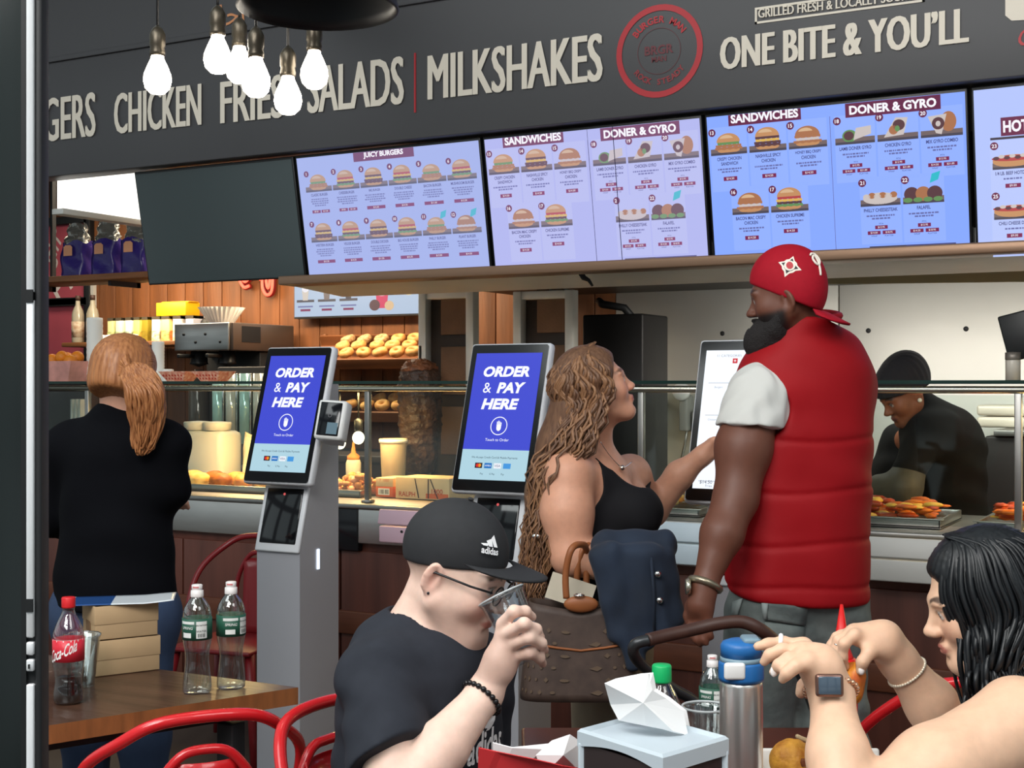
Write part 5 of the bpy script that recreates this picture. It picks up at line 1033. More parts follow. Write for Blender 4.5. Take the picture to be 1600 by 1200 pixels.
MB().ell((-.03, .1, .5), (.19, .15, .17), 0, 22, 14, fn=lambda d: 1 if d.z < .3 else .9).build('seat_fabric', mat('dark navy fabric', (30, 34, 48), .85, noise=(30, .2)), st)
# ================================================================ BODIES: one smooth surface from blended volumes
def V3(*a): return np.array(a, dtype=np.float32)
def nrm(v): v = np.asarray(v, dtype=np.float32); return v/np.linalg.norm(v)
def smin(a, b, k):
    h = np.maximum(k-np.abs(a-b), 0)/k
    return np.minimum(a, b)-h*h*k*.25
class SDF:
    def __init__(s): s.ops = []; s.lo = []; s.hi = []; s.warp = None
    def _b(s, *pr):
        for c, r in pr: s.lo.append(np.asarray(c)-r); s.hi.append(np.asarray(c)+r)
    def cap(s, a, b, ra, rb=None, k=.02, op='+', flat=None):
        """tapered capsule; flat = (axis, factor) squeezes it along an axis"""
        a = np.asarray(a, np.float32); b = np.asarray(b, np.float32); rb = ra if rb is None else rb; ab = b-a; L2 = float(ab@ab)+1e-9
        if flat is not None: n = nrm(flat[0]); fk = 1/flat[1]-1
        def fn(p):
            q = p-a
            if flat is not None: q = q+np.outer((q@n)*fk, n)
            e = ab if flat is None else ab+n*((ab@n)*fk)
            l2 = float(e@e)+1e-9
            t = np.clip(q@e/l2, 0, 1)
            d = np.sqrt(((q-t[:, None]*e)**2).sum(1))-(ra+(rb-ra)*t)
            return d*(flat[1]**.5) if flat is not None and flat[1] < 1 else d
        if op == '+': s._b((a, ra), (b, rb))
        s.ops.append((op, fn, k)); return s
    def chain(s, pts, rs, k=.012, kin=.008):
        """a limb or finger: capsules joined end to end, then blended in"""
        P_ = [np.asarray(p, np.float32) for p in pts]
        def seg(p, i):
            ab = P_[i+1]-P_[i]; q = p-P_[i]; t = np.clip(q@ab/(float(ab@ab)+1e-9), 0, 1)
            return np.sqrt(((q-t[:, None]*ab)**2).sum(1))-(rs[i]+(rs[i+1]-rs[i])*t)
        def fn(p):
            d = seg(p, 0)
            for i in range(1, len(P_)-1): d = smin(d, seg(p, i), kin)
            return d
        s._b(*zip(P_, rs)); s.ops.append(('+', fn, k)); return s
    def ell(s, c, r, k=.02, op='+', rot=None):
        c = np.asarray(c, np.float32); r = np.asarray(r, np.float32)
        def fn(p):
            q = p-c
            if rot is not None: q = q@rot
            k0 = np.sqrt(((q/r)**2).sum(1)); k1 = np.sqrt(((q/(r*r))**2).sum(1))+1e-9
            return k0*(k0-1)/k1
        if op == '+': s._b((c, float(max(r))))
        s.ops.append((op, fn, k)); return s
    def plane(s, pt, n, k=.004):
        """keep what lies behind the plane"""
        pt = np.asarray(pt, np.float32); n = nrm(n); s.ops.append(('&', lambda p: (p-pt)@n, k)); return s
    def sub(s, fn, k=.006): s.ops.append(('-', fn, k)); return s
    def use(s, other, k=.02, op='+', off=0.0):
        if op == '+': s.lo += other.lo; s.hi += other.hi
        s.ops.append((op, (lambda p: other(p)-off), k)); return s
    def place(s, other, c, Rm, sc=1.0, k=.02, rad=.2):
        """another volume in its own axes (columns of Rm), moved to c and scaled"""
        c = np.asarray(c, np.float32)
        def fn(p):
            q = (p-c)@Rm/sc; r = np.sqrt((q*q).sum(1)); d = (r-rad+.03).astype(np.float32); m = r < rad
            if m.any(): d[m] = other(q[m])
            return d*sc
        s._b((c, rad*sc)); s.ops.append(('+', fn, k)); return s
    def __call__(s, p):
        d = None
        for op, fn, k in s.ops:
            e = fn(p)
            if d is None: d = e
            elif op == '+': d = smin(d, e, k)
            elif op == '-': d = -smin(-d, e, k)
            elif op == '&': d = -smin(-d, -e, k)
        if s.warp is not None: d = d+s.warp(p)
        return d
def surf(sdf, vox, lo=None, hi=None):
    lo = np.min(sdf.lo, 0)-3*vox if lo is None else np.asarray(lo, float); hi = np.max(sdf.hi, 0)+3*vox if hi is None else np.asarray(hi, float)
    B = 4; nb = np.ceil((hi-lo)/(vox*B)).astype(int)+1; n = nb*B
    ii = np.stack(np.meshgrid(*[np.arange(k) for k in nb], indexing='ij'), -1).reshape(-1, 3)
    cen = (lo+(ii*B+(B-1)/2)*vox).astype(np.float32); dc = np.concatenate([sdf(c) for c in np.array_split(cen, max(1, len(cen)//200000))])
    vals = np.repeat(np.repeat(np.repeat(np.sign(dc).reshape(nb).astype(np.float32), B, 0), B, 1), B, 2)
    near = ii[np.abs(dc) < vox*B*1.5+.004]
    o = np.stack(np.meshgrid(*[np.arange(B)]*3, indexing='ij'), -1).reshape(-1, 3)
    for ch in np.array_split(near, max(1, len(near)*64//250000)):
        g = (ch[:, None, :]*B+o[None]).reshape(-1, 3); vals[g[:, 0], g[:, 1], g[:, 2]] = sdf((lo+g*vox).astype(np.float32))
    s = vals < 0; c = np.zeros(np.array(vals.shape)-1, np.int8)
    cr = [(x, y, z) for x in (0, 1) for y in (0, 1) for z in (0, 1)]
    sl = lambda a, d: a[d[0]:a.shape[0]-1+d[0], d[1]:a.shape[1]-1+d[1], d[2]:a.shape[2]-1+d[2]]
    for d in cr: c += sl(s, d)
    act = (c > 0) & (c < 8); idx = np.argwhere(act)
    cv = np.stack([vals[idx[:, 0]+d[0], idx[:, 1]+d[1], idx[:, 2]+d[2]] for d in cr], 1); ca = np.array(cr, float)
    acc = np.zeros((len(idx), 3)); cnt = np.zeros(len(idx))
    for a in range(8):
        for b in range(a+1, 8):
            if abs(ca[a]-ca[b]).sum() != 1: continue
            m = (cv[:, a] < 0) != (cv[:, b] < 0); t = np.where(m, cv[:, a]/np.where(m, cv[:, a]-cv[:, b], 1), 0)
            acc += np.where(m[:, None], ca[a]+(ca[b]-ca[a])*t[:, None], 0); cnt += m
    vs = lo+(idx+acc/cnt[:, None])*vox; im = np.full(act.shape, -1, np.int32); im[act] = np.arange(len(idx)); quads = []
    for ax in range(3):
        a1 = np.take(s, range(s.shape[ax]-1), ax); a2 = np.take(s, range(1, s.shape[ax]), ax); e = np.argwhere(a1 != a2)
        u, v = [(1, 2), (2, 0), (0, 1)][ax]
        e = e[(e[:, u] > 0) & (e[:, v] > 0) & (e[:, u] < im.shape[u]) & (e[:, v] < im.shape[v])]
        def at_(du, dv): q = e.copy(); q[:, u] += du; q[:, v] += dv; return im[q[:, 0], q[:, 1], q[:, 2]]
        q = np.stack([at_(-1, -1), at_(0, -1), at_(0, 0), at_(-1, 0)], 1); fl = s[e[:, 0], e[:, 1], e[:, 2]]
        q[~fl] = q[~fl][:, ::-1]; quads.append(q)
    q = np.concatenate(quads); q = q[(q >= 0).all(1)]
    return vs, q
def relax(vs, q, it, keep=None):
    if it:
        e = np.concatenate([q[:, [0, 1]], q[:, [1, 2]], q[:, [2, 3]], q[:, [3, 0]]])
        for _ in range(it):
            a = np.zeros_like(vs); n = np.zeros(len(vs)); np.add.at(a, e[:, 0], vs[e[:, 1]]); np.add.at(a, e[:, 1], vs[e[:, 0]]); np.add.at(n, e[:, 0], 1); np.add.at(n, e[:, 1], 1)
            vs = vs*.45+.55*a/n[:, None]
    return vs
def body_mesh(name, sdf, vox, m, parent, tone=None, it=1, lo=None, hi=None):
    vs, q = surf(sdf, vox, lo, hi); vs = relax(vs, q, it)
    me = bpy.data.meshes.new(name); me.vertices.add(len(vs)); me.vertices.foreach_set('co', vs.astype(np.float32).ravel())
    me.loops.add(len(q)*4); me.loops.foreach_set('vertex_index', q.astype(np.int32).ravel()); me.polygons.add(len(q)); me.polygons.foreach_set('loop_start', np.arange(0, len(q)*4, 4, dtype=np.int32))
    me.polygons.foreach_set('use_smooth', np.ones(len(q), bool)); me.update(calc_edges=True); me.validate()
    if tone is not None:
        col = np.ones((len(vs), 4), np.float32); col[:, :3] = tone(vs.astype(np.float32)); at_ = me.color_attributes.new('tone', 'FLOAT_COLOR', 'POINT'); at_.data.foreach_set('color', col.ravel())
    me.materials.append(m); o = bpy.data.objects.new(name, me); COL.objects.link(o); o.parent = parent; return o
def axes(f, roll=0.0):
    """columns right, forward, up of a head looking along f"""
    f = nrm(f); up = nrm(V3(0, 0, 1)-f*f[2]); r = np.cross(f, up); r_ = r*math.cos(roll)+up*math.sin(roll); u = np.cross(r_, f); return np.stack([r_, f, u], 1).astype(np.float32)
# ---- a head in its own axes: x right, y forward, z up, origin between the ears at eye level
def make_head(female=False, nose=1.0, jaw=1.0, ears=True, ez=0):
    h = SDF(); h.ell((0, -.014, .036), (.073, .094, .084)).ell((0, .022, -.03), (.06*jaw, .066, .088), k=.04)
    h.ell((0, .064, -.1), (.027*jaw, .024, .02), k=.034)
    for x in (-1, 1):
        h.cap((x*.054*jaw, -.004, -.052), (x*.022*jaw, .064, -.1), .021, .015, k=.03); h.ell((x*.04, .056, -.03), (.024, .026, .026), k=.03)
    h.ell((0, .08, .018), (.054, .014, .012 if not female else .009), k=.022)
    for x in (-1, 1): h.ell((x*.031, .1, -.004), (.019, .016, .0115), k=.014, op='-')
    for x in (-1, 1):
        h.ell((x*.031, .0765, -.004), (.0135, .0125, .012), k=.003); h.cap((x*.02, .0862, .003), (x*.043, .0815, .002), .004, .0035, k=.005)
    h.cap((0, .088, .002), (0, .108*nose, -.03), .0075, .0105*nose, k=.014); h.ell((0, .11*nose, -.033), (.011, .011, .0095), k=.008)
    for x in (-1, 1): h.ell((x*.0105, .098, -.037), (.0085, .0105, .0075), k=.008)
    f = 1.15 if female else 1
    h.cap((-.015, .088, -.063), (.015, .088, -.063), .0062*f, k=.009).ell((0, .0945, -.0625), (.012, .006, .0052*f), k=.005)
    h.cap((-.013, .087, -.0735), (.013, .087, -.0735), .0068*f, k=.009).ell((0, .0925, -.0735), (.012, .0065, .0058*f), k=.005)
    h.ell((0, .1025, -.068), (.021, .008, .0013), k=.004, op='-'); h.ell((0, .098, -.084), (.018, .008, .005), k=.012, op='-')
    if ears:
        for x in (-1, 1):
            r = np.array(Matrix.Rotation(math.radians(-12), 3, 'X'))@np.array(Matrix.Rotation(math.radians(x*22), 3, 'Z'))
            E = np.array((x*.074, -.014, -.006+ez)); rr = r.astype(np.float32); h.ell(E, (.0095, .0185, .031), k=.008, rot=rr)
            bowl = E+rr@np.array((x*.0105, .004, .003)); h.ell(bowl, (.0085, .0115, .021), k=.003, op='-', rot=rr)
            h.chain([E+rr@np.array((x*.006, .0135*math.cos(t)-.002, .0265*math.sin(t))) for t in [.15+.42*i for i in range(11)]], [.0034]*11, k=.004, kin=.003)
            h.chain([E+rr@np.array((x*.003, -.004, -.012)), E+rr@np.array((x*.004, -.0085, .004)), E+rr@np.array((x*.004, -.003, .016))], [.0035]*3, k=.004); h.ell(E+rr@np.array((x*.003, .012, -.004)), (.005, .0045, .007), k=.004); h.ell(E+rr@np.array((x*.001, .0035, -.027)), (.0065, .0075, .0075), k=.006)
    return h
def mixc(c, c2, w): return c*(1-w[:, None])+np.asarray(c2, np.float32)*w[:, None]
def ss(x, a, b): t = np.clip((x-a)/(b-a), 0, 1); return t*t*(3-2*t)
def face_tone(c, Rm, sc, skin, lips, brow, extra=None, blush=None, iris=(40, 28, 22)):
    c = np.asarray(c, np.float32); skin, lips, brow, iris = [np.array(lin(v), np.float32) for v in (skin, lips, brow, iris)]
    def fn(p):
        q = (p-c)@Rm/sc; col = np.tile(skin, (len(p), 1)); ax = np.abs(q[:, 0]); front = ss(q[:, 1], .03, .06)
        if blush is not None: col = mixc(col, lin(blush), .5*front*np.exp(-(((ax-.04)/.022)**2+((q[:, 2]+.035)/.025)**2))); col = mixc(col, lin(blush), .4*np.exp(-((ax-.08)/.012)**2-((q[:, 1]+.014)/.022)**2-((q[:, 2]+.005)/.035)**2))
        w = (1-ss((q[:, 0]/.024)**2+((q[:, 2]+.068)/.0115)**2, .75, 1.1))*ss(q[:, 1], .07, .08); col = mixc(col, lips, w)
        bz = .021+.006*np.sin(np.clip((ax-.012)/.042, 0, 1)*PI); w = (1-ss(np.abs(q[:, 2]-bz), .0025, .0055))*ss(ax, .01, .015)*(1-ss(ax, .05, .056))*ss(q[:, 1], .04, .05); col = mixc(col, brow, w*.9)
        e = np.sqrt((ax-.031)**2+((q[:, 2]+.004)*1.5)**2); w = (1-ss(e, .0105, .0125))*ss(q[:, 1], .06, .07); col = mixc(col, (.62, .58, .54), w*.9); col = mixc(col, iris, (1-ss(np.sqrt((ax-.031)**2+(q[:, 2]+.004)**2), .0045, .0058))*ss(q[:, 1], .06, .07))
        w = np.exp(-((q[:, 2]-.0045)/.0022)**2)*(1-ss(np.abs(ax-.031), .012, .016))*ss(q[:, 1], .06, .07); col = mixc(col, brow*.5, w*.8)
        w = np.exp(-((ax-.0075)/.0035)**2-((q[:, 2]+.0415)/.0025)**2)*ss(q[:, 1], .09, .095); col = mixc(col, skin*.25, w)
        if extra is not None: col = extra(col, q)
        return np.clip(col, 0, 1)
    return fn
class Fig:
    def __init__(s, label, px, D):
        q = W((px-800)/FPX*D, D, 0); s.root = thing('person', label, 'person', q, TH); s.X = (px-800)/FPX*D; s.D = D
    def J(s, px, py, d): return V3((px-800)/FPX*d-s.X, d-s.D, CAMZ+(600-py)/FPX*d)
def finger(F, f, pts, r=.0092, k=.011):
    P_ = [f.J(*p) for p in pts]; n = len(P_); return F.chain(P_, [r*(1.08-.3*i/(n-1)) for i in range(n)], k=k)
def unit_perp(d):
    d = nrm(d); a = V3(0, 0, 1) if abs(d[2]) < .9 else V3(0, 1, 0); u = nrm(np.cross(d, a)); return u, np.cross(d, u)
def band(name, a, b, t, r, m, parent, w=.004, beads=0):
    """a ring round a limb that runs from a to b"""
    a, b = np.asarray(a), np.asarray(b); d = nrm(b-a); u, v = unit_perp(d); c = a+(b-a)*t; n = beads or 28; mb = MB()
    pts = [Vector(c+(u*math.cos(2*PI*i/n)+v*math.sin(2*PI*i/n))*r) for i in range(n)]
    if beads: [mb.ell(p, w, 0, 10, 7) for p in pts]; mb.tube(pts, w*.5, 6, closed=True)
    else: mb.tube(pts, w, 8, closed=True)
    return mb.build(name, m, parent)
def locks(name, m, parent, paths, r, wave=0, wl=.06, seed=1, sides=5, taper=.35, coh=0):
    """hair: many tapered strands, one mesh"""
    random.seed(seed); mb = MB()
    for ip, pts in enumerate(paths):
        pts = spl([Vector([float(v) for v in p]) for p in pts], 5); n = len(pts); L_ = 0; ph = random.uniform(0, 6) if not coh else coh*ip+random.uniform(-.5, .5); ph2 = random.uniform(0, 6) if not coh else ph+1.3; out = []; k = random.uniform(.8, 1.2) if not coh else random.uniform(.95, 1.05)
        for i, p in enumerate(pts):
            if i: L_ += (pts[i]-pts[i-1]).length
            g = min(1, L_/.12)*wave; out.append(p+Vector((g*math.sin(L_/wl*2*PI*k+ph), g*math.cos(L_/wl*2*PI*k+ph2), 0)))
        rr = r*random.uniform(.75, 1.25); mb.tube(out, [rr*(.7+.3*min(1, i/3))*(1 if i < n*.55 else 1-(1-taper)*(i-n*.55)/(n*.45)) for i in range(n)], sides, flat=.6)
    return mb.build(name, m, parent)
def skin_mat(name, rough=.5): return mat(name, (200, 160, 140), rough, col_attr=True, noise=(55, .1), sss=.12, bump=(260, .06, .002))
def folds(amp, sc, d1=(1, .3, 1.6), d2=(-.6, .8, 1.3), seed=0):
    d1, d2 = nrm(d1), nrm(d2)
    def fn(p):
        a = p@d1*sc; b = p@d2*sc*.8; return amp*(np.sin(a+1.7*np.sin(b*.7+seed)+seed)*.6+np.sin(b*1.6+1.3*np.sin(a*.6)+seed*2)*.4)
    return fn
# ================================================================ SEATED MAN DRINKING
f = Fig('seated man in black cap and black tee drinking from a clear cup', 640, 2.45); J = f.J; r = f.root
hc = J(711, 893, 2.43); hR = axes((.9, -.30, -.3)); hs = .97
SK1 = skin_mat('light skin')
head = make_head(nose=1.0, jaw=1.06)
sh_n, sh_f = J(592, 1062, 2.34), J(748, 1050, 2.60); el_n, wr_n = J(622, 1252, 2.17), J(757, 1085, 2.30)
nb = J(660, 1012, 2.46); face_f = nrm(V3(.83, -.55, 0))
B = SDF(); B.place(head, hc, hR, hs, rad=.19)
B.cap(J(676, 930, 2.45), J(645, 1020, 2.48), .052, .064, k=.022)
B.cap(sh_n, sh_f, .055, k=.05).cap(J(668, 1075, 2.46), J(655, 1340, 2.52), .135, .15, k=.05, flat=(face_f, .85))
B.chain([sh_n, el_n], [.058, .047], k=.03); A = SDF(); A.chain([el_n, J(690, 1168, 2.235), wr_n], [.048, .046, .029], k=.02)
el_f = J(745, 1245, 2.68); wr_f = J(725, 1335, 2.5); B.chain([sh_f, el_f], [.058, .047], k=.03).chain([el_f, wr_f], [.046, .03], k=.02)
# hand: palm then five fingers round the cup
A.chain([wr_n, J(779, 1035, 2.30)], [.028, .027], k=.02, kin=.02).cap(J(778, 1040, 2.300), J(786, 978, 2.300), .019, .012, k=.02).cap(J(785, 1045, 2.300), J(802, 1026, 2.305), .019, .013, k=.02).cap(J(780, 1030, 2.295), J(797, 1000, 2.295), .018, .012, k=.015)
for pts in ([(785, 974, 2.325), (803, 955, 2.305), (821, 955, 2.32), (832, 964, 2.35)], [(792, 990, 2.318), (819, 974, 2.288), (838, 983, 2.31), (845, 996, 2.345)], [(798, 1008, 2.32), (827, 996, 2.296), (846, 1005, 2.318), (851, 1016, 2.35)], [(803, 1026, 2.33), (828, 1020, 2.31), (843, 1028, 2.33), (848, 1037, 2.355)]): finger(A, f, [(x_, y_, d_-.03) for x_, y_, d_ in pts], .0098, .006)
finger(A, f, [(774, 1052, 2.32), (775, 1012, 2.355), (786, 980, 2.375), (799, 960, 2.37)], .0115, .012); B.use(A, k=.004)
def stub(col, q):
    w = ss(-q[:, 2], .035, .06)*ss(q[:, 1], -.02, .01)*(1-ss(-q[:, 2], .125, .135))*(1-ss(((q[:, 0]/.027)**2+((q[:, 2]+.068)/.014)**2), .7, 1.0)*0)
    col = mixc(col, np.array(lin((150, 112, 98))), .4*w); w = ss(q[:, 2], -.02, .0)*(1-ss(q[:, 1], -.03, .0))*ss(-q[:, 1], .02, .04)
    return mixc(col, np.array(lin((140, 112, 96))), .5*w)
body_mesh('body', B, .0031, SK1, r, face_tone(hc, hR, hs, (242, 206, 188), (208, 130, 118), (84, 60, 48), stub, (226, 140, 122)), 1, lo=(-.3, -.45, .72))
# tee
TEE = mat('black tee cotton', (44, 47, 55), .85, noise=(40, .15), spec=.25)
S = SDF(); S.cap(sh_n+V3(0, 0, .004), sh_f+V3(0, 0, .004), .064, k=.05).cap(J(668, 1075, 2.46), J(655, 1345, 2.52), .147, .163, k=.06, flat=(face_f, .87)).cap(J(640, 1000, 2.48), J(668, 1060, 2.46), .07, .1, k=.05)
ad = nrm(el_n-sh_n); pc = sh_n+(el_n-sh_n)*.66; ad2 = nrm(J(668, 1252, 2.17)-J(618, 1150, 2.24))
S.cap(J(640, 1080, 2.44), J(636, 1300, 2.5), .125, .14, k=.06); Sl = SDF().chain([sh_n, sh_n+(el_n-sh_n)*.8], [.066, .076]).plane(pc, ad2); S.use(Sl, k=.03); S.use(SDF().chain([sh_f, sh_f+(el_f-sh_f)*.75], [.068, .066]).plane(sh_f+(el_f-sh_f)*.6, el_f-sh_f), k=.03)
nk = nrm(J(676, 930, 2.45)-J(645, 1020, 2.48)); S.sub(lambda p: np.maximum(np.sqrt((((p-J(662, 985, 2.455))-np.outer((p-J(662, 985, 2.455))@nk, nk))**2).sum(1))-.068, -(p-J(668, 992, 2.44))@nrm(V3(-.32, .1, .9))), .006)
S.plane(J(612, 944, 2.5), (-.1, .2, 1))
S.warp = folds(.0045, 60, (1, -.2, 1.5), (-.5, .6, 1), 1)
tee = body_mesh('tee_shirt', S, .0042, TEE, r, None, 1, lo=(-.32, -.36, .72))
# printed white logo on the chest
lg = MB(); cN = nrm(V3(.83, -.55, 0)); cR = nrm(V3(.55, .83, 0)); WPR = mat('white print', (238, 238, 240), .7)
def onchest(u, v):
    """chest coordinates in metres (u to the image right, v up) pushed out to the cloth"""
    p0 = J(762, 1135, 2.38)+cR*u*.75+V3(0, 0, v); d = V3(.62, -.78, 0); d = nrm(d); lo_, hi_ = -.12, .14
    ts = np.linspace(.14, -.14, 120, dtype=np.float32); pts = p0+ts[:, None]*d; m = S(pts) < 0
    i = int(np.argmax(m)) if m.any() else 60; return p0+(ts[i]+.003)*d
def patch(poly, n=1):
    vs = [onchest(u, v) for u, v in poly]; lg.add([Vector([float(a) for a in q]) for q in vs], [tuple(range(len(vs)))])
def strip(ptsA, ptsB):
    n = len(ptsA); vs = [onchest(*p) for p in ptsA]+[onchest(*p) for p in ptsB]; lg.add([Vector([float(a) for a in q]) for q in vs], [(i, i+1, n+i+1, n+i) for i in range(n-1)])
for a0, w_, h_ in ((0, .026, .075), (-38, .02, .07), (38, .02, .07)):
    ca, sa = math.cos(math.radians(a0)), math.sin(math.radians(a0)); A1 = []; B1 = []
    for i in range(9):
        t = i/8; ww = w_*math.sin(PI*min(1, .12+t*.85))**.8; y = h_*t+.0
        A1.append((-ww*ca+y*sa+.01, -ww*-sa*-1+y*ca-.005)); B1.append((ww*ca+y*sa+.01, -ww*sa*1+y*ca-.005))
    strip(A1, B1)
g = text_geo('adidas', .02); vs = [onchest(-.062+u*.15, -.065+v*.058) for u, v in g[0]]; lg.add([Vector([float(a) for a in q]) for q in vs], g[1])
lg.build('chest_print', WPR, tee)
# trousers
TR = mat('dark trousers', (40, 42, 50), .85)
P_ = SDF(); hipc = J(650, 1340, 2.52); hipc[2] = .56
P_.cap(hipc-nrm(V3(.55, .83, 0))*.09, hipc+nrm(V3(.55, .83, 0))*.09, .12, k=.05)
for s_ in (-1, 1):
    h0 = hipc+nrm(V3(.55, .83, 0))*.09*s_; kn = h0+face_f*.40+V3(0, 0, -.04); an = kn+V3(.02, 0, -.44)-face_f*.03; an[2] = .09
    P_.chain([h0, kn, an], [.088, .064, .05], k=.04, kin=.03)
P_.cap(hipc, hipc+V3(0, 0, .2), .13, k=.05)
body_mesh('trousers', P_, .009, TR, r, None, 1)
for s_ in (-1, 1):
    h0 = hipc+nrm(V3(.55, .83, 0))*.09*s_; kn = h0+face_f*.40; an = kn+V3(.02, 0, 0)-face_f*.03; an[2] = .05
    body_mesh('shoe', SDF().cap(an, an+face_f*.15, .048, .042).plane((0, 0, .003), (0, 0, -1)), .008, BLACKM, r)
# cap
CAPM = mat('black cap twill', (38, 39, 42), .8, noise=(60, .15)); H = Matrix.Translation(hc.tolist()) @ Matrix(hR.tolist()).to_4x4() @ Matrix.Scale(hs, 4)
def cap_dome(front, back, grow=.012, top=0, nape=False):
    c_ = SDF(); c_.ell((0, -.011, .04), (.073+grow, .094+grow, .087+grow+top))
    if nape: c_.ell((0, -.034, -.005), (.078, .074, .082), k=.03)
    c_.plane((0, front[0], front[1]), (0, (back[1]-front[1])*1.0, -(back[0]-front[0])*-1.0) if False else (0, (front[1]-back[1]), -(front[0]-back[0])))
    return c_
def placed(c_, c, Rm, s_): o = SDF(); o.place(c_, c, Rm, s_, rad=.26); return o
capo = body_mesh('cap', placed(cap_dome((.1, .040), (-.1, -.006), .0085), hc, hR, hs), .003, CAPM, r, None, 1)
def brim(sign, y0, z0, length, drop, width=.078, curve=.9, tilt=0):
    def fn(u, v):
        a = (u-.5)*2; x = width*math.sin(a*PI/2*.97); base = math.cos(a*PI/2*.97); y = y0*(.35+.65*base)+length*v*(base**.55); z = z0-drop*v-curve*x*x*6*(.4+.6*v)*.35+tilt*(1-base)
        return (x, sign*y, z)
    return fn
MB(H).grid(brim(1, .1, .043, .072, -.002, .08, .7), 24, 8).build('brim', CAPM, capo, solid=.004)
MB(H).ell((0, -.011, .139), (.006, .006, .003)).build('cap_button', CAPM, capo)
# cap logo on the front right panel: three slanting bars over a word
def oncap(u, v, az=38, el=20, c0=(0, -.011, .04), rr=(.0865, .1075, .1005)):
    a = math.radians(az-u/.1*57.3); e = math.radians(el+v/.1*57.3); return (c0[0]+rr[0]*1.012*math.sin(a)*math.cos(e), c0[1]+rr[1]*1.012*math.cos(a)*math.cos(e), c0[2]+rr[2]*1.012*math.sin(e))
mb = MB(H)
for k, (h0, h1) in enumerate(((.008, .014), (.014, .026), (.02, .036))):
    x0 = -.017+k*.012; mb.add([oncap(x0, .005), oncap(x0+.009, .005), oncap(x0+.009-.006*(k-.6)*.8, h1*.75), oncap(x0-.006, h0)], [(0, 1, 2, 3)])
g = text_geo('adidas', .03); mb.add([oncap(-.02+u*.038, -.009+v*.0125) for u, v in g[0]], g[1]); mb.build('cap_print', WPR, capo)
# glasses
GF = mat('black glasses frame', (22, 22, 24), .3); gl = MB(H)
mb = MB(H)
for x in (-1, 1):
    ring = [(x*.034+.024*math.cos(t), .104-.10*abs(x*.034+.024*math.cos(t))**1.6, -.006+.0175*math.sin(t)) for t in [2*PI*i/20 for i in range(20)]]; mb.tube(ring, .0016, 6, closed=True)
    mb.tube([(x*.058, .098, .002), (x*.076, .06, .004), (x*.081, -.01, .006), (x*.08, -.03, -.006)], .0022, 6)
mb.tube([(-.011, .104, -.002), (0, .11, .0), (.011, .104, -.002)], .0018, 6); gob = mb.build('glasses', GF, r)
for x in (-1, 1):
    MB(H).add([(x*.034+.023*math.cos(t), .1045-.10*abs(x*.034+.023*math.cos(t))**1.6, -.006+.0165*math.sin(t)) for t in [2*PI*i/20 for i in range(20)]], [tuple(range(20))]).build('lens', glass_mat('spectacle lens', (236, 238, 240), .2, .96), gob)
band('bracelet', J(690, 1168, 2.235), wr_n, .93, .036, mat('black beads', (24, 22, 24), .25), r, .0052, beads=22)
MB(H).ell((.079, -.012, -.035), (.0025, .0025, .003)).build('earring', mat('ear stud', (60, 60, 64), .3, .8), r)
# the cup he drinks from
a_, b_ = P(783, 930, 2.345), P(831, 1031, 2.32); ax = (a_-b_); L_ = ax.length; ax.normalize()
cp = thing('plastic_cup', 'clear plastic cup of water tilted to the mouth of the man in the black cap', 'cup', b_); cp.rotation_euler = ax.to_track_quat('Z', 'Y').to_euler()
MB().lathe([(0, 0), (.026, 0), (.028, .004), (.041, L_-.006), (.0435, L_), (.0435, L_-.004), (.0395, L_-.008), (.027, .006), (0, .005)], 32).build('cup', glass_mat('cup plastic', (246, 250, 252), .12, 1.0), cp)
MB().lathe([(0, .008), (.0265, .008), (.0355, L_*.62), (0, L_*.62)], 28).build('drink', mat('cloudy drink', (206, 216, 226), .3, alpha=.5), cp)
MB().torus((0, 0, L_), .0425, .0018, 32, 6).build('rim', MATS['cup rim plastic'], cp)

# ================================================================ SEATED WOMAN WITH BLACK HAIR
f = Fig('seated black-haired woman with bare shoulders and a square watch eating', 1570, 2.05); J = f.J; r = f.root
hc = J(1538, 937, 2.12); hR = axes((-.95, .1, -.25)); hs = .88
SK2 = skin_mat('tan skin'); head = make_head(True, .97, .92)
sh_n, el_n, wr_n = J(1592, 1135, 1.95), J(1322, 1296, 1.80), J(1299, 1082, 1.93)
sh_f, el_f, wr_f = J(1560, 1120, 2.27), J(1500, 1178, 2.3), J(1402, 1030, 2.27)
B = SDF(); B.place(head, hc, hR, hs, rad=.19); B.cap(J(1560, 985, 2.13), J(1605, 1100, 2.12), .046, .056, k=.03).cap(sh_n, J(1650, 1125, 2.2), .055, k=.06).cap(sh_f, J(1650, 1125, 2.2), .05, k=.05)
B.cap(J(1650, 1150, 2.1), J(1690, 1430, 2.12), .12, .13, k=.06)
B.chain([sh_n, J(1460, 1205, 1.875), el_n], [.066, .058, .047], k=.03, kin=.03).chain([el_n, J(1310, 1180, 1.865), wr_n], [.048, .041, .0285], k=.02, kin=.02)
B.chain([sh_f, el_f], [.05, .045], k=.03).chain([el_f, J(1455, 1100, 2.285), wr_f], [.046, .042, .03], k=.02, kin=.02)
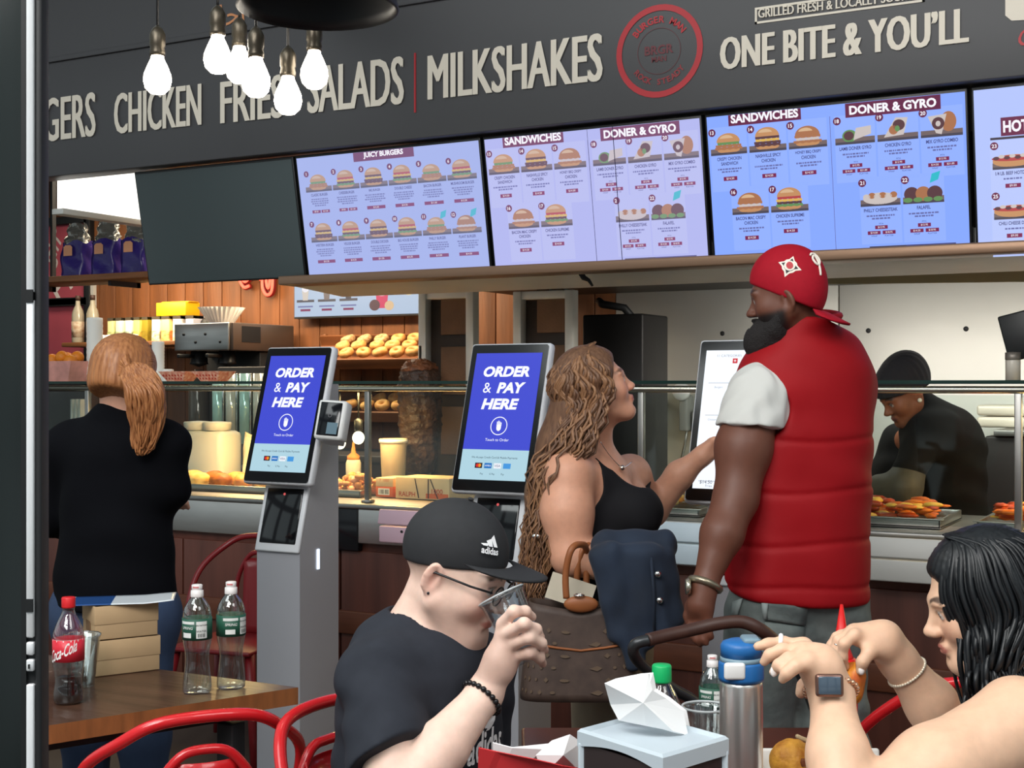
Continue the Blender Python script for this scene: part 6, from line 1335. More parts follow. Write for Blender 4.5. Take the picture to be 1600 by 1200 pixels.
# near hand, reaching left, relaxed
B.chain([wr_n, J(1283, 1045, 1.925)], [.029, .031], k=.02).cap(J(1283, 1045, 1.94), J(1256, 1011, 1.97), .021, .013, k=.02).cap(J(1288, 1050, 1.915), J(1262, 1034, 1.9), .02, .012, k=.02)
B.cap(J(1280, 1032, 1.93), J(1254, 1018, 1.935), .02, .014, k=.02)
for pts in ([(1256, 1009, 1.97), (1223, 1004, 1.975), (1201, 1006, 1.97), (1184, 1010, 1.965)], [(1253, 1016, 1.945), (1222, 1015, 1.94), (1203, 1023, 1.94), (1194, 1034, 1.945)], [(1255, 1025, 1.92), (1232, 1029, 1.91), (1217, 1039, 1.91), (1209, 1050, 1.92)], [(1260, 1035, 1.9), (1242, 1042, 1.888), (1230, 1052, 1.888), (1223, 1061, 1.895)]): finger(B, f, pts, .0088)
finger(B, f, [(1284, 1062, 1.955), (1268, 1062, 1.985), (1256, 1072, 1.985), (1251, 1083, 1.975)], .0105, .016)
# far hand, pinching the fried piece
B.chain([wr_f, J(1380, 1000, 2.265)], [.03, .031], k=.02).cap(J(1385, 998, 2.28), J(1336, 990, 2.3), .02, .015, k=.02).cap(J(1385, 1008, 2.25), J(1338, 996, 2.245), .02, .014, k=.02).cap(J(1380, 995, 2.265), J(1335, 988, 2.27), .022, .015, k=.02)
for pts in ([(1335, 992, 2.235), (1319, 1006, 2.225), (1316, 1026, 2.23), (1321, 1042, 2.24)], [(1330, 990, 2.26), (1310, 1001, 2.25), (1304, 1017, 2.25), (1308, 1030, 2.255)], [(1330, 989, 2.285), (1308, 996, 2.285), (1299, 1009, 2.285), (1299, 1020, 2.285)], [(1333, 990, 2.305), (1314, 993, 2.315), (1304, 1004, 2.315), (1301, 1014, 2.315)]): finger(B, f, pts, .0088)
finger(B, f, [(1378, 1018, 2.245), (1358, 1020, 2.225), (1348, 1034, 2.22), (1345, 1048, 2.225)], .0105, .016)
body_mesh('body', B, .003, SK2, r, face_tone(hc, hR, hs, (228, 186, 156), (180, 110, 98), (50, 36, 32), None, (214, 142, 116)), 1, lo=(-.45, -.36, .7))
TK = mat('dark tank cotton', (34, 36, 42), .85)
S = SDF(); S.cap(J(1650, 1170, 2.1), J(1690, 1430, 2.12), .133, .142, k=.04); S.plane(J(1640, 1120, 2.1), (0, 0, 1))
top = body_mesh('tank_top', S, .006, TK, r, None, 1)
MB().tube(spl([Vector(J(*p).tolist()) for p in ((1640, 1150, 1.99), (1612, 1085, 2.0), (1600, 1068, 2.06), (1610, 1068, 2.12), (1650, 1110, 2.2))]), .011, 8, flat=.35).build('strap', mat('pale strap', (206, 212, 214), .7), top)
MB().tube(spl([Vector(J(*p).tolist()) for p in ((1625, 1150, 1.98), (1590, 1092, 2.0), (1578, 1070, 2.06), (1590, 1066, 2.12), (1640, 1110, 2.2))]), .007, 8, flat=.35).build('strap', TK, top)
LG = SDF(); hp = J(1690, 1430, 2.14); hp[2] = .54
for s_ in (-1, 1): h0 = hp+V3(0, .1*s_, 0); kn = h0+V3(-.36, 0, .0); an = kn+V3(0, 0, -.42); an[2] = .08; LG.chain([h0, kn, an], [.085, .062, .045], k=.03, kin=.03)
LG.cap(hp, hp+V3(0, 0, .16), .13, k=.05); body_mesh('jeans', LG, .009, mat('dark denim', (44, 52, 70), .85), r)
for s_ in (-1, 1): an = hp+V3(-.37, .1*s_, 0); an[2] = .05; body_mesh('shoe', SDF().cap(an, an+V3(-.13, 0, 0), .044, .038).plane((0, 0, .003), (0, 0, -1)), .008, WHITEP, r)
# hair: long straight
BH = mat('black hair', (20, 23, 27), .42, noise=(9, .5), stretch=(14, 14, 1), spec=.5)
def hair_cap(grow, hairline, c, Rm, s_, vox, m, parent, name='hair', low=-.06):
    """hairline = list of two planes (point, normal) that cut the face open"""
    h = SDF(); h.ell((0, -.014, .036), (.073+grow, .094+grow, .084+grow)); h.ell((0, -.03, -.02), (.07+grow, .075+grow, .07), k=.03)
    for pt, n in hairline: h.plane(pt, n, .01)
    h.warp = lambda p: .0016*np.sin(np.arctan2(p[:, 0], p[:, 1])*38+p[:, 2]*30)
    return body_mesh(name, placed(h, c, Rm, s_), vox, m, parent)
ho = hair_cap(.014, [((0, .075, .055), (0, 1, -.55))], hc, hR, hs, .004, BH, r)
def fall(c, Rm, s_, phis, rad, wps, seed, part=(0, .02, .128), jit=.006):
    """strand paths: from the parting over the head to ear level, then through (centre, rx, ry) rings given in figure space"""
    random.seed(seed); out = []
    for ph in phis:
        a = math.radians(ph+random.uniform(-4, 4)); k = random.uniform(.9, 1.08); sx, cy = math.sin(a), math.cos(a)
        loc_ = [(part[0]+.012*sx, part[1]+random.uniform(-.05, .02)*(1 if cy < .3 else .4), part[2]), (.062*sx*k, -.014+.07*cy*k, .1), ((.073+rad)*sx*k, -.014+(.09+rad)*cy*k, .04), ((.075+rad)*sx*k, -.016+(.088+rad)*cy*k, -.02)]
        pts = [np.asarray(c)+Rm@(np.array(q)*s_) for q in loc_]; d = Rm@np.array((sx, cy, 0)); d = d[:2]/(np.linalg.norm(d[:2])+1e-6)
        for cen, rx, ry in wps: kk = random.uniform(.35, 1.05); pts.append(np.array(cen)+np.array((d[0]*rx*kk+random.uniform(-jit, jit), d[1]*ry*kk+random.uniform(-jit, jit), random.uniform(-.015, .015))))
        out.append(pts)
    return out
phs = [64+262*i/420 for i in range(420)]
paths = fall(hc, hR, hs, phs, .014, [(J(1540, 1010, 2.11), .06, .085), (J(1540, 1055, 2.1), .06, .085), (J(1545, 1110, 2.1), .058, .075), (J(1560, 1200, 2.1), .05, .06)], 5)
locks('hair', BH, r, paths, .0046, .0012, .3, 2, taper=.5)
# watch, bracelet, ring
u = nrm(wr_n-J(1310, 1180, 1.865)); wc = J(1296, 1071, 1.884); WB_ = mat('watch case', (120, 90, 80), .3, .7)
wz = -nrm(wc-J(1300, 1076, 1.93)); wz = nrm(V3(-.1, -.97, .12)); wx = nrm(np.cross(u, wz)); wy = np.cross(wz, wx)
Mw = Matrix(((wx[0], wy[0], wz[0], wc[0]), (wx[1], wy[1], wz[1], wc[1]), (wx[2], wy[2], wz[2], wc[2]), (0, 0, 0, 1)))
wt_ = MB(Mw).box((-.0195, -.016, -.006), (.0195, .016, .004), 0, .005, seg=3).build('watch', WB_, r); MB(Mw).box((-.0155, -.0125, .002), (.0155, .0125, .0052), 0, .003).build('watch_face', mat('watch glass', (70, 84, 98), .08, spec=.8), wt_)
band('watch_strap', J(1310, 1180, 1.865), wr_n, 1.03, .0365, mat('rose gold links', (216, 170, 140), .25, .8), r, .0042, beads=26)
band('bracelet', J(1455, 1100, 2.285), wr_f, .72, .035, mat('pale bead bracelet', (226, 216, 196), .3, .4), r, .0026, beads=44)
band('ring', J(1256, 1009, 1.97), J(1223, 1004, 1.975), 1.12, .0098, mat('white ring', (244, 244, 244), .3), r, .0035)
band('ring', J(1313, 1003, 2.25), J(1304, 1017, 2.25), .4, .0095, mat('silver ring', (214, 214, 214), .2, 1), r, .002)
NW = mat('white nail', (244, 236, 232), .3)
for p in ((1209, 1049, 1.912), (1346, 1047, 2.217)): MB().ell((0, 0, 0), (.0052, .0035, .008), 0, 10, 8).build('nail', NW, r, Vector(J(*p).tolist()))
# fried piece between her fingers
q = P(1334, 1064, 2.245); o = MB().ell((0, 0, 0), (.019, .016, .034), 0, 20, 14, jit=.05, fn=lambda d: 1+.1*math.sin(5*d.z)+.08*math.sin(4*math.atan2(d.y, d.x))).build('fried_piece', mat('orange fried piece', (238, 160, 44), .45, noise=(40, .5), rgb2=(214, 96, 60)), loc=q)
tag(o, 'orange fried piece pinched between the black-haired woman\u2019s fingers', 'fried food')
# ================================================================ MAN IN THE RED VEST
f = Fig('man standing in red quilted vest and backward red cap, back turned', 1245, 3.4); J = f.J; r = f.root; s_ = FPX/3.4
SK3 = skin_mat('dark brown skin'); hc = J(1229, 460, 3.36); hR = axes((-.92, .36, -.2)); hs = .9
bf = nrm(V3(-.42, .9, 0)); br = nrm(V3(.9, .42, 0))
sh_l, el_l, wr_l = J(1182, 622, 3.34), J(1150, 778, 3.28), J(1101, 915, 3.2)
sh_r, el_r, wr_r = J(1325, 612, 3.56), J(1318, 770, 3.72), J(1260, 770, 3.85)
B = SDF(); B.place(make_head(False, 1.0, 1.05, ez=-.016), hc, hR, hs, rad=.19); B.cap(J(1240, 478, 3.37), J(1254, 545, 3.40), .055, .066, k=.02)
B.cap(sh_l, sh_r, .06, k=.04).cap(J(1258, 620, 3.44), J(1245, 880, 3.44), .16, .155, k=.05, flat=(bf, .72))
B.chain([sh_l, J(1162, 700, 3.31), el_l], [.062, .066, .053], k=.02, kin=.03).chain([el_l, J(1128, 835, 3.24), wr_l], [.053, .05, .028], k=.02, kin=.02)
B.chain([sh_r, el_r], [.07, .052], k=.03).chain([el_r, wr_r], [.05, .028], k=.02)
for w_, kn_, sg in ((wr_l, [(1094, 940, 3.19), (1096, 958, 3.19)], 1),):
    B.chain([w_, J(1094, 945, 3.19)], [.029, .03], k=.02).cap(J(1092, 935, 3.2), J(1085, 962, 3.2), .02, .014, k=.02).cap(J(1101, 935, 3.19), J(1104, 965, 3.18), .02, .014, k=.02)
    for pts in ([(1085, 960, 3.205), (1080, 978, 3.2), (1082, 992, 3.195), (1087, 1000, 3.19)], [(1091, 963, 3.195), (1087, 984, 3.185), (1089, 999, 3.18), (1094, 1007, 3.18)], [(1098, 964, 3.185), (1097, 985, 3.175), (1099, 999, 3.17), (1103, 1005, 3.17)], [(1104, 963, 3.18), (1106, 980, 3.17), (1108, 991, 3.168), (1111, 996, 3.17)]): finger(B, f, pts, .0098, .006)
    finger(B, f, [(1087, 932, 3.215), (1078, 946, 3.225), (1074, 962, 3.225), (1076, 973, 3.22)], .0115, .015)
q_ = wr_r+V3(-.06, .05, .01); B.chain([wr_r, q_], [.028, .03], k=.02)
for k in range(4): a_ = q_+V3(-.01, .02, .022-.016*k); B.chain([a_, a_+V3(-.04, .03, 0), a_+V3(-.055, .05, -.015)], [.0098, .009, .0075], k=.006)
B.chain([wr_r+V3(-.02, .02, .02), wr_r+V3(-.06, .0, .05), wr_r+V3(-.09, .02, .06)], [.013, .011, .009], k=.01)
def beard(col, q):
    lowr = ss(-q[:, 2], .035, .055)*ss(q[:, 1], -.012, .012)*(1-(1-ss((q[:, 0]/.02)**2+((q[:, 2]+.068)/.009)**2, .7, 1.0))*ss(q[:, 1], .08, .085))*(1-ss(-q[:, 2], .15, .16)); return mixc(col, lin((30, 24, 24)), lowr)
body_mesh('body', B, .0042, SK3, r, face_tone(hc, hR, hs, (104, 62, 46), (110, 62, 54), (30, 22, 20), beard, None), 1, lo=(-.4, -.4, .78))
# full beard
BD = SDF(); BD.ell((0, .054, -.095), (.058, .062, .052)).ell((0, .098, -.118), (.042, .048, .05), k=.03)
for x in (-1, 1): BD.cap((x*.064, .0, -.03), (x*.046, .04, -.085), .012, .022, k=.02)
BD.ell((0, .1, -.052), (.026, .01, .005), k=.006); BD.ell((0, .108, -.068), (.02, .016, .008), k=.004, op='-'); BD.warp = lambda p: .0016*np.sin(p[:, 0]*420+3*np.sin(p[:, 2]*90))*np.sin(p[:, 2]*360+2*np.sin(p[:, 1]*150))
body_mesh('beard', placed(BD, hc, hR, hs), .0035, mat('black beard', (26, 22, 22), .8, bump=(300, .8, .004)), r)
REDV = mat('red vest nylon', (152, 10, 20), .62, noise=(5, .12), bump=(14, .12, .02), spec=.25)
S = SDF(); S.cap(J(1262, 600, 3.44), J(1250, 1010, 3.43), .178, .186, k=.05, flat=(bf, .80)).cap(J(1206, 606, 3.39), J(1312, 606, 3.53), .084, .088, k=.06).cap(J(1246, 512, 3.39), J(1256, 565, 3.42), .077, .10, k=.04)
S.cap(J(1200, 640, 3.38), J(1192, 980, 3.39), .07, .095, k=.07)
ad = nrm(J(1120, 700, 3.3)-J(1240, 600, 3.4))
S.sub(SDF().cap(J(1178, 640, 3.16), J(1184, 638, 3.30), .078, .078), .012); S.sub(SDF().cap(sh_r, el_r, .085, .08), .02)
S.sub(lambda p: np.maximum(np.sqrt((((p-J(1246, 488, 3.385))*V3(1, 1, 0))**2).sum(1))-.06, -(p[:, 2]-J(0, 525, 3.4)[2])), .012)
zh = J(0, 915, 3.42)[2]; S.plane(J(1250, 930, 3.42), (-.10, .1, -1), .02); S.plane(J(1240, 489, 3.39), (.25, .1, 1), .02)
zq = [J(0, y, 3.4)[2] for y in (600, 685, 764, 845, 912)]
S.warp = lambda p: sum(.0042*np.exp(-((p[:, 2]-z-.06*(p[:, 0]-.02)**2-.006*np.sin(p[:, 0]*14+z*40))/.0075)**2) for z in zq[1:])+folds(.0028, 38, (1, .2, 1.2), (-.5, .6, 1.4), 3)(p)
vest = body_mesh('vest', S, .0048, REDV, r, None, 1)
MB().tube([Vector((J(1265, 492, 3.45)+V3(.075*math.cos(t), .075*math.sin(t), .012*math.sin(t))).tolist()) for t in [2*PI*i/24 for i in range(24)]], .009, 8, closed=True).build('collar_edge', REDV, vest)
WT = mat('white tee cotton', (198, 198, 194), .8, sheen=.2)
S2 = SDF().chain([sh_l+V3(.01, .01, .005), J(1166, 695, 3.305)], [.084, .085]).plane(J(1176, 668, 3.31), (-.08, -.1, -1)); S2.warp = folds(.004, 110, (1, .3, -.5), (.4, 1, .3), 2); tee2 = body_mesh('tee_sleeve', S2, .004, WT, r)
body_mesh('tee_collar', SDF().cap(J(1238, 500, 3.39), J(1250, 535, 3.42), .07, .078).plane(J(1240, 494, 3.39), (.25, .1, 1)), .005, WT, r)
CG = mat('grey-green cargo cloth', (120, 128, 124), .85, noise=(7, .45), rgb2=(72, 80, 80), bump=(18, .3, .02))
P_ = SDF(); hp = J(1248, 945, 3.43); P_.cap(hp-br*.07, hp+br*.07, .105, k=.05, flat=(bf, .85)).cap(hp, hp+V3(0, 0, .12), .15, .145, k=.05, flat=(bf, .72))
for sg, fx in ((-1, .1), (1, -.03)):
    h0 = hp+br*.085*sg; an = h0+br*.05*sg+bf*fx; an[2] = .1; kn = (h0+an)/2+bf*.03; P_.chain([h0, kn, an], [.11, .095, .082], k=.04, kin=.05)
P_.warp = folds(.006, 45, (1, .2, 1.6), (-.4, .6, 1.6), 5)
pants = body_mesh('cargo_trousers', P_, .008, CG, r)
PKT = mat('pale pocket cloth', (150, 160, 158), .85, noise=(20, .3))
pv = S  # pockets sit on the cloth
def onsurf(sd, p0, d, far=.3, n=160):
    ts = np.linspace(far, -far, n, dtype=np.float32)*-1; pts = p0+ts[:, None]*nrm(d); m = sd(pts) < 0; return pts[int(np.argmax(m))] if m.any() else p0
def cloth_patch(sd, pix, D, m, name, parent, off=.003, th=.004, div=6):
    """a sewn-on patch that follows the cloth; pix = its four corners in the photo"""
    a_, b_, c_, d_ = [np.array(p, float) for p in pix]
    def fn(u, v):
        px = (a_*(1-u)+b_*u)*(1-v)+(d_*(1-u)+c_*u)*v; p0 = f.J(px[0], px[1], D); d = nrm(f.J(px[0], px[1], D+1)-p0); q = onsurf(sd, p0, d); return Vector((q-d*off).tolist())
    return MB().grid(fn, div, div).build(name, m, parent, solid=th)
cloth_patch(P_, ((1192, 942), (1262, 948), (1258, 978), (1195, 968)), 3.4, CG, 'pocket_flap', pants, .008); cloth_patch(P_, ((1195, 972), (1258, 980), (1252, 1040), (1196, 1034)), 3.4, CG, 'pocket', pants, .005)
cloth_patch(P_, ((1190, 942), (1200, 943), (1198, 968), (1192, 967)), 3.4, PKT, 'pocket_edge', pants, .013, .003, 2); cloth_patch(P_, ((1145, 940), (1160, 935), (1152, 962), (1143, 962)), 3.4, PKT, 'belt_strap', pants, .008, .003, 2)
cloth_patch(P_, ((1139, 900), (1150, 900), (1150, 915), (1139, 915)), 3.4, PKT, 'belt_loop', pants, .008, .003, 2)
for sg, fx in ((-1, .1), (1, -.03)): an = hp+br*.14*sg+bf*fx; an[2] = .05; body_mesh('shoe', SDF().cap(an-bf*.05, an+bf*.18, .052, .045).plane((0, 0, .003), (0, 0, -1)), .008, WHITEP, r)
band('watch_strap', J(1128, 835, 3.24), wr_l, .98, .036, mat('steel watch strap', (150, 140, 120), .3, .8), r, .009); o = MB().cyl((0, 0, 0), (0, 0, .01), .019).build('watch', mat('watch steel', (206, 200, 180), .25, .9), r); o.location = Vector((wr_l+V3(-.037, -.016, .0)).tolist()); o.rotation_euler = (0, math.radians(-90), 0)
# red cap worn backwards
H = Matrix.Translation(hc.tolist()) @ Matrix(hR.tolist()).to_4x4() @ Matrix.Scale(hs, 4); RCAP = mat('red cap wool', (160, 14, 34), .75, noise=(80, .1), spec=.25)
capo = body_mesh('cap', placed(cap_dome((.1, .056), (-.1, -.078), .011, nape=True), hc, hR, hs), .0035, RCAP, r)
Ht = H @ Matrix.Translation((0, -.066, -.046)) @ R(36, 'X')
MB(Ht).grid(brim(-1, .042, -.004, .07, .004, .082, .8), 24, 8).build('brim', RCAP, capo, solid=.005)
CRM = mat('cream embroidery', (236, 226, 214), .7)
def oncap2(u, v, az, el): return oncap(u, v, az, el, rr=(.0855, .1065, .0995))
# club badge on the side: pale angular outline with a dark centre and a red ball
mb = MB(H); mb2 = MB(H); mb3 = MB(H); AZ, EL = -104, 15
star = [(.021, .022, .033, .022)[i % 4] if i % 2 == 0 else .0205 for i in range(16)]
pts = [(star[i]*math.cos(2*PI*i/16+.2), star[i]*math.sin(2*PI*i/16+.2)) for i in range(16)]
mb.add([oncap2(u, v, AZ, EL) for u, v in pts], [tuple(range(16))]); up_ = lambda l, k: [tuple(Vector(c)*k) for c in l]
bdg = mb.build('badge', CRM, capo); mb2.add(up_([oncap2(u*.72, v*.72, AZ, EL) for u, v in pts], 1.008), [tuple(range(16))]); mb2.build('badge_field', BLACKM, bdg)
mb3.add(up_([oncap2(.0145*math.cos(t), .0145*math.sin(t), AZ, EL) for t in [2*PI*i/16 for i in range(16)]], 1.016), [tuple(range(16))]); mb3.build('badge_ball', CRM, bdg)
mb4 = MB(H); mb4.add(up_([oncap2(.009*math.cos(t), .0105*math.sin(t), AZ, EL) for t in [2*PI*i/12 for i in range(12)]], 1.024), [tuple(range(12))]); mb4.build('badge_mark', DRED, bdg)
def lerp3(p): return p
ppts = curl([(.0, -.03), (.004, .0), (.006, .02), (.0, .028), (-.01, .02), (-.008, .006), (.002, .0), (.013, .008), (.016, .022), (.009, .034), (-.002, .036), (-.012, .03)])
MB(H).tube([Vector(oncap2(p.x, p.z-.005, -152, 12))*1.01 for p in ppts], .0032, 6).build('cap_letter', CRM, capo)

# ================================================================ WOMAN WITH LONG CURLY HAIR
f = Fig('woman with long curly brown hair in a black tank top touching the third kiosk', 930, 3.75); J = f.J; r = f.root
SK4 = skin_mat('warm skin'); hc = J(930, 606, 3.74); hR = axes((.9, .06, .34)); hs = .93
sh_n, el_n, wr_n = J(888, 742, 3.66), J(893, 868, 3.62), J(985, 872, 3.58)
sh_f, el_f, wr_f = J(985, 742, 3.96), J(1018, 798, 4.05), J(1098, 712, 3.99)
bf = nrm(V3(.88, -.1, 0))
B = SDF(); B.place(make_head(True, .95, .93), hc, hR, hs, rad=.19); B.cap(J(930, 640, 3.75), J(925, 720, 3.78), .05, .056, k=.03)
B.cap(sh_n, sh_f, .055, k=.06).cap(J(928, 770, 3.8), J(940, 960, 3.8), .115, .12, k=.06, flat=(bf, .9))
for dy in (-.075, .075): B.ell(J(990, 796, 3.8)+V3(0, dy, 0), (.068, .066, .07), k=.04)
B.chain([sh_n, J(886, 800, 3.64), el_n], [.066, .069, .055], k=.03, kin=.03).chain([el_n, J(940, 878, 3.6), wr_n], [.055, .046, .028], k=.02, kin=.02)
B.chain([sh_f, el_f], [.055, .047], k=.03).chain([el_f, J(1062, 742, 4.02), wr_f], [.047, .041, .027], k=.02, kin=.02)
B.chain([wr_f, J(1116, 698, 3.99)], [.027, .03], k=.02)
for pts in ([(1122, 690, 3.98), (1140, 686, 3.99), (1151, 688, 4.0), (1158, 691, 4.01)], [(1122, 697, 3.97), (1138, 699, 3.965), (1143, 706, 3.97), (1138, 710, 3.975)], [(1120, 704, 3.97), (1134, 708, 3.965), (1137, 715, 3.97), (1131, 717, 3.975)], [(1116, 710, 3.975), (1127, 715, 3.97), (1129, 721, 3.975), (1124, 722, 3.98)]): finger(B, f, pts, .009, .006)
finger(B, f, [(1105, 700, 3.97), (1116, 688, 3.96), (1126, 686, 3.965), (1132, 690, 3.97)], .0105, .012)
B.chain([wr_n, J(1012, 868, 3.57)], [.028, .03], k=.02)
for k, (y0, d0) in enumerate(((860, 3.55), (866, 3.54), (872, 3.545), (878, 3.555))): finger(B, f, [(1020, y0, d0), (1038, y0+3, d0), (1046, y0+9, d0+.01), (1043, y0+15, d0+.02)], .009, .006)
finger(B, f, [(1005, 856, 3.59), (1022, 850, 3.61), (1036, 852, 3.61)], .0105, .012)
body_mesh('body', B, .0042, SK4, r, face_tone(hc, hR, hs, (212, 156, 128), (186, 104, 94), (92, 62, 46), None, (214, 128, 104), iris=(70, 80, 70)), 1, lo=(-.4, -.35, .74))
BT = mat('black tank cotton', (26, 26, 29), .85, spec=.2)
S = SDF(); S.cap(J(928, 775, 3.8), J(940, 965, 3.8), .124, .128, k=.06, flat=(bf, .92))
for dy in (-.075, .075): S.ell(J(990, 796, 3.8)+V3(0, dy, 0), (.077, .074, .078), k=.045)
S.cap(sh_n+V3(0, 0, .002), sh_f+V3(0, 0, .002), .062, k=.06)
zt_ = J(0, 765, 3.75)[2]
S.sub(SDF().cap(J(890, 752, 3.4), J(893, 754, 3.715), .09, .088), .006); S.sub(SDF().cap(J(1005, 712, 3.66), J(1008, 716, 3.89), .088, .084), .006); S.sub(SDF().cap(J(845, 690, 3.7), J(860, 690, 3.95), .12, .12), .008); S.sub(SDF().cap(J(905, 680, 3.75), J(935, 675, 3.86), .045, .045), .006); S.sub(SDF().cap(sh_f+V3(.0, .06, .02), el_f, .075, .07), .006)
S.warp = folds(.002, 50, seed=4)
top = body_mesh('tank_top', S, .0042, BT, r)
for pts in (((925, 700, 3.9), (945, 695, 3.9), (965, 712, 3.885), (985, 740, 3.86), (1005, 775, 3.84)),):
    MB().tube(spl([Vector(J(*p).tolist()) for p in pts]), .0125, 8, flat=.45).build('strap', BT, top)
MB().tube(spl([Vector(J(*p).tolist()) for p in ((938, 690, 3.685), (953, 712, 3.70), (972, 730, 3.725), (987, 722, 3.785))]), .0014, 6).ell(J(972, 731, 3.72), .008).build('necklace', mat('silver necklace', (214, 210, 200), .2, 1), r)
PB = mat('beige trousers', (150, 134, 112), .85, noise=(8, .25)); P_ = SDF(); hp = J(945, 1010, 3.8)
P_.cap(hp-V3(0, .09, 0), hp+V3(0, .09, 0), .125, k=.05).cap(hp, hp+V3(0, 0, .14), .125, .118, k=.05)
for sg in (-1, 1): h0 = hp+V3(0, .09*sg, 0); an = h0+V3(.02*sg-.02, .02*sg, 0); an[2] = .09; P_.chain([h0, (h0+an)/2, an], [.105, .075, .055], k=.04, kin=.04)
body_mesh('trousers', P_, .009, PB, r)
for sg in (-1, 1): an = hp+V3(.02*sg-.02, .11*sg, 0); an[2] = .045; body_mesh('shoe', SDF().cap(an+V3(-.04, 0, 0), an+V3(.15, 0, 0), .042, .036).plane((0, 0, .003), (0, 0, -1)), .008, BLACKM, r)
HB = mat('curly brown hair', (124, 90, 66), .5, noise=(16, .45), rgb2=(86, 58, 42), stretch=(9, 9, 1)); HB2 = mat('golden brown hair', (152, 112, 80), .5, noise=(16, .4), rgb2=(124, 86, 58), stretch=(9, 9, 1))
hair_cap(.016, [((0, .072, .05), (0, 1, -.5))], hc, hR, hs, .0045, HB, r)
phs = [64+246*i/460 for i in range(460)]
wp = [(J(905, 690, 3.73), .085, .1), (J(872, 740, 3.73), .075, .12), (J(852, 830, 3.73), .06, .12), (J(838, 925, 3.72), .05, .10)]
paths = fall(hc, hR, hs, phs, .018, wp, 8, part=(0, .03, .128), jit=.01)
locks('hair', HB, r, paths[::2], .0055, .009, .085, 3, taper=.4, coh=.22); locks('hair_highlights', HB2, r, paths[1::2], .005, .009, .08, 4, taper=.4, coh=.22)
body_mesh('hair_mass', SDF().chain([J(905, 640, 3.75), J(885, 700, 3.76), J(862, 770, 3.76), J(848, 850, 3.75), J(840, 905, 3.74)], [.085, .08, .07, .055, .04], kin=.03), .009, HB, r)
band('wristband', J(1062, 742, 4.02), wr_f, .2, .04, mat('thin gold chain', (206, 176, 120), .3, .9), r, .0022)
MB().ell(J(838, 838, 3.62), (.012, .006, .008)).build('hair_clip', CHROME, r)
# handbag on her arm, denim jacket over her arm
def jp(root, px, py, D): q = P(px, py, D)-root.location; return Matrix.Rotation(-TH, 3, 'Z') @ q
BRN = mat('dark brown bag canvas', (74, 58, 50), .6, noise=(26, .35), rgb2=(58, 44, 38)); TAN = mat('tan leather', (150, 88, 48), .5, noise=(14, .25))
q = P(905, 1080, 3.52); bg_ = thing('handbag', 'large dark brown handbag with tan handles hanging from the curly-haired woman\u2019s arm', 'handbag', q, TH)
k = 3.52/FPX; zt_ = (1080-932)*k; wb = 92*k; b0 = jp(bg_, 905, 1085, 3.52)
def bagw(u, v):
    a = 2*PI*u; w = wb*(1.0-.16*v); d = .085*(1-.35*v); c, s2 = math.cos(a), math.sin(a); e = lambda t: math.copysign(abs(t)**.45, t)
    return Vector((b0.x+w*e(c), d*e(s2), b0.z+v*zt_-.018*v*(1-abs(e(c)))*1.2))
mb = MB(); mb.grid(bagw, 48, 12); mb.add([bagw(i/48, 0) for i in range(48)], [tuple(range(48))])
def on_bag(u, v): p = bagw(u, v); return (p.x, p.y-.0035, p.z)
MONO = mat('faded monogram', (90, 72, 56), .6)
for i in range(9):
    for j in range(6):
        u, v = .55+.4*(i+.5*(j % 2))/9.5, .1+.78*j/6; du, dv = .008, .028
        if i % 2: mb.add([on_bag(u-du, v), on_bag(u, v-dv), on_bag(u+du, v), on_bag(u, v+dv)], [(0, 1, 2, 3)], 1)
        else: mb.add([on_bag(u+du*.8*math.cos(t), v+dv*.6*math.sin(t)) for t in [2*PI*n/8 for n in range(8)]], [tuple(range(8))], 1)
mb.build('body', [BRN, MONO], bg_, solid=.003)
mb = MB(); mb.tube([bagw(u, .62)+Vector((0, -.004, -.012*(1-abs(2*((u-.5)*2)-1)))) for u in [.5+.5*i/20 for i in range(21)]], .0035, 6); mb.build('piping', TAN, bg_)
for px0, px1, D in ((885, 912, 3.47), (903, 935, 3.57)):
    hnd = MB().tube(spl([jp(bg_, px0, 935, D), jp(bg_, px0-1, 895, D), jp(bg_, px0+8, 858, D+.0), jp(bg_, px0+24, 851, D+.04), jp(bg_, px1+4, 862, D+.1), jp(bg_, px1+4, 925, D+.1)]), .009, 10).build('handle', TAN, bg_)
MB().torus(jp(bg_, 905, 930, 3.45), .012, .003, 16, 6, M=None).build('buckle', CHROME, bg_)
MB().ell(jp(bg_, 908, 944, 3.455), (.045, .012, .022)).build('handle_tab', TAN, bg_)
r2 = thing('paper_sheet', 'pale folded paper sticking out of the brown handbag', 'paper', P(885, 925, 3.53), TH); MB(R(18, 'Y')).box((-.05, -.003, -.03), (.07, .003, .04)).build('sheet', mat('pale paper', (206, 196, 176), .8), r2)
DJ = mat('dark denim jacket', (30, 43, 62), .85, noise=(9, .35), rgb2=(20, 29, 43), sheen=.05, bump=(40, .2, .005))
q = P(985, 940, 3.5); jk = thing('denim_jacket', 'dark blue denim jacket draped over the curly-haired woman\u2019s forearm', 'jacket', q, TH)
jj = lambda px, py, D: np.array(jp(jk, px, py, D), np.float32)
S = SDF(); fl = (V3(.1, 1, 0), .5)
S.cap(jj(948, 850, 3.52), jj(1036, 852, 3.52), .04, k=.03)
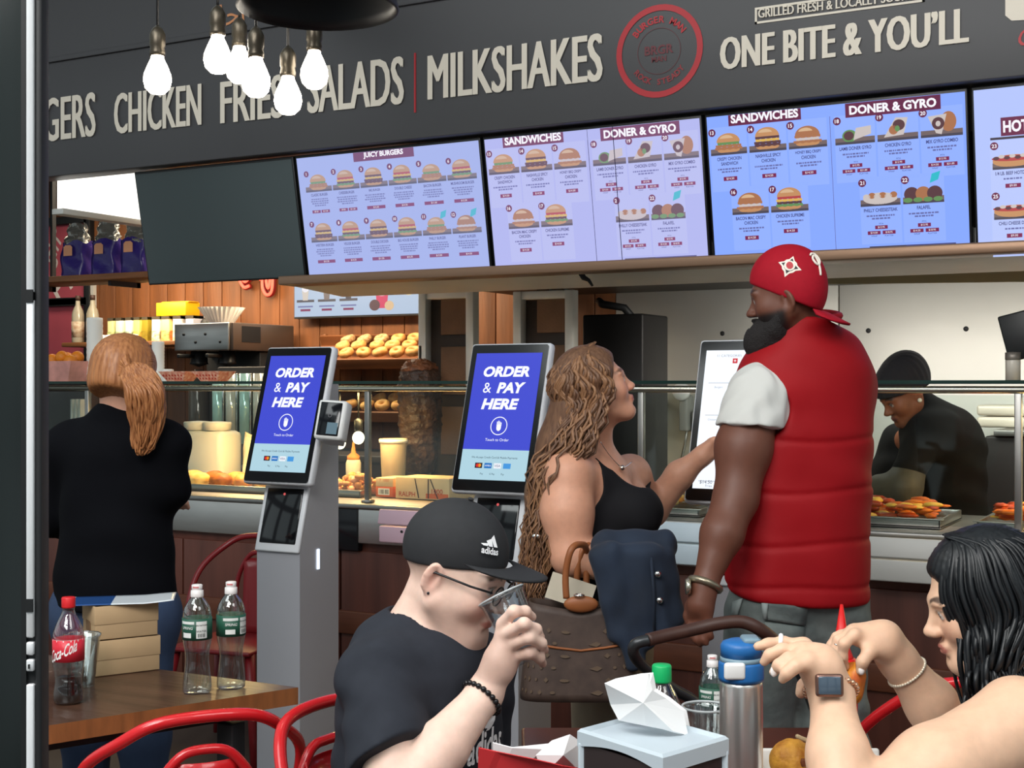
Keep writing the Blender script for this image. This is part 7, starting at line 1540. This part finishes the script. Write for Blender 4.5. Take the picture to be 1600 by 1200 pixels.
for a_, b_, r0, r1 in (((938, 868, 3.47), (962, 990, 3.455), .028, .02), ((958, 862, 3.455), (985, 1040, 3.45), .03, .014), ((980, 866, 3.46), (996, 1030, 3.465), .028, .02), ((1000, 868, 3.455), (1012, 1000, 3.45), .028, .024), ((1022, 866, 3.46), (1036, 985, 3.455), .028, .026), ((1040, 872, 3.48), (1058, 965, 3.47), .024, .022), ((950, 900, 3.48), (1045, 950, 3.48), .03, .03), ((970, 930, 3.48), (1040, 985, 3.48), .03, .024)): S.cap(jj(*a_), jj(*b_), r0, r1, k=.022)
S.warp = folds(.004, 55, (1, .1, .35), (.8, .4, -.9), 2)
jb = body_mesh('cloth', S, .005, DJ, jk)
for px, py in ((1028, 897), (1031, 938)): MB().lathe([(0, .005), (.008, .004), (.0085, 0)], 14, M=T(*jp(jk, px, py, 3.425))@R(90, 'X')).build('button', CHROME, jk)
MB().tube([jp(jk, 1017, 870, 3.43), jp(jk, 1022, 930, 3.425), jp(jk, 1022, 985, 3.43)], .004, 6).build('placket', DJ, jk)

# ================================================================ WORKER BEHIND THE COUNTER
f = Fig('worker in black hoodie and beanie bending over behind the counter at right', 1460, 5.62); J = f.J; r = f.root
SK5 = skin_mat('brown skin'); hc = J(1412, 616, 5.5); hR = axes((-.84, -.2, -.5)); hs = .98
HOOD = mat('black hoodie', (30, 28, 28), .9, noise=(14, .25), spec=.15)
sh_n, el_n, wr_n = J(1448, 682, 5.42), J(1412, 762, 5.34), J(1350, 756, 5.45); sh_f, el_f, wr_f = J(1410, 690, 5.75), J(1375, 760, 5.72), J(1330, 760, 5.6)
B = SDF(); B.place(make_head(False, 1, .98), hc, hR, hs, rad=.19); B.cap(J(1425, 635, 5.52), J(1455, 670, 5.58), .055, .062, k=.03)
B.cap(sh_n, sh_f, .055, k=.03).cap(J(1470, 690, 5.58), J(1482, 850, 5.68), .13, .14, k=.05).chain([sh_n, el_n, wr_n], [.05, .045, .03], k=.02).chain([sh_f, el_f, wr_f], [.05, .045, .03], k=.02)
for w_ in (wr_n, wr_f):
    pm = w_+V3(-.07, .01, -.015); B.chain([w_, pm], [.03, .032], k=.02)
    for k in range(4): a_ = pm+V3(-.015, .026-.017*k, -.005); B.chain([a_, a_+V3(-.04, 0, -.01), a_+V3(-.055, 0, -.035)], [.0105, .0095, .008], k=.006)
    B.chain([w_+V3(-.03, -.02, 0), w_+V3(-.065, -.045, -.02), w_+V3(-.09, -.04, -.035)], [.013, .011, .009], k=.01)
body_mesh('body', B, .0055, SK5, r, face_tone(hc, hR, hs, (150, 88, 58), (120, 66, 56), (30, 22, 20)), 1)
S = SDF(); S.cap(J(1455, 680, 5.5), J(1478, 700, 5.62), .13, .15, k=.06).cap(J(1478, 700, 5.58), J(1482, 860, 5.68), .155, .165, k=.06).cap(J(1440, 640, 5.54), J(1470, 670, 5.58), .075, .11, k=.04)
S.use(SDF().chain([sh_n, J(1420, 735, 5.36)], [.075, .066]), k=.05); S.use(SDF().chain([sh_f, el_f], [.085, .07]), k=.05); S.warp = folds(.006, 38, seed=3)
S.plane(J(1418, 655, 5.5), (-.6, 0, .45), .02)
body_mesh('hoodie', S, .0065, HOOD, r)
GLV = mat('olive sleeve cover', (84, 76, 62), .6, noise=(20, .3)); body_mesh('sleeve_cover', SDF().chain([J(1420, 738, 5.36), el_n, J(1375, 762, 5.4)], [.066, .07, .055], kin=.03), .0065, GLV, r)
bn = body_mesh('beanie', placed((lambda c_: (setattr(c_, 'warp', lambda p: .0015*np.sin(np.arctan2(p[:, 0], p[:, 1])*26)), c_)[1])(SDF().ell((0, -.02, .05), (.094, .128, .104)).ell((0, -.06, .1), (.07, .07, .06), k=.05).plane((0, .1, .034), (0, .22, -1))), hc, hR, hs), .0055, mat('black beanie knit', (34, 33, 36), .9), r)
MB().ell((hc+hR@V3(-.086, -.008, -.032)).tolist(), .009).build('earring', mat('pearl earring', (240, 230, 210), .2), r)
LGm = mat('black trousers', (28, 28, 32), .85); P_ = SDF(); hp = J(1482, 880, 5.7); 
for sg in (-1, 1): h0 = hp+V3(0, .09*sg, 0); an = h0.copy(); an[2] = .08; P_.chain([h0, an], [.11, .06], k=.05)
P_.cap(hp-V3(0, .08, 0), hp+V3(0, .08, 0), .13, k=.05); body_mesh('trousers', P_, .01, LGm, r)
for sg in (-1, 1): an = hp+V3(0, .09*sg, 0); an[2] = .045; body_mesh('shoe', SDF().cap(an+V3(.04, 0, 0), an+V3(-.14, 0, 0), .045, .038).plane((0, 0, .003), (0, 0, -1)), .009, BLACKM, r)

# ================================================================ PONYTAILED WOMAN AT THE LEFT
f = Fig('ponytailed woman in a long navy top with her back turned at the left', 183, 4.05); J = f.J; r = f.root
SK1 = skin_mat('light skin'); hc = J(196, 592, 4.0); hR = axes((.34, .93, -.12)); hs = .98; bf = nrm(V3(.25, .97, 0)); br = nrm(V3(.97, -.25, 0))
sh_l, el_l, wr_l = J(105, 702, 4.06), J(84, 800, 4.14), J(130, 830, 4.36); sh_r, el_r, wr_r = J(256, 696, 3.98), J(258, 758, 4.02), J(250, 790, 4.25)
B = SDF(); B.place(make_head(True), hc, hR, hs, rad=.19); B.cap(J(188, 620, 4.02), J(182, 672, 4.04), .05, .058, k=.03).cap(sh_l, sh_r, .06, k=.06).cap(J(182, 720, 4.04), J(180, 1000, 4.04), .14, .16, k=.05, flat=(bf, .8))
for a_, b_, c_ in ((sh_l, el_l, wr_l), (sh_r, el_r, wr_r)):
    B.chain([a_, b_, c_], [.058, .047, .028], k=.03); pm = c_+bf*.07; B.chain([c_, pm], [.028, .03], k=.02)
    for k in range(4): q_ = pm+V3(-.025+.017*k, .015, 0); B.chain([q_, q_+bf*.035, q_+bf*.055+V3(0, 0, -.02)], [.0095, .009, .0075], k=.006)
    B.chain([c_+V3(0, .03, .02), c_+V3(0, .07, .04)], [.012, .009], k=.01)
body_mesh('body', B, .0055, SK1, r, face_tone(hc, hR, hs, (226, 172, 146), (190, 110, 100), (150, 100, 60)), 1, lo=(-.4, -.35, .72))
NV = mat('navy black jersey', (9, 10, 15), .9, noise=(5, .2), spec=.12)
S = SDF(); S.cap(J(182, 735, 4.05), J(180, 1000, 4.04), .165, .192, k=.06, flat=(bf, .85)).cap(J(115, 700, 4.06), J(250, 694, 4.0), .077, k=.06).cap(J(186, 655, 4.03), J(184, 700, 4.04), .07, .11, k=.05)
for a_, b_, c_ in ((sh_l, el_l, wr_l), (sh_r, el_r, wr_r)): S.use(SDF().chain([a_, b_, b_+(c_-b_)*.85], [.078, .07, .045], kin=.03), k=.035)
S.plane(J(180, 950, 4.0), (0, 0, -1), .01); S.sub(SDF().cap(J(188, 610, 4.02), J(183, 650, 4.04), .057, .06), .006); S.warp = folds(.006, 30, (1, .2, 1.1), (-.6, .5, 1), 6)
body_mesh('top', S, .0065, NV, r)
P_ = SDF(); hp = J(180, 960, 4.05); P_.cap(hp-br*.08, hp+br*.08, .125, k=.05).cap(hp, hp+V3(0, 0, .16), .15, .15, k=.05, flat=(bf, .85))
for sg in (-1, 1): h0 = hp+br*.085*sg; an = h0+br*.02*sg; an[2] = .09; P_.chain([h0, (h0+an)/2, an], [.105, .075, .055], k=.04, kin=.04)
body_mesh('jeans', P_, .009, mat('blue denim', (48, 66, 96), .85, noise=(12, .25)), r)
for sg in (-1, 1): an = hp+br*.105*sg; an[2] = .045; body_mesh('shoe', SDF().cap(an-bf*.04, an+bf*.15, .043, .036).plane((0, 0, .003), (0, 0, -1)), .009, BLACKM, r)
GH = mat('red blonde hair', (180, 122, 76), .45, noise=(14, .45), rgb2=(134, 82, 48), stretch=(10, 10, 1))
GM = hair_cap(.018, [((0, .07, .06), (0, 1, -.5)), ((0, 0, -.075), (0, -.35, -1))], hc, hR, hs, .005, GH, r)
tie = J(203, 580, 3.87); random.seed(9); paths = []
for i in range(330):
    a = random.uniform(0, 2*PI); k = random.uniform(.1, 1)**.6; c_, s2 = math.cos(a)*k, math.sin(a)*k
    paths.append([tie+V3(.018*c_, 0.02, .018*s2), J(215, 585, 3.84)+V3(.045*c_, .015*s2, .028*s2), J(228, 615, 3.84)+V3(.055*c_, .035*s2, 0), J(230, 650, 3.86)+V3(.05*c_, .035*s2, 0), J(226, 685, 3.875)+V3(.03*c_, .02*s2, random.uniform(-.03, .03)), J(222, 702, 3.875)+V3(.014*c_, .01*s2, random.uniform(-.02, .05))])
locks('ponytail', GH, r, paths, .005, .004, .14, 6, taper=.3)
hp_ = []
for i in range(260):
    ph = math.radians(360*i/260); d = np.array((math.sin(ph), 0, math.cos(ph))); random.seed(i); loc_ = [(.06*d[0], .045, .04+.085*max(-.6, d[2])), (.088*d[0], .0, .035+.1*d[2]*(1 if d[2] > 0 else .8)), (.07*d[0], -.075, .03+.07*d[2])]
    hp_.append([hc+hR@(np.array(p)*hs) for p in loc_]+[tie])
locks('swept_hair', GH, r, hp_, .0055, .0015, .2, 7, taper=.7)
band('hair_tie', tie+V3(0, .03, 0), J(215, 585, 3.84), .35, .02, mat('brown hair tie', (120, 76, 52), .6), r, .006)
